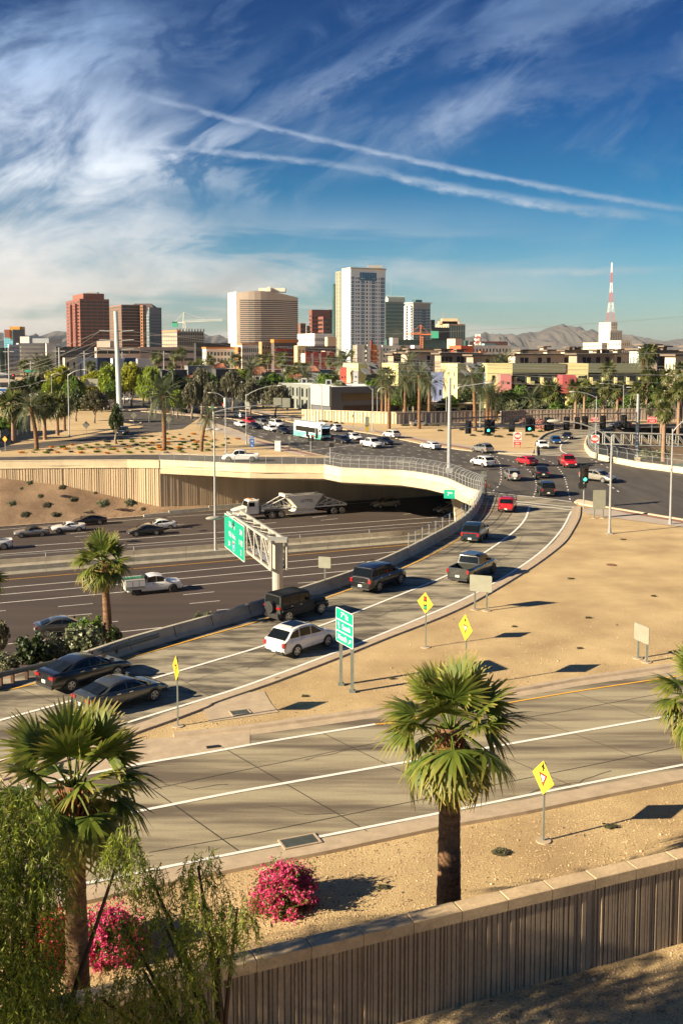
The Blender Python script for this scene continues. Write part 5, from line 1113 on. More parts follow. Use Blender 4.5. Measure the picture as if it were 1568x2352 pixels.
for zx, lab, backw, lit in lx:
 u = 993.9 + .3662 * zx; s = (u - 1030.5) / (1460.8 - 1030.5); a = T1(s, zb_ + .05)
 a.x = Xat(u, a.y, a.z); sighead(Vector((a.x, a.y - .1 + .5 * backw, a.z)), math.pi if backw else 0.12, lab, lit, s=1.35 if backw else 1.5)
p = G(1339,1167.6); t = thing('signal_post', 'short post with a green-lit signal and a walk signal at the ramp corner', 'traffic signal', p); hz = Zat(1107, p.y)
obj('post', MB().tube([(0,0,0),(0,0, hz)],.07,8), galv, t); sighead(Vector((.05,0, hz + .85)),0, '',2, parent=t, s=1.45); obj('walk_signal', MB().box(-.62,-.2, hz - .75,-.1,.2, hz - .15), sigb, t); obj('walk_signal', MB().box(.05,-.1, hz - .7,.3,.2, hz - .2), sigb, t)
p = G(713.5,1040); t = thing('signal_post', 'short post with a red-lit signal in front of the bus', 'traffic signal', p); hz = Zat(1006, p.y); obj('post', MB().tube([(0,0,0),(0,0, hz)],.07,8), galv, t); sighead(Vector((.3,0, hz - .0)),.5, '',0, parent=t, s=.95, plate=False); sighead(Vector((-.3,0, hz)), math.pi, '', None, parent=t, s=.95, plate=False)
p = G(758,1065); t = thing('signal_post', 'short post with a black walk signal behind the bridge fence', 'traffic signal', p); hz = Zat(1019, p.y); obj('post', MB().tube([(0,0,0),(0,0, hz)],.07,8), galv, t); obj('walk_signal', MB().box(-.1,-.25, hz - .55,.6,.25, hz + .05), sigb, t)
p = G(663.5,1040);
for b, lab, h in (((671,984), 'thin post with a small round sign on the median beside the queue',2.4),((664.5,1035), 'thin post with a small sign between the cabinet and the street',2.6),((660,955), 'thin post with a small sign in front of the dark tree',2.4),((1199,985), 'thin post with a small sign by the pink flowers',2.2),((811,985), 'post with a grey round sign back before the cream sound wall',3.3)):
 p = G(*b); t = thing('road_sign', lab, 'road sign', p,0, 'small signs on thin posts'); obj('post', MB().box(-.04,-.04,0,.04,.04, h), galvd, t); panel('panel', rrect(.55,.7,.2,4),.02, signback, t, FM(Vector((0,-.06, h - .35)),(.1,-1)))
# mast arm with two sign backs reaching right over the street
p = G(491.5,998); t = thing('signal_mast', 'grey signal mast whose arm carries two square sign backs toward the dark building', 'signal mast', p); h = Zat(946, p.y)
obj('post', MB().tube([(0,0,0),(0,0, h)],.2,8), galv, t); Yb = p.y + 3
e = [Vector((Xat(u, Yb,0) - p.x,3 * (u - 491) / 170, Zat(v, Yb))) for u, v in ((500,944),(535,935),(600,930.5),(665,930))]
obj('arm', MB().tube([Vector((0,0, h - .4))] + e, [.14,.12,.11,.09,.07],7), galv, t)
for u, v in ((637,924),(657,925)):
 c = Vector((Xat(u, Yb,5) - p.x,2.8, Zat(v, Yb))); obj('sign_back', MB().box(c.x - .85, c.y - .03, c.z - 1.0, c.x + .85, c.y, c.z + 1.0), signback, t)
obj('street_name_panel', MB().box(Xat(485, Yb,5) - p.x,2.7, Zat(938, Yb), Xat(492, Yb,5) - p.x,2.75, Zat(933, Yb)), signg, t)
# left end mast arm
p = G(240,940); t = thing('signal_mast', 'long grey signal mast arm with two wide sign backs at the left crossing', 'signal mast', p); h = Zat(872, p.y)
obj('post', MB().tube([(0,0,0),(0,0, h)],.22,8), galv, t); xe = Xat(95, p.y,5) - p.x; obj('arm', MB().tube([(0,0, h - 1),(xe,0, h - .3)], [.16,.1],7), galv, t)
for u in (212,137): x = Xat(u, p.y,5) - p.x; obj('sign_back', MB().box(x - 1.9,-.2, h - 2.1, x + 1.9,-.15, h + .3), signback, t)
for u, v, lab in ((32,868, 'far red traffic signal at the left edge'),(88,873, 'far red traffic signal right of the blue bus')):
 p = G(u,925); t = sighead(Vector((Xat(u, p.y,4), p.y, Zat(v - 2, p.y))),0, lab,0, s=1.5, group='far signals at the left crossing'); obj('post', MB().tube([(0,.3,-Zat(v - 2, p.y)),(0,.3,.8)],.12,6), galv, t)
p = G(73,925); obj_ = tag(obj('street_name_sign', MB().box(-2.1,-.05,-.4,2.1,.05,.4), signg, loc=(Xat(73, p.y,4), p.y, Zat(852, p.y) - 0)), 'green street name board hanging over the far left crossing', 'street sign')
# ---------------------------------------------------------------- overhead sign truss beside the freeway
pc = G(638,1366,-1.0); pc = Vector((pc.x, pc.y,0)); Yc = pc.y
t = thing('overhead_sign', 'green overhead sign reading 7th Ave,19th Ave and Jct 17 on a pale cantilever truss', 'overhead sign',(pc.x, pc.y, FW))
zt_, zb_ = Zat(1240, Yc) - FW, Zat(1305, Yc) - FW
obj('column', MB().tube([(0,0,0),(0,0, zt_ - .1)],.42,16), steelw, t); obj('column_cap', MB().box(-.75,-.65, zt_ - .1,.75,.65, zt_ + .12), steelw, t)
# far end of the truss: sighted at (560,1262)..; runs left and away from the column
de = None
Ye = Yc + 13.5
xe = Xat(538, Ye, FW + zt_) - pc.x; e = Vector((xe, Ye - Yc,0)); dn = Vector((-e.y, e.x,0)).normalized() * .62
def TP(s, side, z): q = e * s + dn * side; return Vector((q.x, q.y, z))
for side in (-1,1):
 for z in (zt_, zb_): obj('chord', MB().box(-.09,-.09,0,.09,.09,1, Matrix.Translation(TP(-.04, side, z)) @ (TP(1, side, z) - TP(-.04, side, z)).to_track_quat('Z', 'Y').to_matrix().to_4x4() @ Matrix.Diagonal((1,1,(TP(1, side, z) - TP(-.04, side, z)).length,1))), steelw, t)
 obj('end_post', MB().tube([TP(-.03, side, zb_), TP(-.03, side, zt_)],.10,6), steelw, t)
NB = 6
for k in range(NB + 1):
 s = k / NB
 for side in (-1,1):
  obj('vertical', MB().tube([TP(s, side, zb_), TP(s, side, zt_)],.06,6), steelw, t)
  if k < NB: obj('diagonal', MB().tube([TP(s, side, zb_), TP((k + 1) / NB, side, zt_)],.05,6), steelw, t)
 for z in (zt_, zb_): obj('cross_tie', MB().tube([TP(s,-1, z), TP(s,1, z)],.05,5), steelw, t)
 if k < NB: obj('cross_tie', MB().tube([TP(s,-1, zt_), TP((k + 1) / NB,1, zt_)],.04,5), steelw, t)
sx = (Xat(566, Yc + 13.5 * .58,0) - pc.x)
s0, s1 = .50,1.02; ns = -Vector((-e.y, e.x,0)).normalized()
if ns.x > 0: ns = -ns
c = e * ((s0 + s1) / 2); zc = (Zat(1228, Yc + 11) - FW); F_ = FM(Vector((c.x, c.y, zc)) + ns * .85, ns); sw, sh_ = e.length * (s1 - s0),3.1
panel('sign_back', rrect(sw, sh_,.18),.06, signback, t, F_,-.01); panel('sign_border', rrect(sw, sh_,.18),.01, signw, t, F_,0); panel('sign_face', rrect(sw - .12, sh_ - .12,.14),.01, signg, t, F_,.012)
zz_ = .016
for s_, x, y in (('7th  Ave',-.10 * sw,.85),('3/4',.34 * sw,.78),('19th  Ave',-.10 * sw,-.02),('1 1/2',.33 * sw,-.12),('Jct',-.24 * sw,-.85),('2',.34 * sw,-.95)): ptxt(s_,.62, x, y, F_, t, z=zz_)
shp = [(0,-.42),(.25,-.26),(.36,.02),(.32,.2),(.36,.36),(.2,.42),(0,.36),(-.2,.42),(-.36,.36),(-.32,.2),(-.36,.02),(-.25,-.26)]
o = obj('route_shield', MB().sheet([(x * 1.12 - .02 * sw, y * 1.12 - .88) for x, y in shp],.015), signw, t); o.matrix_local = F_
o = obj('route_shield', MB().sheet([(x - .02 * sw, y - .88) for x, y in shp],.018), signb, t); o.matrix_local = F_
o = obj('route_shield_top', MB().sheet([(-.3 - .02 * sw,.24 - .88),(.3 - .02 * sw,.24 - .88),(.32 - .02 * sw,.36 - .88),(-.32 - .02 * sw,.36 - .88)],.021), signr, t); o.matrix_local = F_
ptxt('17',.42,-.02 * sw,-.94, F_, t, z=.021)
la = TP(.86,1, zt_) ; hd = Vector((c.x, c.y, zc + sh_ / 2)) + ns * 1.9
obj('lamp_arm', MB().tube([Vector((c.x, c.y, zt_)), Vector((c.x, c.y, zc + sh_ / 2 + .35)) + ns * .9, hd + Vector((0,0,.25))],.05,5), galv, t); lamp_head(t, hd + Vector((0,0,.2)),(ns.x, ns.y),1.6)
obj('walkway', MB().box(0,-.3,0, e.length * .5,.3,.05, Matrix.Translation((0,0, zb_ + .1)) @ Matrix.Rotation(math.atan2(e.y, e.x),4, 'Z')), galv, t)
# white box truss over the east trench
q1, q2 = G(1385,1052), None
Ya = 172.0; A0 = Vector((Xat(1388, Ya,4), Ya,0)); A1 = Vector((Xat(1640,176,4),176,0))
t = thing('sign_truss', 'white box truss over the sunken freeway at the right edge', 'sign gantry')
z_t, z_b = Zat(994, Ya), Zat(1021, Ya)
tdn = Vector((0,1.3,0)); Ln = (A1 - A0)
for off in (Vector(), tdn):
 for z in (z_t, z_b): obj('chord', MB().tube([A0 + off + Z3 * z, A1 + off + Z3 * (z - .9)],.13,6), steelw, t)
n = 12
for k in range(n):
 for off in (Vector(), tdn):
  a = A0.lerp(A1, k / n) + off; b = A0.lerp(A1,(k + 1) / n) + off; za = -.9 * k / n
  obj('vertical', MB().tube([a + Z3 * (z_b + za), a + Z3 * (z_t + za)],.08,5), steelw, t); obj('diagonal', MB().tube([a + Z3 * (z_t + za), b + Z3 * (z_b + za)],.075,5), steelw, t)
for x in (A0 + Vector((1.5,.6,0)),): obj('column', MB().tube([Vector((x.x, x.y,-7.2)), Vector((x.x, x.y, z_t))],.3,8), galv, t)
# ---------------------------------------------------------------- fences with curved tops on the bridge
def meshmat(name, op, cell):
 m = bpy.data.materials.new(name); m.use_nodes = True; tt = m.node_tree; b = tt.nodes['Principled BSDF']; b.inputs['Base Color'].default_value = (.45,.45,.42,1); b.inputs['Metallic'].default_value = .4; b.inputs['Roughness'].default_value = .5
 trn = tt.nodes.new('ShaderNodeBsdfTransparent'); ms = tt.nodes.new('ShaderNodeMixShader'); ms.inputs[0].default_value = op
 tt.links.new(trn.outputs[0], ms.inputs[1]); tt.links.new(b.outputs[0], ms.inputs[2]); tt.links.new(ms.outputs[0], tt.nodes['Material Output'].inputs[0]); return m
chain = meshmat('chain_link_mesh',.09,.05)
def fence(label, path, zbase, h, curve=0.0, side=1, step=2.6, rails=(0,1), name='chain_link_fence', panelm=True):
 t = thing(name, label, 'fence'); pts = resample(path, step); nn = normals2(pts)
 prof = [(0,0),(0, h * .62),(curve * .18, h * .8),(curve * .55, h * .95),(curve, h)] if curve else [(0,0),(0, h)]
 for p, n in zip(pts, nn):
  obj('post', MB().tube([Vector((p.x + n.x * o * side, p.y + n.y * o * side, zbase + z)) for o, z in prof],.042,5), galv, t)
 for r_ in rails:
  o, z = prof[-1] if r_ == 1 else (0, h * r_ + .05); obj('rail', MB().tube([Vector((p.x + n.x * o * side, p.y + n.y * o * side, zbase + z)) for p, n in zip(pts, nn)],.026,4), galv, t)
 if panelm:
  m = MB(); m.grid([[(p.x + n.x * o * side, p.y + n.y * o * side, zbase + z) for o, z in prof] for p, n in zip(pts, nn)]); tag(obj('mesh_panel', m, chain, t))
fence('low chain-link fence with square posts on the left half of the bridge edge', [p + Vector((0,.2,0)) for p in DES if p.x < DE[4].x + .1 and p.x > G(293,1056,.9).x],.9,1.1, rails=(0,1), step=3.2)
fence('tall chain-link fence with inward curved posts along the curved bridge edge', [p + Vector((.1,.15,0)) for p in DES if p.x >= DE[4].x],.9,1.8, curve=.8, side=1, rails=(0,.33,.62,1), step=2.3)
fence('chain-link fence on top of the ramp barrier rising to the bridge', [p for p in BAR if p.x > G(938,1259,.85).x - .3],.85,1.3, rails=(0,.5,1), step=2.4)
fence('chain-link fence with curved posts on the street side of the east trench', [Vector((p.x, p.y,0)) for p in EE],.9,1.9, curve=.8, side=-1, rails=(0,.5,1), step=2.8)
fence('chain-link fence along the far ramp beside the east trench', [Vector((p.x + .3, p.y,0)) for p in W2 + RB[1:]],.75,1.5, rails=(0,.5,1), step=3)
# inner low wall in front of the tall fence (walkway kerb wall)
# guard rail by the lower left
t = thing('guard_rail', 'weathered steel guard rail on wooden posts ending against the barrier', 'guard rail'); gp = smoothline([G(u, v,.65) for u, v in ((-60,1570),(0,1549),(124.5,1520),(234,1494.5),(366,1457))],4)
m = MB(); sweep(m, [Vector((p.x, p.y,.45)) for p in gp], [(.0,0),(-.06,.06),(0,.12),(-.0,.18),(-.06,.24),(0,.30),(.02,.30),(.02,0)]); obj('rail', m, galvd, t)
wood = M('weathered_wood',(.12,.06,.035),.9, var=.2, scale=3)
for p in resample(gp[:14],1.9): obj('post', MB().box(p.x - .08, p.y + .05,0, p.x + .08, p.y + .25,.75), wood, t)
# bridge name plate
p_ = Vector((Xat(1050,130,-1),0,0)); Yp = 129.0
for Yp in (G(1050,1138,-.9).y,):
 c = G(1050,1133,-.7); F_ = FM(c + Vector((-.7,-.95,0)),(-.35,-1)); t = thing('bridge_name_sign', 'green 7th St name board fixed to the curved bridge girder', 'road sign',(0,0,0)); panel('sign_face', rrect(2.4,1.15,.08),.05, signg, t, F_); ptxt('7',.62,-.6,0, F_, t, z=.004); ptxt('TH',.28,-.25,.14, F_, t, z=.004); ptxt('St',.62,.45,0, F_, t, z=.004)
# ---------------------------------------------------------------- foreground sound wall
wd = Vector((.925,.38,0)).normalized(); wn_ = Vector((wd.y,-wd.x,0)); w0 = G(833,2142,2.75); w0.z = 0
t = thing('sound_wall', 'long tan fluted wall with cap blocks across the lower right corner', 'wall', w0, math.atan2(wd.y, wd.x))
BL = 1.46; rr = random.Random(11)
for k in range(-10,14):
 x0 = k * BL
 m = MB(); m.box(x0,.03,0, x0 + BL - .012,.30,2.42); obj('wall_panel', m, wallc2, t)
 m = MB(); x = x0 + .03;
 pat = [(.10,.05),(.05,.05),(.12,.04),(.05,.07),(.05,.05),(.13,.05),(.06,.08),(.05,.04),(.14,.05),(.06,.05)]
 while x < x0 + BL - .1:
  w = rr.choice((.045,.06,.10,.14)); hh = rr.choice((.085,.085,.06));
  m.box(x,.03 - hh,0, min(x + w, x0 + BL - .03),.029,2.42); x += w + rr.choice((.03,.04,.07))
 tag(obj('rib', m, wallc2, t), kind='stuff')
 m = MB(); e_ = .02; z0_, z1__ = 2.425,2.75
 m.v += [(x0,-.09, z0_),(x0 + BL - .025,-.09, z0_),(x0 + BL - .025,.42, z0_),(x0,.42, z0_),(x0,-.09, z1__ - e_),(x0 + BL - .025,-.09, z1__ - e_),(x0 + BL - .025,.42, z1__ - e_),(x0,.42, z1__ - e_),(x0 + e_,-.09 + e_, z1__),(x0 + BL - .025 - e_,-.09 + e_, z1__),(x0 + BL - .025 - e_,.42 - e_, z1__),(x0 + e_,.42 - e_, z1__)]
 for q in range(4): m.f += [(q,(q + 1) % 4,4 + (q + 1) % 4,4 + q),(4 + q,4 + (q + 1) % 4,8 + (q + 1) % 4,8 + q)]
 m.f += [(8,9,10,11),(3,2,1,0)]; o = obj('cap_block', m, capc, t); o.location = (0,0, rr.uniform(-.006,.006))
 obj('mortar_joint', MB().box(x0 - .0249,-.06,2.43, x0 - .0001,.39,2.72), capc, t)
# person beside the barrier
def person():
 p = G(1114,1136); t = thing('person', 'person in dark red shirt and black trousers standing by the ramp barrier end', 'person', p, rad(-10))
 sk = M('skin',(.42,.22,.14),.6, var=0)
 J = {'pel': (0,0,.92), 'chest': (0,0,1.32), 'neck': (0,0,1.48), 'head': (.02,0,1.62), 'top': (.02,0,1.72), 'hl': (.0,.09,.9), 'kl': (.05,.10,.5), 'al': (.0,.11,.08), 'tl': (.16,.11,.04), 'hr': (.0,-.09,.9), 'kr': (.1,-.10,.5), 'ar': (.05,-.11,.08), 'tr': (.21,-.11,.04), 'sl': (0,.18,1.38), 'el': (.06,.26,1.12), 'wl': (.26,.26,1.05), 'sr': (0,-.18,1.38), 'er': (.06,-.26,1.12), 'wr': (.28,-.24,1.08)}
 E = [('pel', 'chest'),('chest', 'neck'),('neck', 'head'),('head', 'top'),('pel', 'hl'),('hl', 'kl'),('kl', 'al'),('al', 'tl'),('pel', 'hr'),('hr', 'kr'),('kr', 'ar'),('ar', 'tr'),('chest', 'sl'),('sl', 'el'),('el', 'wl'),('chest', 'sr'),('sr', 'er'),('er', 'wr')]
 Rr = {'pel': .15, 'chest': .16, 'neck': .06, 'head': .10, 'top': .07, 'hl': .10, 'hr': .10, 'kl': .065, 'kr': .065, 'al': .045, 'ar': .045, 'tl': .04, 'tr': .04, 'sl': .065, 'sr': .065, 'el': .045, 'er': .045, 'wl': .035, 'wr': .035}
 ks = list(J); me = bpy.data.meshes.new('body'); me.from_pydata([J[k] for k in ks], [(ks.index(a), ks.index(b)) for a, b in E], []); o = bpy.data.objects.new('body', me); COL.objects.link(o)
 sm = o.modifiers.new('s', 'SKIN'); o.modifiers.new('u', 'SUBSURF').levels = 1
 for i, k in enumerate(ks): me.skin_vertices[0].data[i].radius = (Rr[k], Rr[k])
 me.skin_vertices[0].data[0].use_root = True
 dg = bpy.context.evaluated_depsgraph_get(); bm_ = bpy.data.meshes.new_from_object(o.evaluated_get(dg)); bpy.data.objects.remove(o)
 bm_.materials.clear();
 for mm in (M('black_trousers',(.012,.012,.014),.8, var=0), M('dark_red_shirt',(.16,.025,.03),.8, var=.3, scale=12), sk): bm_.materials.append(mm)
 for f in bm_.polygons: z = f.center.z; f.material_index = 0 if z < .98 else 1 if z < 1.47 and abs(f.center.x) < .16 else 2
 b = obj('body', bm_, parent=t); bm_.polygons.foreach_set('use_smooth', [True] * len(bm_.polygons))
 obj('hair', MB().grid([[(.0 + .115 * math.cos(a) * math.cos(b_),.11 * math.sin(a) * math.cos(b_),1.64 + .12 * math.sin(b_)) for a in [2 * math.pi * k / 10 for k in range(10)]] for b_ in (-.1,.4,.9,1.5)], closed=True), M('brown_hair',(.05,.03,.02),.8, var=0), t)
 for s in (-1,1):
  for k in range(5): obj('finger', MB().tube([(.27, s * .25 + (k - 2) * .018,1.06),(.33, s * .25 + (k - 2) * .022,1.06),(.35, s * .25 + (k - 2) * .02,1.03)],.009,5), sk, t)
 obj('face', MB().box(.115,-.02,1.60,.14,.02,1.63), sk, t); h = tag(obj('cardboard_sign', MB().box(.0,-.2,-.15,.02,.2,.15), M('orange_card',(.75,.32,.08),.8, var=0), loc=p + Vector((.55,-.1,1.1)), rz=rad(-30)), 'small orange card held by the person at the ramp barrier', 'card')
person()
# ---------------------------------------------------------------- buildings
gdark = M('window_glass_dark',(.018,.022,.026),.08, var=0, spec=.7); gblue = M('window_glass_blue',(.05,.12,.22),.08, var=0, spec=.8); gteal = M('window_glass_teal',(.05,.11,.11),.1, var=.25, scale=.1, spec=.8); gbrn = M('window_glass_brown',(.035,.024,.02),.15, var=0, spec=.5); ggrn = M('window_glass_pale',(.10,.15,.13),.12, var=0, spec=.6)
def C(n, c, **k): return M(n, c, k.pop('rough',.85), var=k.pop('var',.06), scale=k.pop('scale',.15), **k)
_unit = {}
def unitbox(mat, name='window'):
 k = (mat.name, name)
 if k not in _unit: m = MB(); m.box(-.5,-.5,-.5,.5,.5,.5); _unit[k] = m.mesh(name, mat)
 return _unit[k]
def put_box(name, mat, parent, c, size, ang):
 o = bpy.data.objects.new(name, unitbox(mat, name)); COL.objects.link(o); o.parent = parent; o.location = c; o.scale = size; o.rotation_euler = (0,0, ang); return o
_cnt = {}
def facade(parent, p0, p1, z0, z1, rows, cols, fw, fh, mat, name='window', sill=.3, margin=0.0, out=.05, skip=None, depth=.25, zoff=0.5):
 """windows on the face p0->p1 (outward normal to the right of travel)"""
 d = p1 - p0; l = d.length; d = d / l; n = Vector((d.y,-d.x,0)); ang = math.atan2(d.y, d.x); cw = (l - 2 * margin) / cols; rh = (z1 - z0) / rows; extra = MB()
 for r_ in range(rows):
  for c in range(cols):
   if skip and skip(r_, c): continue
   q = p0 + d * (margin + cw * (c + .5)) + n * (out - depth / 2); z = z0 + rh * (r_ + zoff); k = (parent.name, name); _cnt[k] = _cnt.get(k,0) + 1
   if _cnt[k] <= 290: put_box(name, mat, parent,(q.x, q.y, z),(cw * fw, depth, rh * fh), ang)
   else: extra.box(-cw * fw / 2,-depth / 2,-rh * fh / 2, cw * fw / 2, depth / 2, rh * fh / 2, Matrix.Translation((q.x, q.y, z)) @ Matrix.Rotation(ang,4, 'Z'))
 if extra.v: tag(obj(name, extra, mat, parent), kind='stuff')
def block(label, uL, uC, uR, vtop, Y, mat, matr=None, cat='building', name='building', z0=0, left=None, right=None, roofm=None, group=None, para=0, th=None, H=None, dirs=None):
 """box building on the street grid; corner nearest the camera at uC, left and right faces reaching uL and uR"""
 H = H if H is not None else Zat(vtop, Y); X = Xat(uC, Y, H); c = Vector((X, Y,0)); A, B = dirs or (AX, BX)
 def span(dv, u):
  lo, hi = 0.0,900.0
  for _ in range(50):
   mid = (lo + hi) / 2; q = c + dv * mid; uu = 784 + FPX * q.x / (q.y * cT - (H - CAM_H) * sT)
   if (dv is A and uu < u) or (dv is B and uu > u): lo = mid
   else: hi = mid
  return lo
 lr = max(span(A, uR),1.0) if th is None or th[0] is None else th[0]; ll = max(span(B, uL),4.0) if th is None or th[1] is None else th[1]
 t = thing(name, label, cat,(c.x, c.y,0),0, group); P = [Vector(), A * lr, A * lr + B * ll, B * ll]
 obj('wall', MB().prism(xy(P), z0, H), mat, t)
 if para or roofm:
  m = MB(); e = .25; PP = [P[0] + (-A - B) * e, P[1] + (A - B) * e, P[2] + (A + B) * e, P[3] + (B - A) * e]; m.prism(xy(PP), H + .003, H + max(para,.3)); obj('roof', m, roofm or mat, t)
 if right:
  for k in (right if isinstance(right, list) else [right]): facade(t, P[0], P[1], *[k[0], H - k[1] if k[1] >= 0 else -k[1]], *k[2:7], **(k[7] if len(k) > 7 else {}))
 if left:
  for k in (left if isinstance(left, list) else [left]): facade(t, P[3], P[0], *[k[0], H - k[1] if k[1] >= 0 else -k[1]], *k[2:7], **(k[7] if len(k) > 7 else {}))
 t['H'] = H; return t, c, P, H
TG = 'downtown towers on the skyline'; MG = 'mid-rise blocks before downtown'
# -- copper granite tower
cop = C('copper_granite',(.19,.068,.05), scale=.08); copd = C('copper_granite_penthouse',(.22,.085,.06))
t, c, P, H = block('stepped reddish copper office tower, tallest at the left',152,183.5,251,686,1100, cop, name='office_tower', group=TG,
 right=(4,1.5,18,5,.90,.56, gbrn, dict(depth=.6, out=.12)), left=(4,1.5,18,4,.5,.42, gbrn, dict(depth=.6, out=.12)))
m = MB(); q = [P[0] + (AX * .12 + BX * .1) * 40, P[1] * .86 + BX * 4, P[2] * .86, P[3] * .75 + AX * 4]; m.prism(xy(q), H, H + 6.2); obj('penthouse', m, copd, t)
q1 = P[3] + (P[0] - P[3]) * .40; q2 = P[3] + (P[0] - P[3]) * .62; nn = Vector((-AX.x,-AX.y,0));
for s in (.40,.75): a = P[3] + (P[0] - P[3]) * s; b = a + (P[0] - P[3]).normalized() * 5.5; m = MB(); m.prism([(a + nn * 2.5).xy[:],(b + nn * 2.5).xy[:],(b + nn * -.5).xy[:],(a + nn * -.5).xy[:]],0, H - 5); obj('bay', m, cop, t); facade(t, a + nn * 2.5, b + nn * 2.5,4, H - 6,18,1,.55,.42, gbrn, depth=.5, out=.1)
obj('roof_plant', MB().box(4,14, H + 6.2,16,22, H + 8), galv, t)
# -- brown banded tower behind it
t, c, P, H = block('brown glass tower with pale horizontal bands behind the reddish tower',251,279,329,699.5,1250, C('bronze_band',(.22,.125,.09)), name='office_tower', group=TG,
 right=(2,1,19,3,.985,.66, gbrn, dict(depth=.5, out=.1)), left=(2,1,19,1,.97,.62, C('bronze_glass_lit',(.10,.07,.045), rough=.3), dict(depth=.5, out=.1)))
t, c, P, H = block('slim bronze-edged slab beside the brown banded tower',322,328,336,700.5,1240, C('bronze_panel',(.30,.15,.08), rough=.4), name='office_tower', group=TG, right=(2,1,18,2,.6,.7, gdark, dict(depth=.5, out=.1)), left=(2,1,18,1,.5,.6, gbrn))
t, c, P, H = block('blue-grey tower with a dark sloped crown left of the crane',329,343,371,706,1330, C('bluegrey_granite',(.20,.21,.22)), name='office_tower', group=TG,
 right=(4,8,15,6,.55,.5, gblue, dict(depth=.5, out=.1)), left=(2,2,17,3,.8,.7, gteal, dict(depth=.5, out=.1)))
a_ = c.x - 42; m = MB(); Yk = 1335; zb = Zat(704, Yk); zt2 = Zat(696.6, Yk); f = lambda u, z: Xat(u, Yk, z)
m.prism([(f(301.5, zb), Yk),(f(352, zb), Yk),(f(352, zb), Yk + 30),(f(301.5, zb), Yk + 30)], zb - 3, zb); m.v += [(f(301.5, zb), Yk, zb),(f(352, zb), Yk, zb),(f(345, zt2), Yk + 8, zt2),(f(307, zt2), Yk + 8, zt2),(f(352, zb), Yk + 30, zb),(f(301.5, zb), Yk + 30, zb)]; j = len(m.v) - 6; m.f += [(j, j + 1, j + 2, j + 3),(j + 1, j + 4, j + 2),(j + 4, j + 5, j + 3, j + 2),(j + 5, j, j + 3)]
o = obj('crown', m, C('dark_lattice_crown',(.10,.07,.07)), t); o.matrix_parent_inverse = Matrix.Translation(-t.location)
# -- hotel slab, with a softly curved front
Yh = 980; Hh = Zat(680, Yh); bei = C('hotel_precast',(.52,.43,.35), scale=.05); beil = C('hotel_endwall',(.66,.58,.48))
cx = Xat(543, Yh, Hh); c = Vector((cx, Yh,0)); t = thing('hotel', 'wide beige hotel slab with many window bands and a gently curved top', 'building', c,0, TG)
L_ = Xat(684, Yh + 30, Hh) - cx; front = [Vector((L_ * s,30 * s - 9 * math.sin(math.pi * s),0)) for s in [k / 10 for k in range(11)]]
poly = xy(front) + [(L_ - 6,62),(-6,36)];
topz = [Hh + 5.2 * math.sin(math.pi * min(1,(.20 + .8 * k / 10))) for k in range(11)] + [Hh, Hh + 4]
obj('wall', MB().prism(poly,0, topz), bei, t); a = Vector((-14 * .9,22,0)); obj('end_wall', MB().prism([(0,-.2),(.0,0),(-5.5,26),(-11,24)],0, Zat(670, Yh)), beil, t)
for k in range(1,10):
 facade(t, front[k] if k > 1 else front[1] - (front[1] - front[0]) * .45, front[k + 1],18, Hh - 3,25,1,1.0,.42, C('hotel_glass',(.045,.04,.045), rough=.2), depth=.4, out=.12, name='window_band')
for k in range(1,10):
 facade(t, front[k], front[k + 1],18, Hh - 3,25,4,.30,.36, C('red_curtain_glass',(.20,.045,.045), rough=.3) if k % 2 else gteal, depth=.3, out=.14, name='window', skip=lambda r_, q: (r_ * 7 + q * 3 + k) % 3 == 0)
obj('roof_plant', MB().box(L_ * .35,12, Hh + 5, L_ * .8,30, Hh + 8.5).box(L_ * .5,8, Hh + 5, L_ * .56,14, Hh + 9.4), beil, t)
# -- copper tower between hotel and white tower
t, c, P, H = block('reddish copper tower with a dark glass corner between the hotel and the white tower',709.5,716,757,711,1300, cop, name='office_tower', group=TG, right=(4,8,11,6,.7,.45, gbrn, dict(depth=.5, out=.1)), left=(4,6,12,1,.6,.4, gbrn))
block('dark glass corner volume of the reddish tower',727,742,757,727,1290, cop, gbrn, name='office_tower', group=TG, right=(2,2,10,4,.8,.66, gdark, dict(depth=.5, out=.1)), left=(2,2,10,1,.8,.5, gbrn, dict(depth=.5, out=.1)))
block('brown slab right behind the copper tower at the white tower edge',752,757,770,711,1320, C('brown_dark_granite',(.13,.06,.05)), name='office_tower', group=TG, right=(2,2,14,2,.7,.5, gdark))
block('small dark brown block right of the hotel',683,690,702,742.5,1150, C('brown_small',(.16,.08,.06)), name='office_block', group=TG, right=(2,1,8,2,.7,.5, gdark)); block('low grey brown block beside the small dark brown one',700,704,712,748,1180, C('grey_brown',(.20,.17,.16)), name='office_block', group=TG, right=(2,1,8,2,.6,.5, gdark))
# -- white apartment tower
wht = C('tower_white_stucco',(.64,.69,.76), scale=.05); oli = C('olive_slab',(.24,.25,.19))
t, c, P, H = block('tallest white apartment tower with blue balcony glass in the centre of the skyline',785,804.8,885,617,820, wht, name='apartment_tower', group=TG, left=(4,2,25,3,.45,.28, gdark, dict(margin=6, depth=.3, out=.06)))
W_ = P[1].length
def colband(s0, s1, n, fw, fh, mat, nm, z0=3, ztop=6, out=.1, dep=.4, cols=1): a = P[1] * s0; b = P[1] * s1; facade(t, a, b, z0, H - ztop, n, cols, fw, fh, mat, name=nm, out=out, depth=dep)
for s0, s1, cols in ((.01,.10,1),(.30,.40,1),(.60,.70,1),(.86,.97,1)):
 colband(s0, s1,24,1.0,.72, gblue, 'balcony_glass'); colband(s0 + .005, s1 - .005,24,.96,.14, galv, 'balcony', out=1.3, dep=1.4)
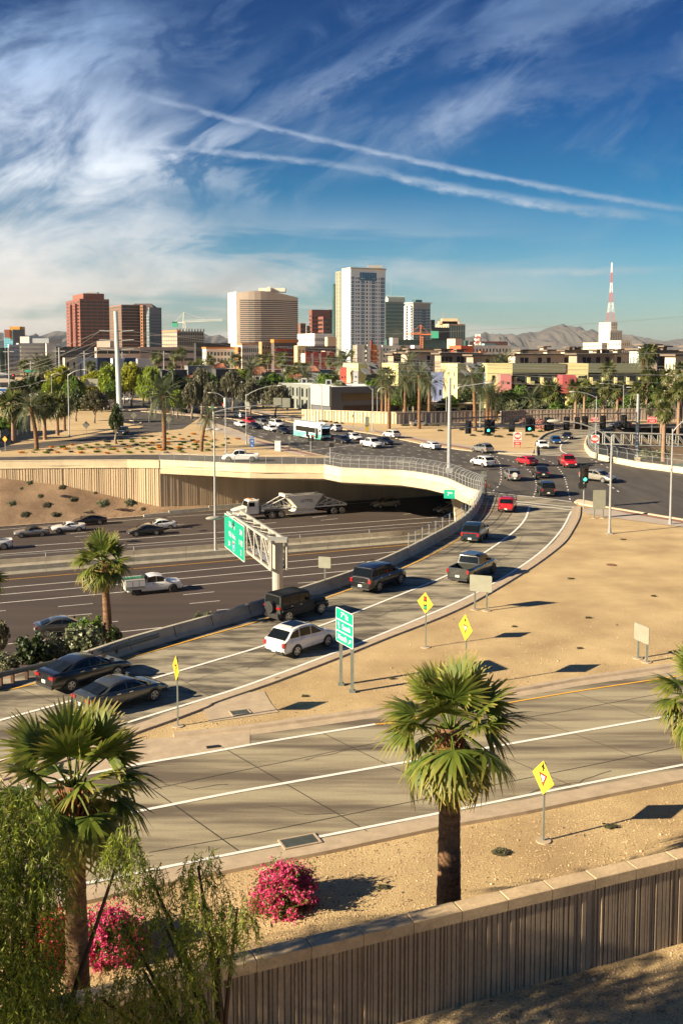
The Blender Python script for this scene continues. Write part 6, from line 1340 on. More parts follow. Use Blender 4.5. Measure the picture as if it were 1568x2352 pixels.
for s0, s1 in ((.14,.18),(.20,.26),(.44,.49),(.54,.57),(.72,.76),(.80,.83)): colband(s0, s1,24,.8,.5, gblue if s0 != .44 else gdark, 'window')
a, b = P[1] * .26, P[1] * .74; facade(t, a, b, H - 9.5, H - 2.5,1,7,.92,.95, gblue, name='penthouse_window', out=.12, depth=.4)
obj('parapet', MB().prism(xy([P[0] - BX * .6 - AX * .3, P[1] - BX * .6 + AX * .5, P[2] + AX * .5, P[3] - AX * .3]), H - .2, H + 1.1), C('tower_cornice',(.45,.40,.36)), t)
obj('roof_plant', MB().box(14,8, H + 1,26,18, H + 3.6), galv, t)
block('olive grey concrete slab along the left side of the white tower',770,783.5,786,622,838, oli, name='apartment_tower', group=TG, left=(3,1,26,2,.22,.75, C('olive_dark',(.10,.11,.09)), dict(depth=.3, out=.05)))
block('sliver of teal glass tower just left of the olive slab',765,767,772,652,900, gteal, name='office_tower', group=TG, right=(2,1,20,1,.9,.3, ggrn))
# -- teal office tower
t, c, P, H = block('teal glass office tower with a pale saw-toothed roof screen',883.5,885,929,693,1010, C('teal_spandrel',(.22,.28,.25)), name='office_tower', group=TG, right=(2,1,17,2,.985,.62, gteal, dict(depth=.5, out=.12)), left=(2,1,17,1,.9,.6, gteal))
m = MB(); obj('roof_screen', MB().prism(xy([P[0] + AX * 3, P[1] + AX * .3, P[1] + BX * 14, P[0] + BX * 14]), H + .3, Zat(683,1010)), C('pale_screen',(.50,.58,.52)), t)
for k in range(12): q = P[1] * ((k + .5) / 12); obj('screen_fin', MB().box(q.x - .5, q.y - .2, H + 4, q.x + .5, q.y + .4, H + 6.0), C('pale_screen',(.5,.58,.52)), t)
obj('mast', MB().tube([(P[1].x * .3, P[1].y * .3 + 4, H),(P[1].x * .3, P[1].y * .3 + 4, H + 22)],.25,5), galv, t)
# -- grey condominium tower
t, c, P, H = block('grey condominium tower with white balconies on its left corner',929,949,988,696,940, C('condo_grey',(.27,.29,.31)), name='condominium_tower', group=TG, left=[(3,2,22,2,.55,.45, gdark, dict(depth=.5, out=.1))], right=[(3,5,20,5,.86,.55, gblue, dict(depth=.4, out=.08))])
cw_ = C('condo_white',(.72,.70,.65));
for s in (.0,.5): a = P[3] * (1 - s); b = P[3] * (1 - s - .22); obj('pier', MB().prism([(a - AX * .8).xy[:],(b - AX * .8).xy[:],(b + AX * .2).xy[:],(a + AX * .2).xy[:]],0, H - 2), cw_, t)
a, b = P[3] * .28, P[3] * .02; facade(t, a, b,3, H - 3,22,1,.95,.25, cw_, name='balcony', out=1.4, depth=1.5)
facade(t, P[1] * .52, P[1] * .72,3, H - 6,20,1,.8,.4, gdark, name='recess_shade_panel', out=.14, depth=.4)  # dark boxes proud of the wall paint the shade of balcony recesses
obj('roof_slab', MB().prism(xy([P[0] - AX - BX, P[1] + AX * 1.5 - BX, P[2] + AX * 1.5, P[3] - AX]), H, H + .8), C('roof_edge',(.5,.55,.55)), t); obj('roof_plant', MB().prism(xy([P[0] + AX * 4 + BX * 3, P[1] * .6 + BX * 3, P[1] * .6 + BX * 10, P[0] + AX * 4 + BX * 10]), H + .8, Zat(689,950)), gteal, t)
block('black slim tower behind the grey condominium',987,989,998,734.5,1300, C('black_tower',(.03,.035,.05)), name='office_tower', group=TG, right=(2,2,10,1,.8,.4, gdark))
block('black ribbed block right of the grey condominium',985,990,1031,752,1150, C('black_block',(.025,.025,.032)), name='office_block', group=TG, right=(2,1,1,22,.3,.96, C('black_fin',(.05,.05,.06)), dict(depth=.8, out=.4)))
t, c, P, H = block('tan office tower with green glass and a stepped top',1001,1030,1068,744,1250, C('tan_tower',(.56,.40,.24)), name='office_tower', group=TG, left=(3,1,9,5,.55,.5, ggrn), right=(3,1,1,7,.82,.97, gteal, dict(depth=.4, out=.1)))
Yk = 1262; f = lambda u: Xat(u, Yk,50) - c.x;
for ua, ub, va, vb in ((1008,1054,744,738),(1015,1050,738,731.5)): obj('upper_floor', MB().box(f(ua), Yk - c.y, H, f(ub), Yk - c.y + 22, Zat(vb, Yk)), C('tan_tower',(.56,.40,.24)), t)
obj('mast', MB().tube([(f(1019),15, H),(f(1019),15, Zat(717, Yk))],.5,5), galv, t)
block('low green-grey annex right of the tan tower',1066,1068,1075,782,1240, gteal, name='office_block', group=TG)
# -- far left orange and blue tower
t, c, P, H = block('far left tower with blue lower floors and an orange top',9,30,57,757,1500, C('orange_blue_base',(.035,.09,.13)), name='apartment_tower', group=TG, right=(2,2,12,5,.6,.5, C('dull_orange_panel',(.14,.05,.03)), dict(depth=.5, out=.1)), left=(2,2,12,4,.7,.6, C('bright_teal_panel',(.05,.26,.34)), dict(depth=.5, out=.1)))
Yk = 1505; f = lambda u: Xat(u, Yk,50) - c.x; obj('orange_top', MB().box(f(23),5, H - 14, f(46),30, Zat(750, Yk)), C('orange_top',(.55,.25,.03)), t); obj('red_frame', MB().box(f(12),2, H - 12, f(24),20, H), C('red_top',(.2,.05,.03)), t)
# -- construction site, crane
t, c, P, H = block('unfinished concrete frame building under the white crane',372,407,468,761,900, C('raw_concrete',(.16,.15,.14)), name='construction_building', group=MG, H=Zat(761,900), left=(1,1,9,9,.62,.7, C('raw_slab_lit',(.42,.34,.24)), dict(depth=.5, out=.1)), right=(1,1,8,12,.55,.72, C('void_shade',(.03,.035,.04)), dict(depth=.5, out=.1)))  # panels, not windows: sunlit slab and shaded voids put into colour
obj('formwork', MB().prism(xy([P[0], P[3] * 1, P[3] - AX * .0 + AX * 3, P[0] + AX * 3]), H, H + 1.2), C('orange_formwork',(.6,.2,.08)), t)
for k in range(10): q = P[1] * (k / 9); obj('column_stub', MB().box(q.x - .5, q.y + .5, H, q.x + .5, q.y + 1.5, H + 2.6), C('raw_concrete',(.16,.15,.14)), t)
def crane(label, Y, um, vb, vt, ul, vl, ur, vr, mat, r=.5):
 x = Xat(um, Y,40); z0, z1 = Zat(vb, Y), Zat(vt, Y); t = thing('tower_crane', label, 'crane',(x, Y,0))
 w = r * 1.6
 for sx in (-w, w):
  for sy in (-w, w): obj('mast_leg', MB().tube([(sx, sy,0),(sx, sy, z1)], r * .28,4), mat, t)
 m = MB(); n = 16
 for k in range(n): za, zb = z1 * k / n, z1 * (k + 1) / n; m.tube([(-w,-w, za),(w,-w, zb)], r * .18,3); m.tube([(w,-w, za),(-w,-w, zb)], r * .18,3)
 obj('mast_lattice', m, mat, t); xl, xr = Xat(ul, Y, z1) - x, Xat(ur, Y, z1) - x; zl, zr = Zat(vl, Y), Zat(vr, Y)
 for sy, dz in ((-w,0),(w,0),(0, r * 3.2)): obj('jib_chord', MB().tube([(0, sy,(zl + zr) / 2 + dz * .9),(xr, sy * .6, zr + dz * .7)], r * .28,4), mat, t)
 m = MB(); n = 26
 for k in range(n): a, b = k / n,(k + .5) / n; zc = (zl + zr) / 2; m.tube([(xr * a,-w, zc + (zr - zc) * a),(xr * b,0, zc + (zr - zc) * b + r * 2.7),(xr * (k + 1) / n,-w, zc + (zr - zc) * (k + 1) / n)], r * .16,3)
 obj('jib_lattice', m, mat, t); obj('counter_jib', MB().box(xl,-w,(zl + zr) / 2 - .4,0, w,(zl + zr) / 2 + .4), mat, t); obj('counterweight', MB().box(xl,-w, zl - 3, xl + 5, w, zl + 2), C('crane_green',(.05,.35,.22)), t)
 ap = z1 + (z0 and 6 * r * 1.6); obj('apex', MB().tube([(-w,0, z1),(-.5,0, ap + 3)], r * .5,4), mat, t)
 for e in ((xr * .6,(zl + zr) / 2 + 2),(xl * .8,(zl + zr) / 2)): obj('stay_cable', MB().tube([(-.5,0, ap + 3),(e[0],0, e[1])],.12,3), mat, t)
 return t
crane('white tower crane with a long jib over the unfinished building',950,424,790,741,396,744,510.6,737, C('crane_white',(.62,.62,.56)),.7)
crane('orange crane low in front of the grey condominium tower',700,968,800,772,990,767,932,769, C('crane_orange',(.62,.18,.05)),.5)
# -- mid-rise band
pk = C('garage_precast',(.52,.42,.34)); dk = C('garage_dark',(.06,.06,.065))
block('white clinic block with tall window grid at the left edge',19,21,45,791,700, C('clinic_white',(.66,.64,.58)), group=MG, right=(2,1,6,8,.5,.55, gdark, dict(depth=.4)), left=(2,1,6,1,.5,.5, gdark))
t, c, P, H = block('large white and grey medical building with banded floors',38,43,108,788,740, C('clinic_grey',(.42,.43,.42)), group=MG, right=(1,1.5,7,1,.86,.5, C('clinic_band',(.60,.58,.52)), dict(depth=1.0, out=.5)))
obj('upper_wall', MB().box(0,4, H, Xat(68,744, H) - c.x,40, Zat(773,744)), C('clinic_white',(.66,.64,.58)), t); obj('upper_wall', MB().box(Xat(68,744, H) - c.x,5, H, Xat(112,744, H) - c.x,40, Zat(777,744)), C('clinic_bluegrey',(.32,.35,.38)), t)
block('white windowless tower end of the medical building',105,107,127,789,735, C('clinic_white2',(.58,.57,.54)), group=MG)
block('dark open parking structure in front of the reddish tower',127,129,222,796,690, dk, name='parking_garage', group=MG, right=(2,1,5,1,.98,.3, C('garage_dark2',(.11,.11,.12)), dict(depth=.6, out=.2)))
t, c, P, H = block('pinkish parking garage with long open levels and a stair tower',218,222,322,797.5,560, pk, name='parking_garage', group=MG, right=(0,.5,4,4,.92,.34, gdark, dict(depth=.4, out=.08)), left=(0,.5,4,1,.8,.34, gdark))  # dark panels, not glazing, paint the shade inside the open levels
obj('stair_tower', MB().box(-1,5,0,6.5,14, Zat(783,560)), pk, t)
block('pinkish parking garage continuing right toward the crane',318,322,446,797,600, C('garage_precast2',(.40,.33,.29)), name='parking_garage', group=MG, right=(0,.5,4,5,.9,.32, gdark, dict(depth=.4, out=.08)))  # shade of the open parking levels painted as dark panels
block('deep blue flat wall block between white walls',222,224,257,822,430, C('deep_blue',(.015,.045,.12)), group=MG); block('second deep blue block behind the big steel pole',285,287,314,822,430, C('deep_blue',(.015,.045,.12)), group=MG)
block('white wall block left of the first deep blue wall',176,178,224,822,425, C('soft_white',(.50,.51,.52)), group=MG, right=(0,1,1,3,.2,.8, ggrn)); block('white wall block between the two deep blue walls',257,259,285,823,425, C('soft_white',(.50,.51,.52)), group=MG)
block('beige block with a slotted window strip left of the white wall',145,149,178,822,420, C('warm_beige',(.70,.56,.38)), group=MG, left=(2,2,1,1,.5,.8, gdark), right=(1,1,3,2,.3,.6, gdark))
block('white small block with a pale corner right of the second blue wall',314,316,362,824,430, C('soft_white2',(.56,.55,.53)), group=MG, right=(1,1,1,4,.5,.5, gdark))
block('long low black roofed hall under the distant mountains',446,450,530,788,760, C('black_hall',(.03,.032,.034)), group=MG)
ow = C('apt_white',(.74,.71,.64)); orr = C('apt_orange',(.55,.20,.05)); tan_ = C('apt_tan',(.40,.26,.13))
for (uL, uC, uR, vt, lab, mt, mt2) in ((465,474,545,801, 'white apartment block with orange roof line left of the hotel foot', ow, gteal),(545,556,600,792, 'white glassy apartment block with orange edge below the hotel', ow, ggrn)):
 t, c, P, H = block(lab, uL, uC, uR, vt,520, mt, group=MG, right=(1,1,5,9,.62,.58, mt2, dict(depth=.3)), left=(1,1,5,2,.6,.55, mt2)); obj('roof_band', MB().prism(xy([P[0] - (AX + BX) * .4, P[1] + (AX - BX) * .4, P[2], P[3] - AX * .4]), H, H + .9), orr, t)
block('narrow orange apartment bay',544,546,554,797,515, orr, group=MG, right=(1,1,5,1,.5,.5, gdark))
block('tan apartment block right of the white glassy one',598,601,628,785,500, tan_, group=MG, right=(1,1,6,4,.35,.5, gdark))
t, c, P, H = block('dark and red apartment block with red balconies',626,630,683,787,490, C('apt_dark',(.10,.08,.07)), group=MG, right=[(1,2,6,3,.8,.4, C('apt_red',(.30,.03,.03)), dict(depth=.8, out=.4)),(1,1,6,7,.3,.5, gdark)])
obj('roof_band', MB().prism(xy([P[0] - (AX + BX) * .4, P[1] + (AX - BX) * .4, P[2], P[3] - AX * .4]), H, H + 1.6), orr, t)
block('small yellow apartment end wall below the white hotel',680,683,701,794,480, C('apt_yellow',(.72,.55,.26)), group=MG, right=(1,1,5,2,.25,.4, gdark))
block('dark long apartment row behind the white and red one',699,702,772,795,500, C('apt_charcoal',(.13,.11,.10)), group=MG, right=(1,1,5,10,.4,.5, gdark))
t, c, P, H = block('white apartment block with red panels and red balconies',697,700,772,812,430, ow, group=MG, right=[(1,1,3,8,.4,.55, gdark)])
for k in range(4): q = P[1] * (k / 4 + .02); obj('red_panel', MB().prism([(q - BX * .25).xy[:],(q + AX * 2.4 - BX * .25).xy[:],(q + AX * 2.4 + BX * .1).xy[:],(q + BX * .1).xy[:]],1, H + .8), C('panel_red',(.46,.07,.05)), t); obj('balcony', MB().prism([(q + AX * 4 - BX * 1).xy[:],(q + AX * 6.5 - BX * 1).xy[:],(q + AX * 6.5).xy[:],(q + AX * 4).xy[:]],4,4.8), C('panel_red',(.46,.07,.05)), t)
block('bright white hotel with arched window rows behind the copper roofs',683,722,765,766,650, C('white_hotel',(.76,.76,.74)), group=MG, left=(6,2,5,10,.45,.5, gdark), right=(6,2,5,9,.45,.5, gdark)); block('beige stepped small tower beside the olive slab',747,752,772,774,640, C('beige_step',(.60,.45,.30)), group=MG)
block('pink roof box of the mid-rise row',744,746,762,806,470, C('pink_box',(.60,.46,.38)), group=MG)
wg = C('apt_white_green',(.66,.66,.60))
t, c, P, H = block('white and olive apartment block with orange balconies right of the olive slab',814,818,876,793,520, C('apt_olive',(.27,.23,.17)), group=MG, right=[(1,1,7,8,.4,.5, gdark)])
for k,(s, mm) in enumerate(((0, wg),(.16, wg),(.42, wg),(.62, orr),(.80, wg))): q = P[1] * s; obj('bay_panel', MB().prism([(q - BX * .5).xy[:],(q + AX * 2.2 - BX * .5).xy[:],(q + AX * 2.2 + BX * .1).xy[:],(q + BX * .1).xy[:]],0, H + .3), mm, t)
for k in range(7): q = P[1] * .34; z = 2 + k * (H - 3) / 7; obj('balcony', MB().prism([(q - BX * 1.2).xy[:],(q + AX * 2.4 - BX * 1.2).xy[:],(q + AX * 2.4).xy[:], q.xy[:]], z, z + 1.1), wg, t); q = P[1] * .72; obj('balcony', MB().prism([(q - BX * 1.2).xy[:],(q + AX * 2 - BX * 1.2).xy[:],(q + AX * 2).xy[:], q.xy[:]], z, z + 1.1), orr, t)
obj('red_fin', MB().prism([(P[1] * .55 - BX * .8).xy[:],(P[1] * .55 + AX * 1 - BX * .8).xy[:],(P[1] * .55 + AX * 1).xy[:],(P[1] * .55).xy[:]],0, H + 2.5), C('brick_fin',(.26,.06,.04)), t)
t, c, P, H = block('white apartment block continuing behind the lone thin palm',876,878,951,793,530, wg, group=MG, right=[(1,1,6,10,.45,.5, gdark)])
for k in range(6): z = 2 + k * (H - 3) / 6; q = P[1] * .1; obj('balcony', MB().prism([(q - BX * 1.2).xy[:],(q + AX * 6 - BX * 1.2).xy[:],(q + AX * 6).xy[:], q.xy[:]], z, z + .9), wg, t)
block('grey and white striped end of the apartment row',948,951,966,793,525, C('stripe_white',(.66,.65,.62)), group=MG, right=(1,1,1,2,.35,.9, C('stripe_dark',(.06,.06,.07))))
block('small white tower box with slit windows on the teal hall',898,901,914.5,776,640, ow, group=MG, right=(8,2,3,3,.3,.4, gdark)); block('long teal glass hall behind the apartment row',884,888,1026,780,700, C('teal_hall',(.05,.10,.09), rough=.3), group=MG, right=(12,1,2,16,.8,.6, gteal))
block('pink-beige box block above the orange-red wall',1026,1045,1061,778,620, C('pinkbeige',(.58,.40,.32)), group=MG); block('orange-red ribbed wall block',1031,1058,1087,794,520, C('orange_red_wall',(.52,.10,.04)), group=MG, left=(1,1,1,14,.3,.9, C('orange_red_rib',(.40,.07,.03)), dict(depth=.5, out=.2)))
block('brown-pink distant block with a light blue roof',1078,1084,1165,784,900, C('brownpink',(.30,.16,.13)), group=MG); t_ = block('light blue hipped roof pavilion',1108,1112,1137,789,760, C('light_blue_roof',(.22,.40,.46)), group=MG)
t, c, P, H = block('white and orange apartment row left of the mountain foot',1079,1083,1174,793,560, ow, group=MG, right=[(1,1,5,12,.4,.5, gdark)]);
for k in range(5): z = 2 + k * (H - 3) / 5; q = P[1] * .18; obj('balcony', MB().prism([(q - BX * 1.2).xy[:],(q + AX * 4 - BX * 1.2).xy[:],(q + AX * 4).xy[:], q.xy[:]], z, z + 1.1), orr, t)
# -- radio and hospital lattice mast, small
def lattice_mast(label, Y, u, vb, vt, w0, w1, cols_, r=.25, extra=False):
 x = Xat(u, Y,60); z0, z1 = Zat(vb, Y), Zat(vt, Y); t = thing('radio_mast', label, 'radio mast',(x, Y,0)); n = 12; sw = C('mast_red',(.48,.10,.09)), C('mast_white',(.70,.70,.68))
 for k in range(n):
  f0, f1 = k / n,(k + 1) / n; w = lambda f: w1 + (w0 - w1) * (1 - f) ** 2.2; a, b = w(f0), w(f1); za, zb = z0 + (z1 - z0) * f0, z0 + (z1 - z0) * f1; mt = sw[(k // 2) % 2]; m = MB()
  ca, cb = [(-a,-a),(a,-a),(a, a),(-a, a)], [(-b,-b),(b,-b),(b, b),(-b, b)]
  for j in range(4): m.tube([(*ca[j], za),(*cb[j], zb)], r,4); m.tube([(*ca[j], za),(*cb[(j + 1) % 4], zb)], r * .55,3); m.tube([(*ca[(j + 1) % 4], za),(*cb[j], zb)], r * .55,3); m.tube([(*cb[j], zb),(*cb[(j + 1) % 4], zb)], r * .5,3)
  obj('mast_section', m, mt, t)
 if extra:
  for k in range(8): a = k * .8; obj('antenna_drum', MB().tube([(1.6 * math.cos(a),1.6 * math.sin(a), z1 - 4 - (k % 3) * 3),(3 * math.cos(a),3 * math.sin(a), z1 - 4 - (k % 3) * 3)],.9,8), C('drum',(.60,.56,.54)), t)
 return t
lattice_mast('stubby red and white antenna mast with drums left of the mountain',800,1098,800,768,2.2,1.6,0,.22, True)
# -- historic stepped white tower with the tall mast
ww = C('historic_cream',(.74,.66,.52)); Yw = 880
t, c, P, H = block('historic cream stepped tower carrying the tall red and white radio mast',1374.5,1400,1428,759, Yw, ww, name='historic_tower', left=(24,2,7,5,.26,.42, gdark, dict(depth=.3)), right=(24,2,7,5,.3,.42, gdark, dict(depth=.3)))
def sub(uL, uC, uR, vt, Y, wl=None, wr=None, z0=0, nm='tower_step'):
 H2 = Zat(vt, Y); a = Vector((Xat(uC, Y, H2), Y,0)) - c; lr = (Xat(uR, Y, H2) - Xat(uC, Y, H2)) / AX.x; ll = (Xat(uC, Y, H2) - Xat(uL, Y, H2)) / -BX.x
 Q = [a, a + AX * lr, a + AX * lr + BX * ll, a + BX * ll]; obj(nm, MB().prism(xy(Q), z0, H2), ww, t)
 if wl: facade(t, Q[3], Q[0], *wl, gdark, depth=.3)
 if wr: facade(t, Q[0], Q[1], *wr, gdark, depth=.3)
sub(1384,1402,1419,740, Yw + 6,(H + 1, Zat(742, Yw),2,4,.25,.5),(H + 1, Zat(742, Yw),2,3,.25,.5), H - 5); sub(1352,1381,1396,787, Yw - 60,(8, Zat(788, Yw - 60),3,8,.28,.4),(8, Zat(788, Yw - 60),3,4,.28,.4),0, 'lower_wing'); sub(1396,1425,1450,782, Yw - 50,(8, Zat(783, Yw - 50),3,7,.28,.4),(8, Zat(783, Yw - 50),3,5,.28,.4),0, 'lower_wing')
lattice_mast('tall red and white lattice radio mast on the historic cream tower', Yw + 15,1402,741,603,3.4,.4,0,.13)
# -- tan condominium rows in front (behind the yellow ones)
tc = C('condo_cream',(.66,.54,.40)); td = C('condo_brown',(.17,.13,.10)); tg = C('condo_taupe',(.36,.28,.21))
def condo(label, uL, uC, uR, vt, Y, mat, rows=3, cols=8, flat=td, rng=0):
 t, c, P, H = block(label, uL, uC, uR, vt, Y, mat, name='condominium_block', group='tan and brown condominium blocks', right=(1,1.2, rows, cols,.42,.5, ggrn, dict(depth=.25, out=.05)), left=(1,1.2, rows,3,.35,.45, ggrn, dict(depth=.25, out=.05)))
 obj('flat_roof', MB().prism(xy([P[0] - (AX + BX) * 1, P[1] + (AX - BX) * 1, P[2] + (AX + BX), P[3] + (BX - AX)]), H + .003, H + .55), flat, t)
 R_ = random.Random(rng + int(uC))
 for k in range(cols):
  if R_.random() < .45:
   q = P[1] * ((k + .1) / cols); w = P[1].length / cols * .8; obj('recess_shade_panel', MB().prism([(q - BX * .12).xy[:],(q + AX * w - BX * .12).xy[:],(q + AX * w + BX * .3).xy[:],(q + BX * .3).xy[:]],.5, H - .8), C('recess_shade',(.035,.03,.03)), t)  # dark panel in front of the wall, recess shade put into its colour
   for z in (H * .36, H * .66): obj('balcony_rail', MB().prism([(q - BX * 1).xy[:],(q + AX * w - BX * 1).xy[:],(q + AX * w - BX * .9).xy[:],(q - BX * .9).xy[:]], z, z + .9), td, t)
   if R_.random() < .5: obj('tower_roof', MB().prism([(q - BX * 1.4 - AX).xy[:],(q + AX * (w + 1) - BX * 1.4).xy[:],(q + AX * (w + 1) + BX * 3).xy[:],(q - AX + BX * 3).xy[:]], H + 1.4, H + 1.8), td, t); obj('tower_wall', MB().prism([q.xy[:],(q + AX * w).xy[:],(q + AX * w + BX * 2).xy[:],(q + BX * 2).xy[:]], H + .4, H + 1.4), mat, t)
 return t
condo('dark brown capped condo block behind the first yellow house',899,903,936,815,360, tg, cols=5); condo('cream condo block left of the brown one, below the orange-red wall',921,938,1012,812,350, tc, cols=9); condo('tall taupe roofed condo pavilion at the row centre',940,944,1035,804,400, tc, cols=9, rows=4); condo('dark long condo block above the yellow house roofs',1008,1012,1100,814,340, tg, cols=10); condo('taupe condo block behind the green condos',1082,1086,1180,818,330, tg, cols=10)
condo('cream condo block with windows in pairs behind the green condos',1178,1182,1324,816,330, tc, cols=14); condo('higher cream penthouse row behind the paired windows',1196,1200,1290,806,380, tc, cols=8, rows=4); condo('dark taupe condo block below the historic tower',1320,1324,1410,815,320, tg, cols=8); condo('cream and brown condo block right of the historic tower',1400,1404,1480,814,330, tc, cols=7); condo('tall white condo block behind the leaning right palms',1462,1466,1508,804,300, C('condo_white2',(.60,.58,.56)), cols=5, rows=4); condo('brown-roofed condo block at the right edge',1500,1508,1600,808,300, td, cols=8, rows=4); condo('pale condo block cut by the right edge',1545,1550,1640,818,280, tc, cols=6, rows=4); condo('long dark roofed condo row left of the historic tower',1290,1296,1352,806,420, td, cols=6, rows=4)
# -- yellow and green condominium houses with metal roofs
ylw = C('house_yellow',(.62,.55,.27)); grn = C('house_green',(.085,.095,.06)); mroof = C('corrugated_roof',(.40,.42,.42), rough=.5); mroof2 = C('corrugated_roof_dark',(.10,.11,.12), rough=.5)
def yhouse(label, uL, uC, uR, vt, Y, roofs=3, dark=None, base=None):
 t, c, P, H = block(label, uL, uC, uC + 1, vt, Y, ylw, name='town_house', group='yellow town houses with metal roofs', th=(3, None), left=(5,1.5,2,3,.16,.35, gdark, dict(depth=.2, out=.04)))
 L2 = (Xat(uR, Y + 12, H) - c.x) / AX.x; n = roofs * 2
 obj('dark_wall', MB().prism(xy([AX * 3, AX * L2, AX * L2 + BX * 9, AX * 3 + BX * 9]),0, H - 3.2), grn, t)
 for k in range(roofs):
  x0, x1 = L2 * k / roofs + .2, L2 * (k + .62) / roofs; a, b = AX * x0, AX * x1; zt2 = H + .1; m = MB(); m.quad(Vector((*(a - BX * 2.2 + AX * 1.2).xy, H - 3.6)), Vector((*(b - BX * 2.2 + AX * 1.2).xy, H - 3.6)), Vector((*(b + BX * 3).xy, zt2)), Vector((*(a + BX * 3).xy, zt2))); obj('metal_roof', m, mroof, t)
  nrib = 6
  for j in range(nrib): q0 = Vector((*(a + (b - a) * ((j + .5) / nrib) - BX * 2.2 + AX * 1.2).xy, H - 3.52)); q1 = Vector((*(a + (b - a) * ((j + .5) / nrib) + BX * 3).xy, zt2 + .08)); obj('roof_seam', MB().tube([q0, q1],.12,4), mroof2, t)
  a, b = AX * x1, AX * (L2 * (k + 1) / roofs + .2); m = MB(); m.quad(Vector((*(a - BX * 1.2).xy, H - 6.4)), Vector((*(b - BX * 1.2).xy, H - 6.4)), Vector((*(b + BX * 3.4).xy, zt2 - .2)), Vector((*(a + BX * 3.4).xy, zt2 - .2))); obj('metal_roof', m, mroof2, t)
 facade(t, AX * 3, AX * L2,1, H - 4,3, roofs * 2,.5,.55, gdark, name='window')
 return t, c, P, H
yhouse('first yellow town house behind the red cube, left of the thin palm',788,822,873,834,312,2)
yhouse('second yellow town house behind the twin palms',877,914,992,834.5,300,3)
t, c, P, H = yhouse('third yellow town house with the blue wall before it',1011,1050,1126,834.5,297,3)
Yb = 215; f = lambda u: Xat(u, Yb,5)
def cube(lab, u0, u1, v0, v1, Y, col, wins=()):
 t = thing('house_volume', lab, 'building',(Xat(u0, Y,5), Y,0),0, 'coloured cubes of the town houses'); w = Xat(u1, Y,5) - Xat(u0, Y,5); z0, z1 = max(0, Zat(v1, Y)), Zat(v0, Y); obj('wall', MB().box(0,0, z0, w,7, z1), col, t)
 for fx, fz, fw, fh in wins: obj('window', MB().box(w * fx,-.06, z0 + (z1 - z0) * fz, w * (fx + fw),.1, z0 + (z1 - z0) * (fz + fh)), gdark, t)
 return t
cube('periwinkle blue tall house wall before the third yellow house',994,1017,856,921,286, C('house_blue',(.22,.26,.46)),((.15,.65,.25,.06),(.7,.68,.08,.06),(.6,.2,.2,.2)))
cube('red cube left of the first yellow house',781,796,844,882,308, C('house_red',(.50,.09,.06)),((.2,.35,.2,.1),(.7,.35,.1,.12)))
cube('grey-white small block with a window under the first yellow house',811,822,853,890,306, C('house_pale',(.42,.44,.46)),((.4,.6,.2,.12),))
cube('small blue house cube right of the metal roofs',1110,1124,854,892,288, C('house_blue',(.22,.26,.46)),((.3,.5,.2,.1),))
# long green condominiums with balconies
def gcondo(label, u0, u1, uR, vt, Y, nb, cubeu):
 H = Zat(vt, Y); x0, x1, x2 = Xat(u0, Y, H), Xat(u1, Y, H), Xat(uR, Y + 4, H); t = thing('condominium_block', label, 'building',(x0, Y,0),0, 'green condominiums with balconies')
 m = MB(); a = x1 - x0; obj('yellow_wall', MB().box(0,0,0, a,10, H), ylw, t); L2 = x2 - x1; m = MB(); m.box(a,.6,0, a + L2,10, H - .02); obj('green_wall', m, grn, t); obj('roof_band', MB().box(a,-.3, H - 2.6, a + L2,.59, H - .0), C('house_green2',(.115,.12,.075)), t)
 for fx, zz, w, h in ((.2,.62,.12,.14),(.55,.7,.3,.05),(.85,.6,.1,.16)): obj('window', MB().box(a * fx,-.06, H * zz, a * (fx + w),.1, H * (zz + h)), gdark, t)
 cw2 = L2 / nb
 for k in range(nb):
  xx = a + cw2 * k
  obj('upper_glass', MB().box(xx + .25 * cw2,.5, H - 5.6, xx + .95 * cw2,.63, H - 2.7), gdark, t); obj('balcony_slab', MB().box(xx,-1.2, H - 6.0, xx + cw2,.59, H - 5.7), grn, t)
  obj('balcony_wall', MB().box(xx + .1 * cw2,-1.3, H - 5.99, xx + .30 * cw2,-.4, H - 3.9), ylw, t); obj('balcony_wall', MB().box(xx + .3 * cw2,-1.3, H - 5.99, xx + .62 * cw2,-1.15, H - 4.9), C('house_khaki',(.30,.28,.14)), t)
  obj('lower_glass', MB().box(xx + .2 * cw2,.5, H - 9.6, xx + .75 * cw2,.63, H - 6.6), gdark if k % 2 else gteal, t); obj('awning', MB().box(xx + .15 * cw2,-1.2, H - 6.75, xx + .8 * cw2,.4, H - 6.6), ow, t); obj('coloured_panel', MB().box(xx + .12 * cw2,.3, H - 9.6, xx + .2 * cw2,.65, H - 6.8),(C('panel_navy',(.03,.05,.2)), C('panel_mustard',(.55,.38,.04)), C('panel_crimson',(.35,.02,.03)))[k % 3], t)
  obj('ground_glass', MB().box(xx + .2 * cw2,.5,.3, xx + .75 * cw2,.63,2.8), gdark, t); obj('porch_panel', MB().box(xx + .05 * cw2,-.8,0, xx + .15 * cw2,.58,3.0),(C('panel_mustard',(.55,.38,.04)), C('panel_crimson',(.35,.02,.03)), C('panel_navy',(.03,.05,.2)))[k % 3], t)
 return t
gcondo('long green condominium with three rows of balconies right of the pink cube',1118,1176,1291,835,285,4,0); gcondo('second long green condominium with a red cube at its left corner',1300,1350,1480,835,285,5,0)
cube('salmon pink cube before the first long green condominium',1148,1173,860,906,280, C('house_salmon',(.52,.20,.19)),((.18,.55,.08,.1),(.6,.52,.22,.1))); cube('red cube at the left corner of the second green condominium',1290,1321,862,903,279, C('house_crimson',(.42,.075,.08)),((.2,.55,.1,.1),(.7,.6,.08,.1)))
t = thing('carport', 'long flat tan carport roof over parked cars behind the sound wall', 'carport',(0,0,0)); Y0 = 284
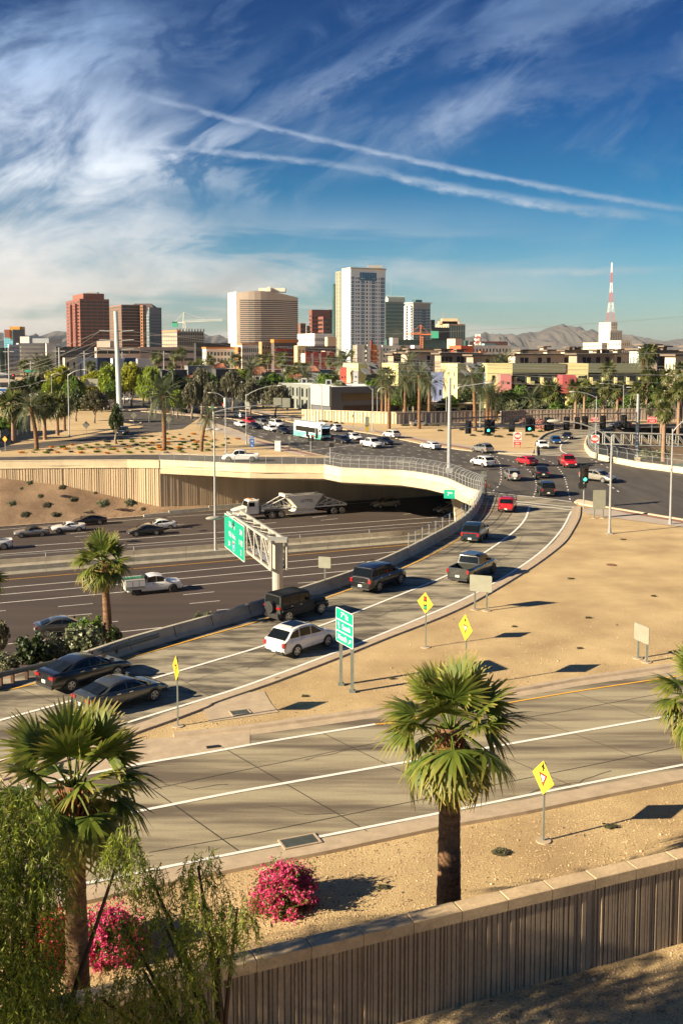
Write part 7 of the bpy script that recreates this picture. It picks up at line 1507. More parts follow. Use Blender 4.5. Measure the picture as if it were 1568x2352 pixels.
q = [Vector((Xat(900, Y0,3), Y0 + 14,0)), Vector((Xat(1000, Y0 - 6,3), Y0 - 12,0)), Vector((Xat(1105, Y0,3), Y0 - 8,0)), Vector((Xat(1010, Y0 + 10,3), Y0 + 18,0))]; obj('roof', MB().prism(xy(q),3.0,3.25), C('carport_roof',(.62,.50,.34)), t)
for k in range(9): a = q[0].lerp(q[1],.1 + .1 * k) if k < 5 else q[1].lerp(q[2],.2 * (k - 4)); obj('post', MB().box(a.x - .1, a.y + .6,0, a.x + .1, a.y + .8,3), galvd, t)
for i,(u, v, pp, k, lab) in enumerate(((1154,949, PS, 'sedan', 'grey car parked at the right end of the carport'),(1130,948, PB, 'pickup', 'black pickup parked beside the carport end'),(1075,951, PB, 'suv', 'dark car parked under the carport, right one'),(1045,952, PN, 'suv', 'dark car parked under the carport, left one'),(1020,951, PB, 'bigsuv', 'black car parked under the carport left end'),(1225,950, PC, 'sedan', 'pale car parked behind the bushes by the wall'))): addcar(k, 'parked_car', lab, 'car',(u, v), pp, 'cars parked behind the sound wall', head=(1,.1), far=True)
# -- the dark low corner building
Yg = 283; gdk = C('corner_dark_grey',(.10,.105,.12), scale=.3); ggy = C('corner_sage_grey',(.20,.215,.19), scale=.3); gwh = C('corner_white_grey',(.32,.35,.35), scale=.3)
t, c, P, H = block('low grey and charcoal corner building with a wide dark window',574,758.8,915,889.5, Yg, gdk, name='office_building', right=[(3.2,1.6,1,1,.68,.9, C('bronze_mirror_glass',(.10,.075,.04), rough=.05, scale=.4, var=.6), dict(depth=.4, out=.1, name='wide_window'))])
nl = -AX; d = (P[0] - P[3]).normalized(); LL = P[3].length
obj('white_corner_wall', MB().prism([(P[0] + nl * .5 - BX * .3).xy[:],(P[0] + AX * .2 - BX * .3).xy[:],(P[0] + BX * LL * .20 + AX * .2).xy[:],(P[0] + BX * LL * .20 + nl * .5).xy[:]],1.9, H + .3), gwh, t)
obj('sage_wall', MB().prism([(P[0] + BX * LL * .2 + nl * .15).xy[:],(P[0] + BX * LL * .2 + AX * .2).xy[:],(P[3] + AX * .2).xy[:],(P[3] + nl * .15).xy[:]],0, H + .2), ggy, t)
facade(t, P[3] + nl * .15, P[0] + BX * LL * .22 + nl * .15,3.7, H - .8,1,14,.42,.9, gdark, depth=.3, out=.06); facade(t, P[3] + nl * .15, P[0] + BX * LL * .22 + nl * .15,.2,3.0,1,14,.42,.95, gdark, depth=.3, out=.06)
for k in range(7): a = P[3].lerp(P[0] + BX * LL * .22,(k + .5) / 7 + .07) + nl * .35; obj('pilaster', MB().tube([(a.x, a.y,0),(a.x, a.y, H - .6)],.42,8), ggy, t)
obj('white_roof', MB().prism(xy([P[0] + (AX + BX) * .8, P[1] - AX * .5 + BX, P[2] - (AX + BX) * .5, P[3] + AX * .8 - BX]), H - .3, H + .12), C('white_membrane_roof',(.80,.79,.76)), t)
for s, r_ in ((.10,.1),(.22,.12),(.5,.1)): a = P[0] + BX * LL * s + AX * 6; obj('rooftop_unit', MB().box(a.x - .9, a.y - .9, H + .12, a.x + .9, a.y + .9, H + 1.7), gwh, t); obj('rooftop_unit_louvre', MB().box(a.x - .5, a.y - .93, H + .3, a.x + .5, a.y - .9, H + 1.4), gdark, t)
a = P[3] + AX * 7 - BX * 10; m = MB();
obj('upper_storey', MB().box(a.x - 6, a.y - 2,0, a.x + 9, a.y + 6, H + 3.0), gdk, t); m.grid([[(a.x - 6.6 + 16.4 * k / 8, y, H + 3.0 + 1.0 * math.sin(math.pi * (.25 + k / 8 * .6))) for k in range(9)] for y in (a.y - 3, a.y + 7)]); obj('curved_roof', m, mroof, t)
for k in range(5): obj('window', MB().box(a.x - 5.4 + k * 1.1, a.y - 2.08, H + 1.0, a.x - 4.7 + k * 1.1, a.y - 1.95, H + 2.6), gdark, t)
obj('base_recess', MB().prism([(P[0] + AX * 4 - BX * .06).xy[:],(P[1] - BX * .06).xy[:],(P[1] + BX * .2).xy[:],(P[0] + AX * 4 + BX * .2).xy[:]],.1,2.0), C('base_bronze',(.05,.03,.02)), t)
t, c, P, H = block('blank grey-green end building left of the drooping tree',553.5,577,590,878,300, ggy, name='office_building')
# -- low houses in the tree band
hg = C('house_charcoal',(.07,.07,.07)); tile = C('red_roof_tile',(.36,.15,.08), scale=1, var=.2); hw_ = C('house_offwhite',(.55,.54,.50))
for lab, uL, uC, uR, vt, Y, mm, rm in (('charcoal modern house left of the drooping trees',360,372,430,852,330, hg, None),('grey modern house with a pale upper wall',424,432,492,842,350, C('house_grey',(.19,.20,.20)), None),('charcoal house row behind the drooping trees',490,496,560,850,340, hg, None),('dark low house in front of the tiled roofs',632,640,705,868,330, C('house_navy',(.03,.05,.06)), None),('grey flat-roofed house beside the tiled roofs',655,660,712,846,370, C('house_grey',(.19,.20,.20)), None),('teal-grey house with a blue front',711,716,766,851,350, C('house_teal',(.16,.24,.24)), None),('off-white garden wall house by the stop sign',520,524,590,918,305, hw_, None),('brown flat building behind the bright green trees',180,186,240,868,360, C('house_brown',(.14,.09,.07)), None),('beige low building at the far left behind the traffic',-40,0,60,880,400, C('house_beige',(.45,.36,.26)), None),('pale low shop at the left edge',-30,-5,30,862,460, C('shop_pale',(.40,.42,.38)), None),('green glass office at the left edge',-20,0,14,800,650, gteal, None),('black office block right of the green glass one',12,13.5,20,800,640, C('black_block',(.025,.025,.032)), None)):
 t, c, P, H = block(lab, uL, uC, uR, vt, Y, mm, name='house' if Y < 500 else 'office_block', group='low houses among the trees', right=(.8,.8,2,4,.35,.5, gdark), left=(.8,.8,2,2,.35,.5, gdark))
 obj('parapet', MB().prism(xy([P[0] - (AX + BX) * .15, P[1] + (AX - BX) * .15, P[2], P[3] - AX * .15]), H, H + .3), mm, t)
def hip(label, u0, u1, ve, vr, Y, wall):
 z0, z1 = Zat(ve, Y), Zat(vr, Y + 4); x0, x1 = Xat(u0, Y,5), Xat(u1, Y,5); t = thing('house', label, 'house',(x0, Y,0),0, 'low houses among the trees'); w = x1 - x0; D_ = 9
 obj('wall', MB().box(.5,.5,0, w - .5, D_ - .5, z0), wall, t); m = MB(); i = 0; m.v += [(0,0, z0),(w,0, z0),(w, D_, z0),(0, D_, z0),(w * .28, D_ / 2, z1),(w * .72, D_ / 2, z1)]; m.f += [(0,1,5,4),(1,2,5),(2,3,4,5),(3,0,4)]; obj('roof', m, tile, t)
 for k in range(10): obj('tile_row', MB().tube([(w * (.08 + .09 * k),.0, z0 + .06),(w * (.28 + .44 * k / 10), D_ / 2, z1 + .03)],.12,4), tile, t)
 obj('window', MB().box(w * .3,.44, z0 - 2.0, w * .5,.52, z0 - .7), gdark, t)
hip('small house with red tiled hip roof left of the red cube',695,735,853,841,345, C('house_grey',(.19,.20,.20))); hip('house with a bright red tiled roof above the corner building',660,702,868,856,325, hw_); hip('house with a red tiled roof among the left palms',575,615,860,842,345, hw_); hip('brown tiled roof house behind the left drooping tree',418,452,869,862,320, hg); hip('tiled roof house left of the charcoal modern one',336,372,862,850,335, hw_); hip('tiled roof behind the dark drooping trees',488,520,845,835,350, hw_)
# -- sound walls of the middle distance
def soundwall(label, px, h, mat, seed=3, side=-1):
 t = thing('sound_wall', label, 'wall'); pts = [G(u, v) for u, v in px]
 for a, b in zip(pts, pts[1:]):
  n = max(1, int((b - a).length / 12))
  for k in range(n): p, q = a.lerp(b, k / n), a.lerp(b,(k + 1) / n - .002); obj('wall_panel', fluted(MB(), [p, q], [0,0], [h, h], step=.9, dep=.22, side=1 if side > 0 else -1, seed=seed + k, wmin=.35, wmax=.6), mat, t)
  obj('coping', sweep(MB(), [Vector((a.x, a.y, h)), Vector((b.x, b.y, h))], [(.2,0),(.2,.15),(-.25,.15),(-.25,0)]), mat, t)
swm = C('sound_wall_cream',(.66,.52,.34)); swd = C('sound_wall_taupe',(.33,.27,.22))
soundwall('cream fluted sound wall in front of the charcoal corner building', [(693.6,966),(862,972),(909,973.5)],2.7, swm); soundwall('taupe fluted sound wall behind the thin palms', [(909,973.5),(960,972),(1100,968),(1140,967)],2.6, swd)
soundwall('long taupe fluted sound wall behind the row of palms at the right', [(1148,985 - 13),(1200,968),(1350,966),(1470,964.5),(1700,962)],2.8, swd); soundwall('pale sound wall at the far left edge', [(-120,1035),(0,1004.7),(40,999),(69.6,990)],3.4, C('sound_wall_sage',(.42,.40,.33)))
# -- transmission pole and lines
p = G(277,979); t = thing('transmission_pole', 'huge pale steel power line pole towering over the left crossing', 'power pole', p); hp = Zat(715, p.y)
obj('pole', MB().tube([(0,0,0),(-.6,0, hp)], [.72,.46],12), M('pole_paint',(.46,.52,.50),.5, var=.08, scale=.5), t); obj('base', MB().tube([(0,0,0),(0,0,1.1)],.78,12), blackm, t)
arms = []
for zf in (.825,.745,.665):
 z = hp * zf
 for s in (-1,1): obj('insulator_arm', MB().tube([(-.5,0, z),(-.5 + s * 4.0,0, z + .25)],.14,6), galv, t); arms.append((s, z))
wg_ = 'power lines strung across the scene'
def wire(label, a, b, sag, r=.035, n=16):
 a, b = Vector(a), Vector(b); pts = [a.lerp(b, k / n) - Z3 * sag * 4 * (k / n) * (1 - k / n) for k in range(n + 1)]; return tag(obj('power_line', MB().tube(pts, r,4), wirem), label, 'power line', wg_)
for i,(s, z) in enumerate(arms):
 top = ('top', 'middle', 'lower')[i // 2]; a = Vector((p.x - .5 + s * 4.0, p.y, z))
 if s < 0: wire('%s left line running from the big steel pole to the far left edge' % top, a,(p.x - 90 - 6 * (i // 2), p.y + 90,11 - 1.2 * (i // 2)),4,.03)
 else: wire('%s right line sagging from the big steel pole toward the green condos' % top, a,(p.x + 210, p.y + 60,9 - 1.4 * (i // 2)),5,.03)
 wire('%s second %s line fanning out from the big steel pole' % (top, 'left' if s < 0 else 'right'), a,(p.x + (-60 if s < 0 else 260), p.y + (60 if s < 0 else -20),13 - 2.2 * (i // 2) if s < 0 else 11.5 - 1.3 * (i // 2)),5,.03)
for k,(v0, v1) in enumerate(((858,893),(846,878),(838,872),(816,853))):
 Y = 205; wire('%s long line crossing in front of the right condominiums' % ('lowest', 'second lowest', 'third', 'highest')[k],(Xat(640, Y,10), Y, Zat(v0 - 20, Y)),(Xat(1800, Y,10), Y, Zat(v0 + (0 if k < 3 else -10), Y)),1.0,.04)
wire('thin line crossing the sky from the hotel to the right edge',(Xat(300,500,20),500, Zat(770,500)),(Xat(1800,500,30),500, Zat(705,500)),5,.07); wire('thin line over the historic tower foot',(Xat(900,450,20),450, Zat(812,450)),(Xat(1800,450,30),450, Zat(770,450)),3,.06)
for u, vb, vt, Y, lab in ((138,930,798,300, 'grey utility pole left of the lamp with the braced arm'),(22,885,800,330, 'grey utility pole above the blue bus'),(72,860,828,380, 'short grey pole among the left palms'),(195,860,806,420, 'grey pole with a crossbar before the garage'),(377,830,806,480, 'grey pole before the pinkish garage'),(548,840,808,450, 'pale pole left of the white apartments'),(282,835,808,450, 'grey pole just right of the big steel pole')):
 t = thing('utility_pole', lab, 'utility pole',(Xat(u, Y,8), Y,0),0, 'utility poles of the middle distance'); z = Zat(vt, Y); obj('pole', MB().tube([(0,0,0),(0,0, z)], [.32,.2],7), galv, t); obj('crossarm', MB().box(-1.8,-.08, z - 1.2,1.8,.08, z - 1.0), galv, t)
# -- far left traffic
addcar('suv', 'suv', 'white sport utility vehicle behind the big steel pole', 'car',(288,921), PW, Og, head=(1,.1), far=True); addcar('sedan', 'sedan', 'white car parked under the drooping trees', 'car',(470,920), PW, Og, head=(1,.2), far=True); addcar('pickup', 'pickup_truck', 'bright red pickup beside the grey-green end building', 'pickup truck',(535,935), PR, Og, head=(.9,.44), far=True)
addcar('suv', 'suv', 'dark red car behind the far left signal', 'car',(72,902), PR, Og, head=(1,.1), far=True); addcar('pickup', 'pickup_truck', 'white pickup in the far left traffic', 'pickup truck',(55,901), PW, Og, head=(1,.1), far=True); addcar('sedan', 'sedan', 'white car nearest in the far left traffic', 'car',(82,910), PW, Og, head=(-1,-.1), far=True); addcar('suv', 'suv', 'grey car at the far left above the palms', 'car',(40,906), PS, Og, head=(-1,-.1), far=True); addcar('suv', 'suv', 'white van-like car behind the thin lamp post', 'car',(178,905), PW, Og, head=(1,.1), far=True, scale=1.2)
p = G(99,906.5); t = thing('fire_truck', 'boxy red rescue truck in the far left traffic', 'truck', p, rad(8), Og); rr_ = paint('rescue_red',(.55,.05,.03)); obj('body', MB().box(-3.2,-1.2,.7,1.8,1.2,3.4), rr_, t); obj('cab', MB().prism([(1.8,-1.15),(3.6,-1.05),(3.6,1.05),(1.8,1.15)],.7,2.7), rr_, t); obj('windshield', MB().box(3.55,-1,1.7,3.64,1,2.5), cglass, t); obj('side_locker', MB().box(-3.0,-1.24,1.0,-.4,-1.2,3.0).box(-.2,-1.24,1.0,1.6,-1.2,3.0), steelw, t); obj('chevron_panel', MB().box(-3.24,-1.1,.9,-3.2,1.1,3.2), M('chevron_yellow',(.7,.5,.05),.5, var=0), t)
for x in (-2.2,2.6):
 for s in (1,-1): obj('wheel', car_meshes('pickup')['wh'], parent=t, loc=(x, s * 1.05,.45))
p = G(10,908); t = thing('city_bus', 'white and blue bus at the left edge above the palms', 'bus', p, rad(5), Og); obj('body', MB().box(-6,-1.25,.4,6,1.25,3.1), paint('bus_plain_white',(.65,.68,.70)), t); obj('blue_stripe', MB().box(-6.02,-1.28,1.7,6.02,1.28,2.7), signb, t); obj('windshield', MB().box(5.98,-1.1,1.2,6.06,1.1,2.8), cglass, t)
for x in (-3.5,3.8):
 for s in (1,-1): obj('wheel', car_meshes('pickup')['wh'], parent=t, loc=(x, s * 1.15,.45))
# ---------------------------------------------------------------- mountains
def ridge(label, Y, prof, depth, seed, mat, amp):
 R_ = random.Random(seed); m = MB(); us = [prof[0][0] + (prof[-1][0] - prof[0][0]) * k / 260 for k in range(261)]; rows = []
 from mathutils import noise as mn
 NRW = 26
 for j in range(NRW + 1):
  f = j / NRW; Yr = Y + depth * (f - 1) if j <= NRW else Y; row = []
  for u in us:
   v = interp(prof, u); zt = Zat(v, Y); x = Xat(u, Y,200)
   r_ = mn.fractal(Vector((x / 260, seed * 3.7, f * 2.2)),1.0,2.1,6); g = abs(mn.noise(Vector((x / 210 + r_ * .9, f * 1.3, seed)))) + .5 * abs(mn.noise(Vector((x / 80, f * 2.6 + r_, seed + 9))))
   z = zt * (f ** 1.1) * (1 - min(.85,3.6 * (1 - f) ** .8 * g)) + amp * 1.3 * r_ * math.sin(math.pi * min(1, f * .96)) + (amp * .22 * mn.noise(Vector((x / 60, seed,0))) if j == NRW else 0)
   row.append((x, Yr + 60 * r_, max(z,-5)))
  rows.append(row)
 rows.append([(x, Y + depth,-5) for x, _, _ in rows[-1]])
 m.grid(rows); return struct('mountain', m, mat, smooth=True)
def PR_(u0, l): return [(u, v) for u, v in l]
mtm = M('desert_rock',(.055,.05,.046),.95, col2=(.11,.092,.075), scale=.006, fine=.25, fscale=.02, bump=.0)
ridge('',9500, [(1020,796),(1068,773),(1085,772),(1100,766),(1113,763),(1130,768),(1150,767),(1175,771),(1195,765),(1215,762),(1235,763),(1255,754),(1272,748),(1290,743.5),(1305,749),(1318,750),(1330,752),(1345,758),(1358,757),(1372,762),(1390,767),(1420,774),(1460,782),(1540,796)],2600,3, mtm,70)
ridge('',12500, [(1300,796),(1390,780),(1420,772),(1440,775),(1462,773),(1480,776),(1500,779),(1520,786),(1545,782),(1568,778),(1640,772),(1750,780),(1900,800)],3000,8, mtm,60)
ridge('',8500, [(-420,790),(-200,770),(-60,775),(0,764),(20,770),(57,769),(85,771),(100,770),(120,763),(135,760),(150,763),(190,770),(240,776),(300,784),(360,774),(383,770),(396,765),(412,771),(440,778),(468,766),(490,770),(505,767),(520,775),(560,784),(640,798)],2400,5, mtm,60)
# ---------------------------------------------------------------- vegetation
from mathutils import noise as mn
fanm = leafm('fan_palm_leaf',(.06,.11,.014),(.17,.22,.03),.38, tip=(.50,.36,.10)); fanold = leafm('fan_palm_old_leaf',(.20,.13,.035),(.30,.20,.05),.2); fanmid = leafm('fan_palm_far_leaf',(.05,.075,.018),(.10,.125,.03),.25, tip=(.3,.24,.08))
datem = leafm('date_palm_leaf',(.07,.095,.045),(.13,.15,.07),.25); dateold = leafm('palm_skirt_orange',(.42,.22,.02),(.55,.34,.03),.2)
bark = M('palm_bark',(.12,.062,.03),.95, col2=(.27,.15,.075), scale=1.6, fine=.5, fscale=9, bump=1.0, stretch=(1,1,5)); barkl = M('pale_palm_bark',(.22,.13,.08),.95, col2=(.34,.22,.14), scale=1.2, fine=.4, fscale=8, bump=.6)
wbark = M('tree_bark',(.16,.12,.09),.95, col2=(.30,.24,.18), scale=2, fine=.3, fscale=14); dbark = M('dark_twig_bark',(.05,.03,.02),.9, var=.3, scale=3)
def fan_frond(seed, nl=26, droop=.35, plen=.75, R0=1.05, segs=3, w=.055):
 r = random.Random(seed); m = MB(); tip = []
 m.tube([(0,0,0),(plen * .5,0,.05),(plen,0,.0)], [.028,.022,.018],4); tip += [0.0] * len(m.v)
 for k in range(nl):
  a = rad(-112 + 224 * (k + .5) / nl) ; L_ = R0 * (1 - .22 * abs(a) / 2) * r.uniform(.9,1.08); a += r.uniform(-.03,.03); d = Vector((math.cos(a), math.sin(a),0)); sd2 = Vector((-d.y, d.x,0)); fold = .16 * (1 if k % 2 else -1)
  dr = droop * r.uniform(.5,1.6); i = len(m.v)
  for j in range(segs + 1):
   f = j / segs; ww = w * (.25 + 1.5 * f * (1 - f) * 2 if f < .55 else 1.0 * (1.02 - f) * 2.0) + .004; c = Vector((plen,0,0)) + d * L_ * f + Vector((0,0,-dr * f * f * L_ + .10 * math.cos(a) * f)); up = Vector((0,0, fold * ww))
   m.v += [tuple(c - sd2 * ww + up), tuple(c + sd2 * ww - up)]; tip += [f * r.uniform(.75,1.05)] * 2
  for j in range(segs): m.f.append((i + 2 * j, i + 2 * j + 1, i + 2 * j + 3, i + 2 * j + 2))
 m.tip = tip; return m
def feather_frond(seed, L_=3.0, n=26, lw=.45, arch=.9):
 r = random.Random(seed); m = MB(); pts = []
 for j in range(9): f = j / 8; pts.append(Vector((L_ * (f - .12 * arch * f * f),0, L_ * (.22 * f - arch * .62 * f * f))))
 m.tube(pts, [.035 * (1 - .8 * j / 8) + .006 for j in range(9)],4)
 for k in range(n):
  f = .14 + .85 * k / n; q = f * 8; i0 = min(7, int(q)); c = pts[i0].lerp(pts[i0 + 1], q - i0); t = (pts[i0 + 1] - pts[i0]).normalized(); l = lw * (math.sin(math.pi * min(1,.12 + f * .9)) ** .6) * r.uniform(.85,1.15)
  for s in (1,-1):
   d = (Vector((0, s,0)) * .78 + t * .62 + Vector((0,0,.28 - .3 * f + r.uniform(-.12,.12)))).normalized(); e = c + d * l + Vector((0,0,-.16 * l)); ww = .022 * L_ / 3 * 1.6; i = len(m.v); up = t * ww
   m.v += [tuple(c - up), tuple(c + up), tuple(e)]; m.f.append((i, i + 1, i + 2))
 return m
FANS = [fan_frond(k, droop=.15 + .16 * k, plen=.95, R0=.98, nl=28).mesh('frond', fanm) for k in range(4)]
FANDRY = fan_frond(9, droop=.9, nl=20).mesh('dry_frond', fanold)
FANF = [fan_frond(20 + k, nl=13, segs=2, w=.085, droop=.3 + .2 * k).mesh('frond', fanmid) for k in range(3)]
FEA = [feather_frond(k, arch=.75 + .35 * k).mesh('frond', datem) for k in range(3)]; FEAD = feather_frond(7, arch=1.6, n=16, lw=.35).mesh('skirt_frond', dateold)
def frondset(t, top, meshes, n, scale, seed, pmin=-62, pmax=82, dry=None, ndry=0, drymin=-80, drymax=-60, name='frond', drys=None, off=.12):
 r = random.Random(seed)
 for k in range(n + ndry):
  isd = k >= n; az = k * 2.39996 + r.uniform(-.25,.25); f = (k + .5) / n if not isd else 0; pit = rad(pmax + (pmin - pmax) * f ** .85 + r.uniform(-7,7)) if not isd else rad(r.uniform(drymin, drymax))
  me = dry if isd else meshes[min(len(meshes) - 1, int(f * len(meshes)))]
  o = bpy.data.objects.new('dry_frond' if isd else name, me); COL.objects.link(o); o.parent = t; s = scale * r.uniform(.86,1.1) * (drys or .8 if isd else 1)
  d = Vector((math.cos(az), math.sin(az),0)); o.location = Vector(top) + d * off + Vector((0,0,-off * 1.6 * f)); o.rotation_euler = (r.uniform(-.35,.35),-pit, az); o.scale = (s, s, s)
def fan_palm(label, base, r0, r1, vtop, scale, n=34, seed=1, z=0, lean=0, near=False, ndry=5, Y=None, group='fan palms', bm=None, p=None, pmin=-58):
 p = p or G(*base, z); h = Zat(vtop, p.y) - z; t = thing('palm_tree', label, 'palm tree',(p.x, p.y, z),0, group); r = random.Random(seed); m = MB(); n_ = 34 if near else 7; seg = 16 if near else 7; rows = []
 for k in range(n_ + 1):
  f = k / n_; rr = r1 + (r0 - r1) * (1 - f) ** 1.5 + (r0 * .22 * max(0,1 - f * 9) if near else 0); c = Vector((lean * f * f,0, h * f)); st = (1 + (.025 if k % 2 else -.02)) if near else 1
  rows.append([tuple(c + Vector((math.cos(a), math.sin(a),0)) * rr * st * (1 + (.03 * r.uniform(-1,1) if near else 0))) for a in [2 * math.pi * j / seg for j in range(seg)]])
 m.grid(rows, closed=True); obj('trunk', m, bm or bark, t, smooth=True); top = (lean,0, h)
 if near:
  mb = MB()
  for k in range(60): a = k * 2.4; z_ = h - .05 - .9 * k / 60; rr = r1 * 1.02; d = Vector((math.cos(a), math.sin(a),0)); mb.tube([Vector((d.x * rr, d.y * rr, z_ - .25)), Vector((d.x * (rr + .16), d.y * (rr + .16), z_ + .12))], [.05,.025],4)
  obj('leaf_base', mb, M('leaf_base_fibre',(.22,.10,.04),.9, var=.3, scale=4), t)
 frondset(t, top, FANS if near else FANF, n, scale, seed, dry=FANDRY, ndry=ndry, pmin=pmin); return t
fan_palm('large fan palm on the right in front of the frontage road',(1029,2138),.40,.30,1668,1.26,30,3, near=True, ndry=2, pmin=-62)
fan_palm('large fan palm at the lower left among the drooping tree branches', None,.34,.24,1800,1.16,30,6, near=True, ndry=3, p=Vector((Xat(181,24.4,1),24.4,0)))
fan_palm('fan palm beyond the ramp barrier in front of the freeway', None,.32,.20,1288,1.05,34,9, near=True, ndry=4, p=G(249,1478,-.6), z=-.6, lean=-.25)
fan_palm('fan palm whose crown pokes in at the right edge above the frontage road', None,.36,.28,1598,1.3,30,12, near=True, p=Vector((Xat(1622,37.0,4),37.0,0)))
fan_palm('fan palm whose fronds just show at the left edge by the freeway', None,.30,.22,1330,1.0,36,14, near=True, p=Vector((Xat(-52,62,2),62,0)))
# middle distance fan palms
mid = [((32,1017),933,1.7, 'leftmost fan palm in front of the far sound wall',-.2),((176 * .57,1022),930,1.6, 'second fan palm from the left on the dirt, slightly curved',.2),((102,1013),938,1.3, 'third fan palm of the left cluster',0),((131,1000),936,1.35, 'fourth fan palm of the left cluster beside the lamp post',0),((149,990),940,1.1, 'fifth and rightmost fan palm of the left cluster',0)]
fan_palm(mid[0][3], mid[0][0],.42,.3,928,2.0,40,31, bm=barkl); fan_palm('third fan palm from the left beside the curved date palm',(104,1010),.42,.3,932,1.75,38,33, bm=barkl); fan_palm('fourth fan palm from the left in the cluster by the lamp post',(133,1000),.42,.3,930,1.75,38,34, bm=barkl); fan_palm('rightmost fan palm of the left cluster, touching the lamp post',(149,990),.4,.3,932,1.5,36,35, bm=barkl)
far_f = [(886,968,862,1.9,270, 'broad fan palm in front of the second yellow house'),(1264,966,905,2.4,262, 'stout palm before the red cube of the second green condominium'),(1320,984,893,1.7,0, 'fan palm left of the right lamp post, on the dirt'),(1358 + 26,983,889,1.6,0, 'fan palm right of the black vehicle lamp post'),(1454 - 70 + 32,978,895,1.4,0, 'fan palm between the lamp posts at the right'),(1464,985,893,1.7,0, 'fan palm directly right of the steel signal post'),(1518,998,905,1.6,0, 'fan palm near the right edge with a pale trunk'),(1556,1000,895,1.6,0, 'fan palm cut by the right edge'),(1522,1060,943,1.2,0, 'short fan palm below the right wall by the sunken freeway'),(1484,940,862,1.5,265, 'fan palm behind the right sound wall'),(1530,940,862,1.4,250, 'fan palm behind the wall near the right edge'),(1562,950,850,1.5,230, 'tall fan palm at the very right edge'),(1340,975,888,1.4,0, 'slim fan palm in front of the middle of the long right wall')]
for i,(u, vb, vt, s, Y, lab) in enumerate(far_f): p = G(u, vb) if not Y else Vector((Xat(u, Y,3), Y,0)); fan_palm(lab, None,.40,.3, vt, s * (.95 if not Y else 1),30,50 + i, p=p, bm=barkl, group='fan palms of the middle distance', ndry=3)
sky_p = [(513,838,450,1.9, 'fan palm left of the tan apartments'),(541,826,400,1.8, 'fan palm before the white apartment row'),(597,828,380,1.9, 'fan palm before the tan apartments'),(648,826,350,1.9, 'tall fan palm before the dark and red block'),(667,855,330,1.7, 'fan palm above the corner building roof, left one'),(686,846,330,1.7, 'fan palm above the corner building roof, right one'),(757,828,420,1.6, 'small fan palm below the white and red block, left'),(772,830,420,1.5, 'small fan palm below the white and red block, right'),(418,810,450,1.8, 'thin tall palm before the garage, right one of the pair'),(402,816,450,1.7, 'thin tall palm before the garage, left one of the pair'),(361,820,420,2.0, 'bushy palm right of the big steel pole'),(483,828,430,1.8, 'palm with dry skirt before the white apartments'),(616,822,400,1.6, 'palm behind the red tiled roof at the left'),(460,838,420,1.8, 'low palm right of the thin pair'),(440,843,410,1.7, 'low palm before the small white block'),(395,842,430,1.5, 'small palm beside the thin pair'),(785,815,430,1.4, 'palm top right of the pink box'),(924,800,480,1.1, 'lone thin palm high before the white apartments'),(57,838,400,1.8, 'palm before the clinic at the left'),(107,835,380,1.7, 'palm before the beige slotted block'),(210,840,380,1.5, 'palm before the white wall block'),(1395,848,272,1.6, 'palm behind the leaning tall palm, right condos'),(1340,850,300,1.0, 'palm tip above the second green condominium'),(242,842,400,1.5, 'palm before the first deep blue wall'),(702,845,380,1.6, 'small palm by the tiled hip roof'),(806,812,400,1.0, 'palm tip left of the first yellow house'),(1486,812,272,2.1, 'very tall leaning palm at the right, back one')]
for i,(u, vt, Y, s, lab) in enumerate(sky_p): fan_palm(lab, None,.38,.28, vt, s,24,90 + i, p=Vector((Xat(u, Y,6), Y,0)), group='palms rising among the far houses', ndry=4, bm=barkl if i % 2 else bark)
def date_palm(label, base, vtop, s, n=46, seed=1, z=0, lean=0, r=.36, p=None, skirt=10, group='date palms', bm=None):
 p = p or G(*base, z); h = Zat(vtop, p.y) - z; t = thing('palm_tree', label, 'palm tree',(p.x, p.y, z),0, group); rr = random.Random(seed); m = MB(); rows = []; n_ = 22
 for k in range(n_ + 1): f = k / n_; c = Vector((lean * f * f,0, h * f)); q = r * (1.15 - .25 * f) * (1.06 if k % 2 else .94) + (.16 * max(0, f - .86) / .14); rows.append([tuple(c + Vector((math.cos(a), math.sin(a),0)) * q) for a in [2 * math.pi * j / 8 for j in range(8)]])
 m.grid(rows, closed=True); obj('trunk', m, bm or bark, t, smooth=True); frondset(t,(lean,0, h), FEA, n, s, seed, pmin=-38, pmax=80, dry=FEAD, ndry=skirt, drymin=-88, drymax=-70, drys=.45, off=.2); return t
date_palm('large date palm with grey-green fronds on the strip before the bridge road',(378,1033),908,1.6,60,1, skirt=0)
date_palm('small leaning date palm beside the tall median lamp',(463,1037),955,.95,34,2, lean=1.2, r=.3, skirt=0); date_palm('curved feathery palm in the left cluster on the dirt',(85,1033),935,1.45,44,3, lean=-.9, skirt=0)
date_palm('date palm with an orange skirt left of the corner building lamp posts',(893,985),888,1.2,40,4, r=.36); date_palm('tall thin palm with yellow skirt before the second yellow house',(962,985),862,1.35,40,5, r=.36); date_palm('palm with yellow skirt before the third yellow house, right of the blue wall',(1090,990),868,1.25,40,6, r=.36, lean=-.6); date_palm('thick twin palm with an orange skirt before the salmon cube',(1118,985),905,1.45,46,7, r=.4); date_palm('second trunk of the twin palm before the salmon cube',(1126,983),908,1.2,36,8, r=.36)
date_palm('date palm behind the taupe wall left of the blue house wall',(985,968),880,1.5,44,9, r=.4, skirt=4); date_palm('tall dark palm right of the dark corner building',(896,972),882 - 8,1.3,40,10, skirt=2, p=Vector((Xat(877,262,4),262,0))); date_palm('feathery date palm right of the dark corner building, tall one', None,876,1.7,44,11, skirt=2, p=Vector((Xat(930,255,4),255,0)))
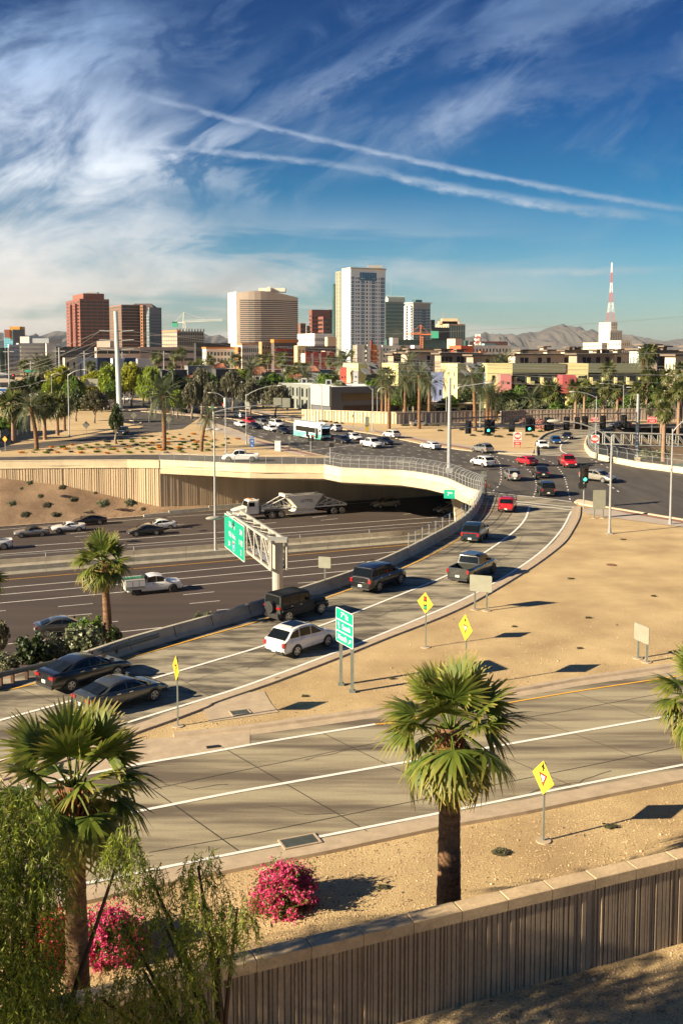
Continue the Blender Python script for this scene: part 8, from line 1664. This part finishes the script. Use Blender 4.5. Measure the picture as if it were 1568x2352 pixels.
for i,(u, vt, Y, s, lab) in enumerate(((790,832,330,2.2, 'big date palm behind the red cube'),(938,835,300,1.9, 'date palm poking above the second yellow house'),(575,848,330,2.1, 'round dark date palm above the curved roof'),(700,866,320,1.9, 'date palm left of the bright tiled roof'),(1157,836,300,2.0, 'date palm above the third yellow house, right one'),(1140,838,300,1.6, 'date palm above the third yellow house, left one'),(1302 - 176,905,264,1.9, 'low date palm before the salmon cube'),(1218,918,262,1.8, 'low date palm before the first green condominium, right one'),(1190 - 50,915,262,1.7, 'low date palm before the first green condominium, left one'),(92,842,330,2.2, 'feathery palm behind the far left traffic, left one'),(112,838,330,2.1, 'feathery palm behind the far left traffic, right one'),(1540,905,262,1.7, 'feathery palm before the far right wall'))): date_palm(lab, None, vt, s,40,30 + i, p=Vector((Xat(u, Y,5), Y,0)), skirt=2, group='date palms among the houses')
date_palm('very tall leaning palm at the right condos, front one with ragged skirt', None,822,1.3,34,60, p=Vector((Xat(1474,268,4),268,0)), skirt=12)
# ---- broadleaf trees
def crown_mesh(seed, mat, nc=34, leaves=46, ls=.16, shape=(1,1,.8), droop=False, cl=.34):
 r = random.Random(seed); m = MB()
 for c in range(nc):
  while True:
   q = Vector((r.uniform(-1,1), r.uniform(-1,1), r.uniform(-1,1)))
   if .25 < q.length < 1: break
  q = q * (.55 + .45 * r.random()) / max(.6, q.length) if r.random() < .7 else q * .7; q = Vector((q.x * shape[0], q.y * shape[1], q.z * shape[2])); cs = cl * r.uniform(.6,1.2)
  for _ in range(leaves):
   d = Vector((r.gauss(0,1), r.gauss(0,1), r.gauss(0,1))).normalized() * cs * r.random() ** .4
   if droop: d.z = -abs(d.z) * 2.2 + cs * .4; d.x *= .7; d.y *= .7
   p = q + d; a = Vector((r.gauss(0,1), r.gauss(0,1), r.gauss(0,.6))).normalized(); b = a.cross(Vector((r.gauss(0,1), r.gauss(0,1), r.gauss(0,1)))).normalized(); s = ls * r.uniform(.6,1.3)
   if droop: a = Vector((r.gauss(0,.25), r.gauss(0,.25),-1)).normalized(); b = a.cross(Vector((r.gauss(0,1), r.gauss(0,1),0.1))).normalized(); m.quad(p - b * s * .22, p + b * s * .22, p + b * s * .1 + a * s * 1.5, p - b * s * .1 + a * s * 1.5)
   else: m.quad(p - a * s * .5 - b * s * .32, p + a * s * .5 - b * s * .32, p + a * s * .5 + b * s * .32, p - a * s * .5 + b * s * .32)
 return m.mesh('crown', mat)
LM = {'bright': leafm('bright_green_leaf',(.16,.25,.018),(.30,.36,.03),.4), 'yellowg': leafm('yellow_green_leaf',(.24,.27,.02),(.38,.37,.03),.4), 'green': leafm('mid_green_leaf',(.065,.14,.016),(.14,.22,.025),.35), 'dark': leafm('dark_green_leaf',(.025,.05,.012),(.06,.085,.02),.2), 'olive': leafm('olive_grey_leaf',(.085,.085,.045),(.15,.14,.075),.2), 'sage': leafm('sage_leaf',(.11,.13,.07),(.20,.21,.11),.2), 'pink': leafm('bougainvillea_flower',(.62,.03,.14),(.80,.12,.30),.3), 'red': leafm('red_flower',(.55,.01,.03),(.68,.03,.08),.3), 'orange': leafm('orange_flower',(.65,.26,.02),(.75,.38,.04),.25), 'palepink': leafm('pale_pink_flower',(.50,.25,.22),(.60,.35,.28),.25)}
CR = {}
def crown(kind, v, droop=False):
 k = (kind, v, droop)
 if k not in CR: CR[k] = crown_mesh(hash(kind) % 97 * 0 + v * 13 + len(kind), LM[kind], droop=droop, nc=44 if droop else 40, leaves=52, ls=.13 if droop else .15, cl=.30)
 return CR[k]
TR = random.Random(77)
def tree(label, u, vb, vt, w, kind, Y=None, droop=False, name='tree', group='trees of the middle distance', bm=None, crownlow=.2, z=0):
 w *= 1.2
 p = Vector((Xat(u, Y,4), Y, z)) if Y else G(u, vb, z); h = Zat(vt, p.y) - z; t = thing(name, label, 'tree',(p.x, p.y, z),0, group); R_ = w * p.y / FPX / 2; zc = h * (crownlow + (1 - crownlow) / 2); hz = h * (1 - crownlow) / 2
 bm = bm or wbark; m = MB(); j = Vector((TR.uniform(-.2,.2),0, h * crownlow * 1.1)); m.tube([(0,0,0), j * .5 + Vector((TR.uniform(-.2,.2),0,0)), j], [.05 * h ** .7 + .05,.045 * h ** .7 + .03,.04 * h ** .7],7); obj('trunk', m, bm, t, smooth=True)
 for k in range(5): a = k * 1.256 + TR.random(); e = Vector((math.cos(a) * R_ * .55, math.sin(a) * R_ * .55, zc + TR.uniform(-.1,.5) * hz)); obj('limb', MB().tube([j, j.lerp(e,.5) + Vector((0,0,.3)), e], [.03 * h ** .7,.02 * h ** .7,.012 * h ** .6],5), bm, t)
 for k,(ox, oy, oz, s) in enumerate(((0,0,.1,.82),(-.45,.1,-.15,.58),(.45,-.1,-.1,.6),(.1,-.3,.45,.5)) if w > 30 else ((0,0,0,1),)):
  o = bpy.data.objects.new('crown', crown(kind,(TR.randint(0,2)), droop)); COL.objects.link(o); o.parent = t; o.location = (ox * R_, oy * R_, zc + oz * hz); o.scale = (R_ * s, R_ * s, hz * s * (1.05 if not droop else .95)); o.rotation_euler = (0,0, TR.uniform(0,6)); tag(o, kind='stuff')
 return t
for a in [('airy eucalyptus with pale forked trunk on the dirt left of the big steel pole',218,972,887,58, 'olive', None, False),('small dark bush tree at the foot of the big steel pole',267,985,922,30, 'dark',190, False),('rounded bright yellow-green tree left of the lamp arm',140,0,837,62, 'yellowg',300, False),('bright green low tree behind the far left signal',172,0,857,46, 'green',285, False),('broad yellow-green tree left of the big steel pole',215,0,848,75, 'yellowg',310, False),('tall bright weeping tree just left of the big steel pole',250,0,832,46, 'bright',300, False),('big yellow-green tree right of the big steel pole',303,0,828,60, 'yellowg',310, False),('slender tall green eucalyptus before the grey house',348,0,826,60, 'bright',275, True),('dark green tree in front of the charcoal house',395,0,848,62, 'dark',290, False),('small vivid lime tree before the charcoal house',408,0,893,44, 'bright',262, False),('big drooping olive-grey tree before the houses, tall one',462,948,832,62, 'olive',262, True),('low drooping olive-grey tree left of the tall one',441,945,860,40, 'olive',258, True),('drooping grey tree with a dark trunk on the street corner',490,945,862,42, 'olive',255, True),('drooping olive tree left of the curved roof',535,0,840,60, 'olive',290, True),('drooping tree hanging over the corner building, left of its windows',633,967,872,62, 'olive',262, True),('drooping tree behind the corner building end',575,0,858,48, 'olive',276, True),('green tree above the curved roof',627,0,850,52, 'green',320, False),('green tree between the tiled roofs and the red cube',745,0,852,50, 'green',310, False),('dark green tree behind the second yellow house',1105,0,836,34, 'dark',290, False),('green tree right of the broad fan palm',925,968,862 + 20,60, 'green',268, False),('dark green tree before the blue house wall',965,968,885,44, 'dark',270, False),('red flowering shrub tree right of the orange-skirt palm',780,0,872,44, 'sage',290, False),('dark tree filling the far left behind the traffic',75,0,855,60, 'dark',330, False),('dark tree behind the left palm cluster',175,990,888,30, 'dark',250, False),('green hedge-like tree behind the leftmost palm',20,1010,945,50, 'green',200, False),('green tree before the second green condominium',1342,0,908,44, 'green',266, False),('green tree right of the second green condominium',1490,0,838,48, 'green',275, False),('green tree beneath the red cube',1262,0,895,60, 'green',266, False),('green tree at the salmon cube foot',1165,0,888,46, 'green',268, False),('dark tree at the left of the third yellow house',948,0,872,50, 'dark',275, False),('green tree left of the first green condominium foot',1200,0,902,36, 'dark',266, False),('dark tree along the right wall, middle',1400,0,906,40, 'dark',266, False),('green tree along the right wall, right part',1440,0,900,34, 'green',266, False),('dark tree between the two long green condominiums',1235,0,900,40, 'dark',264, False),('green tree behind the corner of the long wall',1378,0,910,32, 'green',264, False),('red flowering tree before the right condos',1428,0,905,22, 'red',268, False),('green tree behind the far right wall',1500,0,895,40, 'green',266, False),('sage tree at the far right edge',1560,0,880,50, 'green',270, False),('round dark tree before the far left palms',40,0,870,50, 'dark',315, False),('green tree right of the first deep blue wall',262,0,850,44, 'green',325, False),('yellow-green tree left of the grey modern house',330,0,850,46, 'yellowg',320, False),('dark tree between the grey house and the drooping trees',430,0,862,44, 'dark',300, False),('green tree behind the tall drooping tree',480,0,850,50, 'green',318, False),('green tree left of the tiled roof house',560,0,845,44, 'bright',330, False),('dark tree above the sage wing of the corner building',605,0,862,46, 'dark',310, False),('green tree above the white corner wall',668,0,862,46, 'green',318, False),('dark tree left of the red cube',765,0,850,40, 'dark',322, False),('green tree between the first and second yellow houses',860,0,862,44, 'green',292, False),('bright tree at the far left crossing',118,0,868,44, 'bright',290, False),('dark green tree at the left behind the fire truck',150,0,872,50, 'dark',300, False),('green tree before the third yellow house',1030,0,905,46, 'green',275, False),('dark tree under the metal roofs',1080,0,885,50, 'dark',280, False),('green tree right of the salmon cube',1195,0,880,46, 'green',276, False),('green tree before the yellow wall of the second green condominium',1325,0,905,46, 'bright',272, False),('dark tree at the far end of the second green condominium',1480,0,870,50, 'dark',278, False),('small green tree between the left masts',262,0,868,36, 'green',290, False),('tall green tree behind the thin poles',285,0,848,40, 'bright',330, False)]:
 tree(a[0], a[1], a[2], a[3], a[4], a[5], Y=a[6], droop=a[7])
# shrubs: along the long wall, flower bushes
def shrub(label, u, vb, vt, w, kind, Y=None, z=0, group='shrubs', name='shrub', cat='shrub', n=2, flower=None, p=None, seed=0):
 p = p or (Vector((Xat(u, Y,1), Y, z)) if Y else G(u, vb, z)); h = max(.3, Zat(vt, p.y) - z); R_ = w * p.y / FPX / 2; t = thing(name, label, cat,(p.x, p.y, z),0, group)
 obj('stem', MB().tube([(0,0,-.05),(.02,0, h * .5)],.03 + .01 * h,5), dbark, t)
 for k in range(3): a = k * 2.1; obj('stem', MB().tube([(0,0,0),(math.cos(a) * R_ * .5, math.sin(a) * R_ * .5, h * .6)],.02 + .006 * h,4), dbark, t)
 o = bpy.data.objects.new('foliage', crown(kind,(seed or TR.randint(0,2)) % 3)); COL.objects.link(o); o.parent = t; o.location = (0,0, h * .5); o.scale = (R_ * 1.05, R_ * 1.05, h * .62); o.rotation_euler = (0,0, TR.uniform(0,6)); tag(o, kind='stuff')
 if flower: o = bpy.data.objects.new('flowers', crown(flower,1)); COL.objects.link(o); o.parent = t; o.location = (0,0, h * .58); o.scale = (R_ * .9, R_ * .9, h * .55); tag(o, kind='stuff')
 return t
near_where = ['left end of the long right wall', 'between the salmon cube and the wall', 'under the low date palm', 'before the first green condominium', 'below the red cube', 'right of the red cube', 'left of the stout palm', 'right of the stout palm', 'before the second green condominium', 'behind the black vehicle lamp', 'near the tall steel post', 'right of the steel post', 'near the right edge']
for i, u in enumerate((1180,1205,1230,1250,1276,1300,1322,1345,1370,1395,1420,1445,1480)): shrub('%s shrub %s' % (('sage grey', 'green')[i % 2], near_where[i]), u,0,922 + (i * 7) % 9,46,('sage', 'green', 'sage')[i % 3], Y=257 + (i % 2) * 3, group='shrubs behind the long right wall')
for u, v, vt, w, k, lab in ((383,950,942,10, 'red', 'round red flowering shrub left of the black car'),(421,948,938,22, 'dark', 'round dark shrub by the street'),(1215,975,962,50, 'palepink', 'pale pink flowering hedge under the hanging signals, left half'),(1246,985,962,44, 'palepink', 'pale pink flowering hedge under the hanging signals, right half'),(1505,1058,1030,70, 'sage', 'grey-green bush in the east trench behind the fence'),(1475,1052,1032,44, 'sage', 'smaller bush in the east trench left of the larger')): shrub(lab, u, v, vt, w, k, group='roadside shrubs', z=0 if v < 1040 or u < 1400 else -1)
# bushes beside the lower left barrier
for u, v, vt, w, k, lab, z in ((200,1500,1408,70, 'green', 'leafy green bush at the foot of the palm beyond the barrier',-1.2),(185,1520,1440,100, 'sage', 'grey-green bush against the end of the barrier',-.8),(80,1545,1460,90, 'dark', 'dark sprawling bush behind the guard rail',-.8),(20,1545,1500,70, 'sage', 'low sage bush at the left edge behind the guard rail',-.6),(125,1530,1462,60, 'sage', 'wispy bush behind the guard rail',-.8),(262,1480,1440,40, 'dark', 'small dark bush right of the palm trunk',-.6),(0,1500,1420,40, 'olive', 'brownish bush cut by the left edge',-.8),(455,1432,1408,24, 'sage', 'small weed growing over the barrier top',-.5),(478,1424,1404,20, 'sage', 'second small weed over the barrier top',-.5)):
 shrub(lab, u, v, vt, w, k, z=z, group='bushes behind the guard rail')
# little plants on the dirt, one by one
pr = random.Random(5); n_ = 0
def inside(p, poly):
 c = False; j = len(poly) - 1
 for i in range(len(poly)):
  if (poly[i][1] > p[1]) != (poly[j][1] > p[1]) and p[0] < (poly[j][0] - poly[i][0]) * (p[1] - poly[i][1]) / (poly[j][1] - poly[i][1]) + poly[i][0]: c = not c
  j = i
 return c
plants = []
rows_ = [(1034,70,480),(1029,100,520),(1023,160,520),(1017,230,540),(1010,260,560),(1004,330,480),(998,380,470),(1040,40,430)]
for v, a, b in rows_:
 u = a + pr.uniform(0,20)
 while u < b: plants.append((u, v + pr.uniform(-2,2), pr.choice(['bright', 'green', 'green', 'orange', 'orange', 'olive', 'bright']))); u += pr.uniform(20,38)
for u0, v0, k in [(x_, y_, 'olive') for x_, y_ in ((1050,968),(1075,972),(1010,990),(1060,988),(1095,982),(1130,990),(1150,975),(1120,1000),(1145,1004),(1170,1000),(1135,985),(1085,1001),(1110,970),(1165,985),(1215,1000),(1228,1004),(1240,992),(1100,992),(930,978),(1000,978))] + [(x_, y_, 'dark') for x_, y_ in ((760,970),(772,972),(785,973),(735,968),(748,969))]: plants.append((u0, v0, k))
cnm = {'bright': 'bright green', 'green': 'green', 'orange': 'orange-flowering', 'olive': 'dry olive', 'dark': 'dark green'}
for u, v, k in plants:
 p = G(u, v); o = bpy.data.objects.new('low_plant', crown(k, pr.randint(0,2))); COL.objects.link(o); big = u > 700; s = pr.uniform(.34,.7) * (1.8 if big and k == 'olive' else 1); o.location = (p.x, p.y,.15); o.scale = (s * 1.2, s, s * .45); o.rotation_euler = (0,0, pr.uniform(0,6))
 tag(o, '%s low plant in the dirt %s' % (cnm[k], 'along the cream sound wall' if k == 'dark' else 'between the far street and the sound walls' if big else 'above the bridge road'), 'plant', cnm[k] + (' plants by the walls' if big else ' plants above the bridge road'))
for i,(u, v, w) in enumerate(((640,1560, 'by the eroded ramp kerb'),(700,1600, 'left of the green sign posts'),(1310,1330, 'above the ramp curve'),(1180,1440, 'near the two-post sign back'),(1350,1420, 'in the middle of the open gravel'),(1430,1240, 'near the arm lamp post foot'),(1500,1370, 'toward the right edge'),(1330,1490, 'on the lower open gravel'),(900,1560, 'between the signs'),(1150,1960, 'behind the foreground wall'),(880,2040, 'right of the pink bush'),(1400,1900, 'beside the nearest yellow sign'))):
 p = G(u, v); o = bpy.data.objects.new('dry_weed', crown('olive', i % 3)); COL.objects.link(o); o.location = (p.x, p.y,.05); q = pr.uniform(.12,.26); o.scale = (q * 1.6, q, q * .6); tag(o, 'small dry weed on the gravel ' + w, 'weed', 'dry weeds on the gravel')
for i,(u, v) in enumerate(((70,1112),(145,1122),(220,1135),(95,1142),(50,1125),(170,1150),(240,1160),(110,1163),(300,1158),(330,1172),(210,1178),(130,1185),(30,1160),(60,1185))):
 Yp = NW[0].y - 2 - (v - 1100) * .33 + u * .02; z = Zat(v, Yp); f = max(0, min(1,(v - 1095) / 95)); o = bpy.data.objects.new('bank_shrub', crown(('sage', 'olive')[i % 2], i % 3)); COL.objects.link(o); s = pr.uniform(.3,1.0); o.location = (Xat(u, Yp, z), Yp, z + .2); o.scale = (s, s, s * .7)
 tag(o, '%s scrub bush on the shaded dirt slope below the fluted wall' % ('sage' if i % 2 == 0 else 'olive'), 'shrub', 'scrub %s on the dirt slope' % ('sage' if i % 2 == 0 else 'olive'))
# ---- bougainvilleas
def bougain(label, u, v, wpx, hpx, kind, seed):
 p = G(u, v); s = (v - 802) / CAM_H; R_ = wpx / s / 2; h = hpx / s; t = thing('bougainvillea_bush', label, 'flowering bush', p,0, 'bougainvillea bushes'); r = random.Random(seed)
 for k in range(7): a = k * .9; obj('branch', MB().tube([(0,0,0),(math.cos(a) * R_ * .6, math.sin(a) * R_ * .6, h * .7)],.025,4), dbark, t)
 def cloud(n, rr, mat, ls, nm, rmin):
  m = MB()
  for _ in range(n):
   a, b = r.uniform(0,2 * math.pi), math.acos(r.uniform(-.1,1)); q = rr * (r.uniform(rmin,1) if r.random() < .9 else r.uniform(.95,1.25)); nz = mn.noise(Vector((math.cos(a) * math.sin(b), math.sin(a) * math.sin(b), math.cos(b))) * 2.6 + Vector((seed * 5,0,0))); bump = 1 + .55 * nz
   if nm == 'flowers' and nz < -.28: continue
   c = Vector((math.cos(a) * math.sin(b) * R_ * q * bump, math.sin(a) * math.sin(b) * R_ * q * bump, h * .08 + math.cos(b) * h * .9 * q))
   for _k in range(3):
    x = Vector((r.gauss(0,1), r.gauss(0,1), r.gauss(0,1))).normalized(); y = x.cross(Vector((r.gauss(0,1), r.gauss(0,1), r.gauss(0,1)))).normalized(); c2 = c + x * ls * .5; m.quad(c2 - x * ls * .5, c2 + y * ls * .4, c2 + x * ls * .5, c2 - y * ls * .4)
  tag(obj(nm, m, mat, t), kind='stuff')
 cloud(2600,.97, LM['green'],.07, 'foliage',.7); cloud(3600,1.0, LM[kind],.07, 'flowers',.80)
bougain('bright pink bougainvillea bush alone on the gravel above the wall',655,2078,138,96, 'pink',1); bougain('pink bougainvillea partly behind the left palm trunk and branches',255,2185,150,92, 'pink',2); bougain('deep red bougainvillea left of the left palm trunk',125,2195,120,95, 'red',3)
# ---- weeping tree of the foreground
wl = leafm('willow_acacia_leaf',(.075,.14,.02),(.33,.36,.035),.45)
def weeping(label, base, top_pts, seed, n_spray, leaf=.13, group=None, extra=()):
 r = random.Random(seed); t = thing('weeping_tree', label, 'tree', base,0, group); B = Vector(base)
 anchors = []
 for e, rr in top_pts:
  e = Vector(e) - B; mid_ = Vector((e.x * .35, e.y * .35, e.z * .62)) + Vector((r.uniform(-.2,.2), r.uniform(-.2,.2),0)); obj('limb', MB().tube([(0,0,0), Vector((mid_.x * .3, mid_.y * .3, e.z * .25)), mid_, e], [.13,.10,.06,.025],6), dbark, t); anchors.append((e, rr, mid_))
 m = MB(); tw = MB()
 for e, rr, mid_ in anchors:
  for k in range(int(n_spray * rr)):
   d = Vector((r.gauss(0,1), r.gauss(0,1), r.gauss(0,.8))).normalized() * rr * r.random() ** .5; s = e + d; L_ = r.uniform(.5,1.1); dirn = Vector((d.x * .4 + r.uniform(-.3,.3), d.y * .4 + r.uniform(-.3,.3), r.uniform(-.9,-.1))).normalized(); pts = [s]
   for j in range(5): dirn = (dirn + Vector((r.uniform(-.15,.15), r.uniform(-.15,.15),-.28))).normalized(); pts.append(pts[-1] + dirn * L_ / 5)
   if k % 3 == 0: tw.tube([s - d * .3, *pts[::2]], [.007,.005,.004,.003],3)
   for j in range(26):
    f = j / 26 * 4.99; i0 = int(f); c = pts[i0].lerp(pts[i0 + 1], f - i0); a = (dirn * .5 + Vector((r.gauss(0,.5), r.gauss(0,.5), r.gauss(0,.45) - .25))).normalized(); b = a.cross(Vector((r.gauss(0,1), r.gauss(0,1), r.gauss(0,1)))).normalized(); l = leaf * r.uniform(.7,1.25); w = l * .085
    i = len(m.v); c2 = c + a * l; m.v += [tuple(c), tuple(c + a * l * .45 + b * w), tuple(c2), tuple(c + a * l * .45 - b * w)]; m.f.append((i, i + 1, i + 2, i + 3))
 tag(obj('foliage', m, wl, t), kind='stuff'); tag(obj('twigs', tw, dbark, t), kind='stuff'); return t
def AP(u, v, Y): z = Zat(v, Y); return (Xat(u, Y, z), Y, z)
weeping('weeping narrow-leaved tree filling the lower left corner in front of the palm',(Xat(30,17,0),18.5,0), [(AP(20,1880,19),.85),(AP(30,1980,18.2),.9),(AP(90,2010,18.2),.6),(AP(-60,2000,18),.9),(AP(40,2110,17.8),.9),(AP(-50,1850,19.2),.8),(AP(10,2230,17.6),.9),(AP(80,2200,17.8),.6),(AP(60,2320,17.5),.9),(AP(285,1935,18.6),.42),(AP(180,2330,17.5),.6),(AP(-120,2150,17.8),.9),(AP(-60,2320,17.5),.9)],4,190)
weeping('slender weeping tree with thin dark branches in front of the fluted wall',(Xat(520,18,0),19.5,0), [(AP(455,1990,19.2),.5),(AP(475,2085,19),.5),(AP(545,2085,19),.42),(AP(380,2130,19),.62),(AP(430,2210,18.8),.62),(AP(330,2230,18.8),.6),(AP(300,2320,18.6),.65),(AP(400,2320,18.6),.6),(AP(500,2160,19),.4),(AP(230,2290,18.6),.55),(AP(440,2340,18.5),.5),(AP(345,2010,19),.38),(AP(280,2120,18.8),.3)],9,100)
weeping('tall weeping tree standing beyond the left edge whose shade dapples the wall',(-15,15,0), [((-19.8,14.6,8.5),1.5),((-19.9,17.0,8.5),1.5),((-19.0,19.9,9.2),1.5),((-17.3,15.0,8.3),1.5),((-17.4,17.0,8.2),1.5),((-16.5,19.9,9.3),1.5),((-14.1,14.7,8.4),1.5),((-14.3,17.6,9.3),1.5),((-14.0,19.2,8.9),1.5),((-11.8,15.0,8.1),1.5),((-12.0,17.0,9.5),1.5),((-11.6,19.6,8.3),1.5),((-9.0,15.1,9.4),1.5),((-9.1,17.4,8.5),1.5),((-9.4,19.5,8.1),1.4)],15,62, leaf=.24)
# ---- loose stones on the near gravel
st = MB(); r = random.Random(3)
def rock(m, p, s):
 i = len(m.v);
 for z, rr in ((0,1),(.55,.85),(.9,.3)):
  for k in range(5): a = 2 * math.pi * k / 5 + r.uniform(-.3,.3); m.v.append((p.x + math.cos(a) * s * rr * r.uniform(.7,1.1), p.y + math.sin(a) * s * rr * r.uniform(.7,1.1), p.z + z * s * .8))
 for q in range(2):
  for k in range(5): m.f.append((i + q * 5 + k, i + q * 5 + (k + 1) % 5, i + (q + 1) * 5 + (k + 1) % 5, i + (q + 1) * 5 + k))
 m.f.append(tuple(i + 10 + k for k in range(5)))
frontpoly, ramppoly = fp, rp
for _ in range(16000):
 v = r.uniform(1400,2352) if r.random() < .6 else r.uniform(1880,2352); u = r.uniform(250,1600); p = G(u, v)
 if not inside(p, southp) or inside(p, frontpoly) or inside(p, ramppoly) or inside(p, xy(gore)) or inside(p, xy(ap)): continue
 if p.y > w0.y + (p.x - w0.x) * .38 / .925 - .2 and p.y < w0.y + (p.x - w0.x) * .38 / .925 + .7: continue
 p.z = -.005; rock(st, p, r.choice((.018,.022,.03,.03,.04)) * (1.15 if v < 1700 else 1) * (2.4 if r.random() < .01 else 1))
tag(obj('gravel_stones', st, M('loose_stone',(.20,.13,.07),.95, col2=(.58,.43,.25), scale=2.5, con=.05)), 'loose pale stones scattered over the tan gravel', 'gravel', kind='stuff')
# ---------------------------------------------------------------- haze
hz = MB(); hz.box(-16000,-40, FW - 1.2,16000,14500,300); hm = bpy.data.materials.new('haze_air'); hm.use_nodes = True; ht = hm.node_tree; ht.nodes.clear(); pv = ht.nodes.new('ShaderNodeVolumePrincipled'); ho = ht.nodes.new('ShaderNodeOutputMaterial'); pv.inputs['Density'].default_value = 0.000032; pv.inputs['Color'].default_value = (.78,.85,.92,1); pv.inputs['Anisotropy'].default_value = .2; ht.links.new(pv.outputs[0], ho.inputs['Volume'])
tag(obj('haze', hz, hm), kind='stuff')
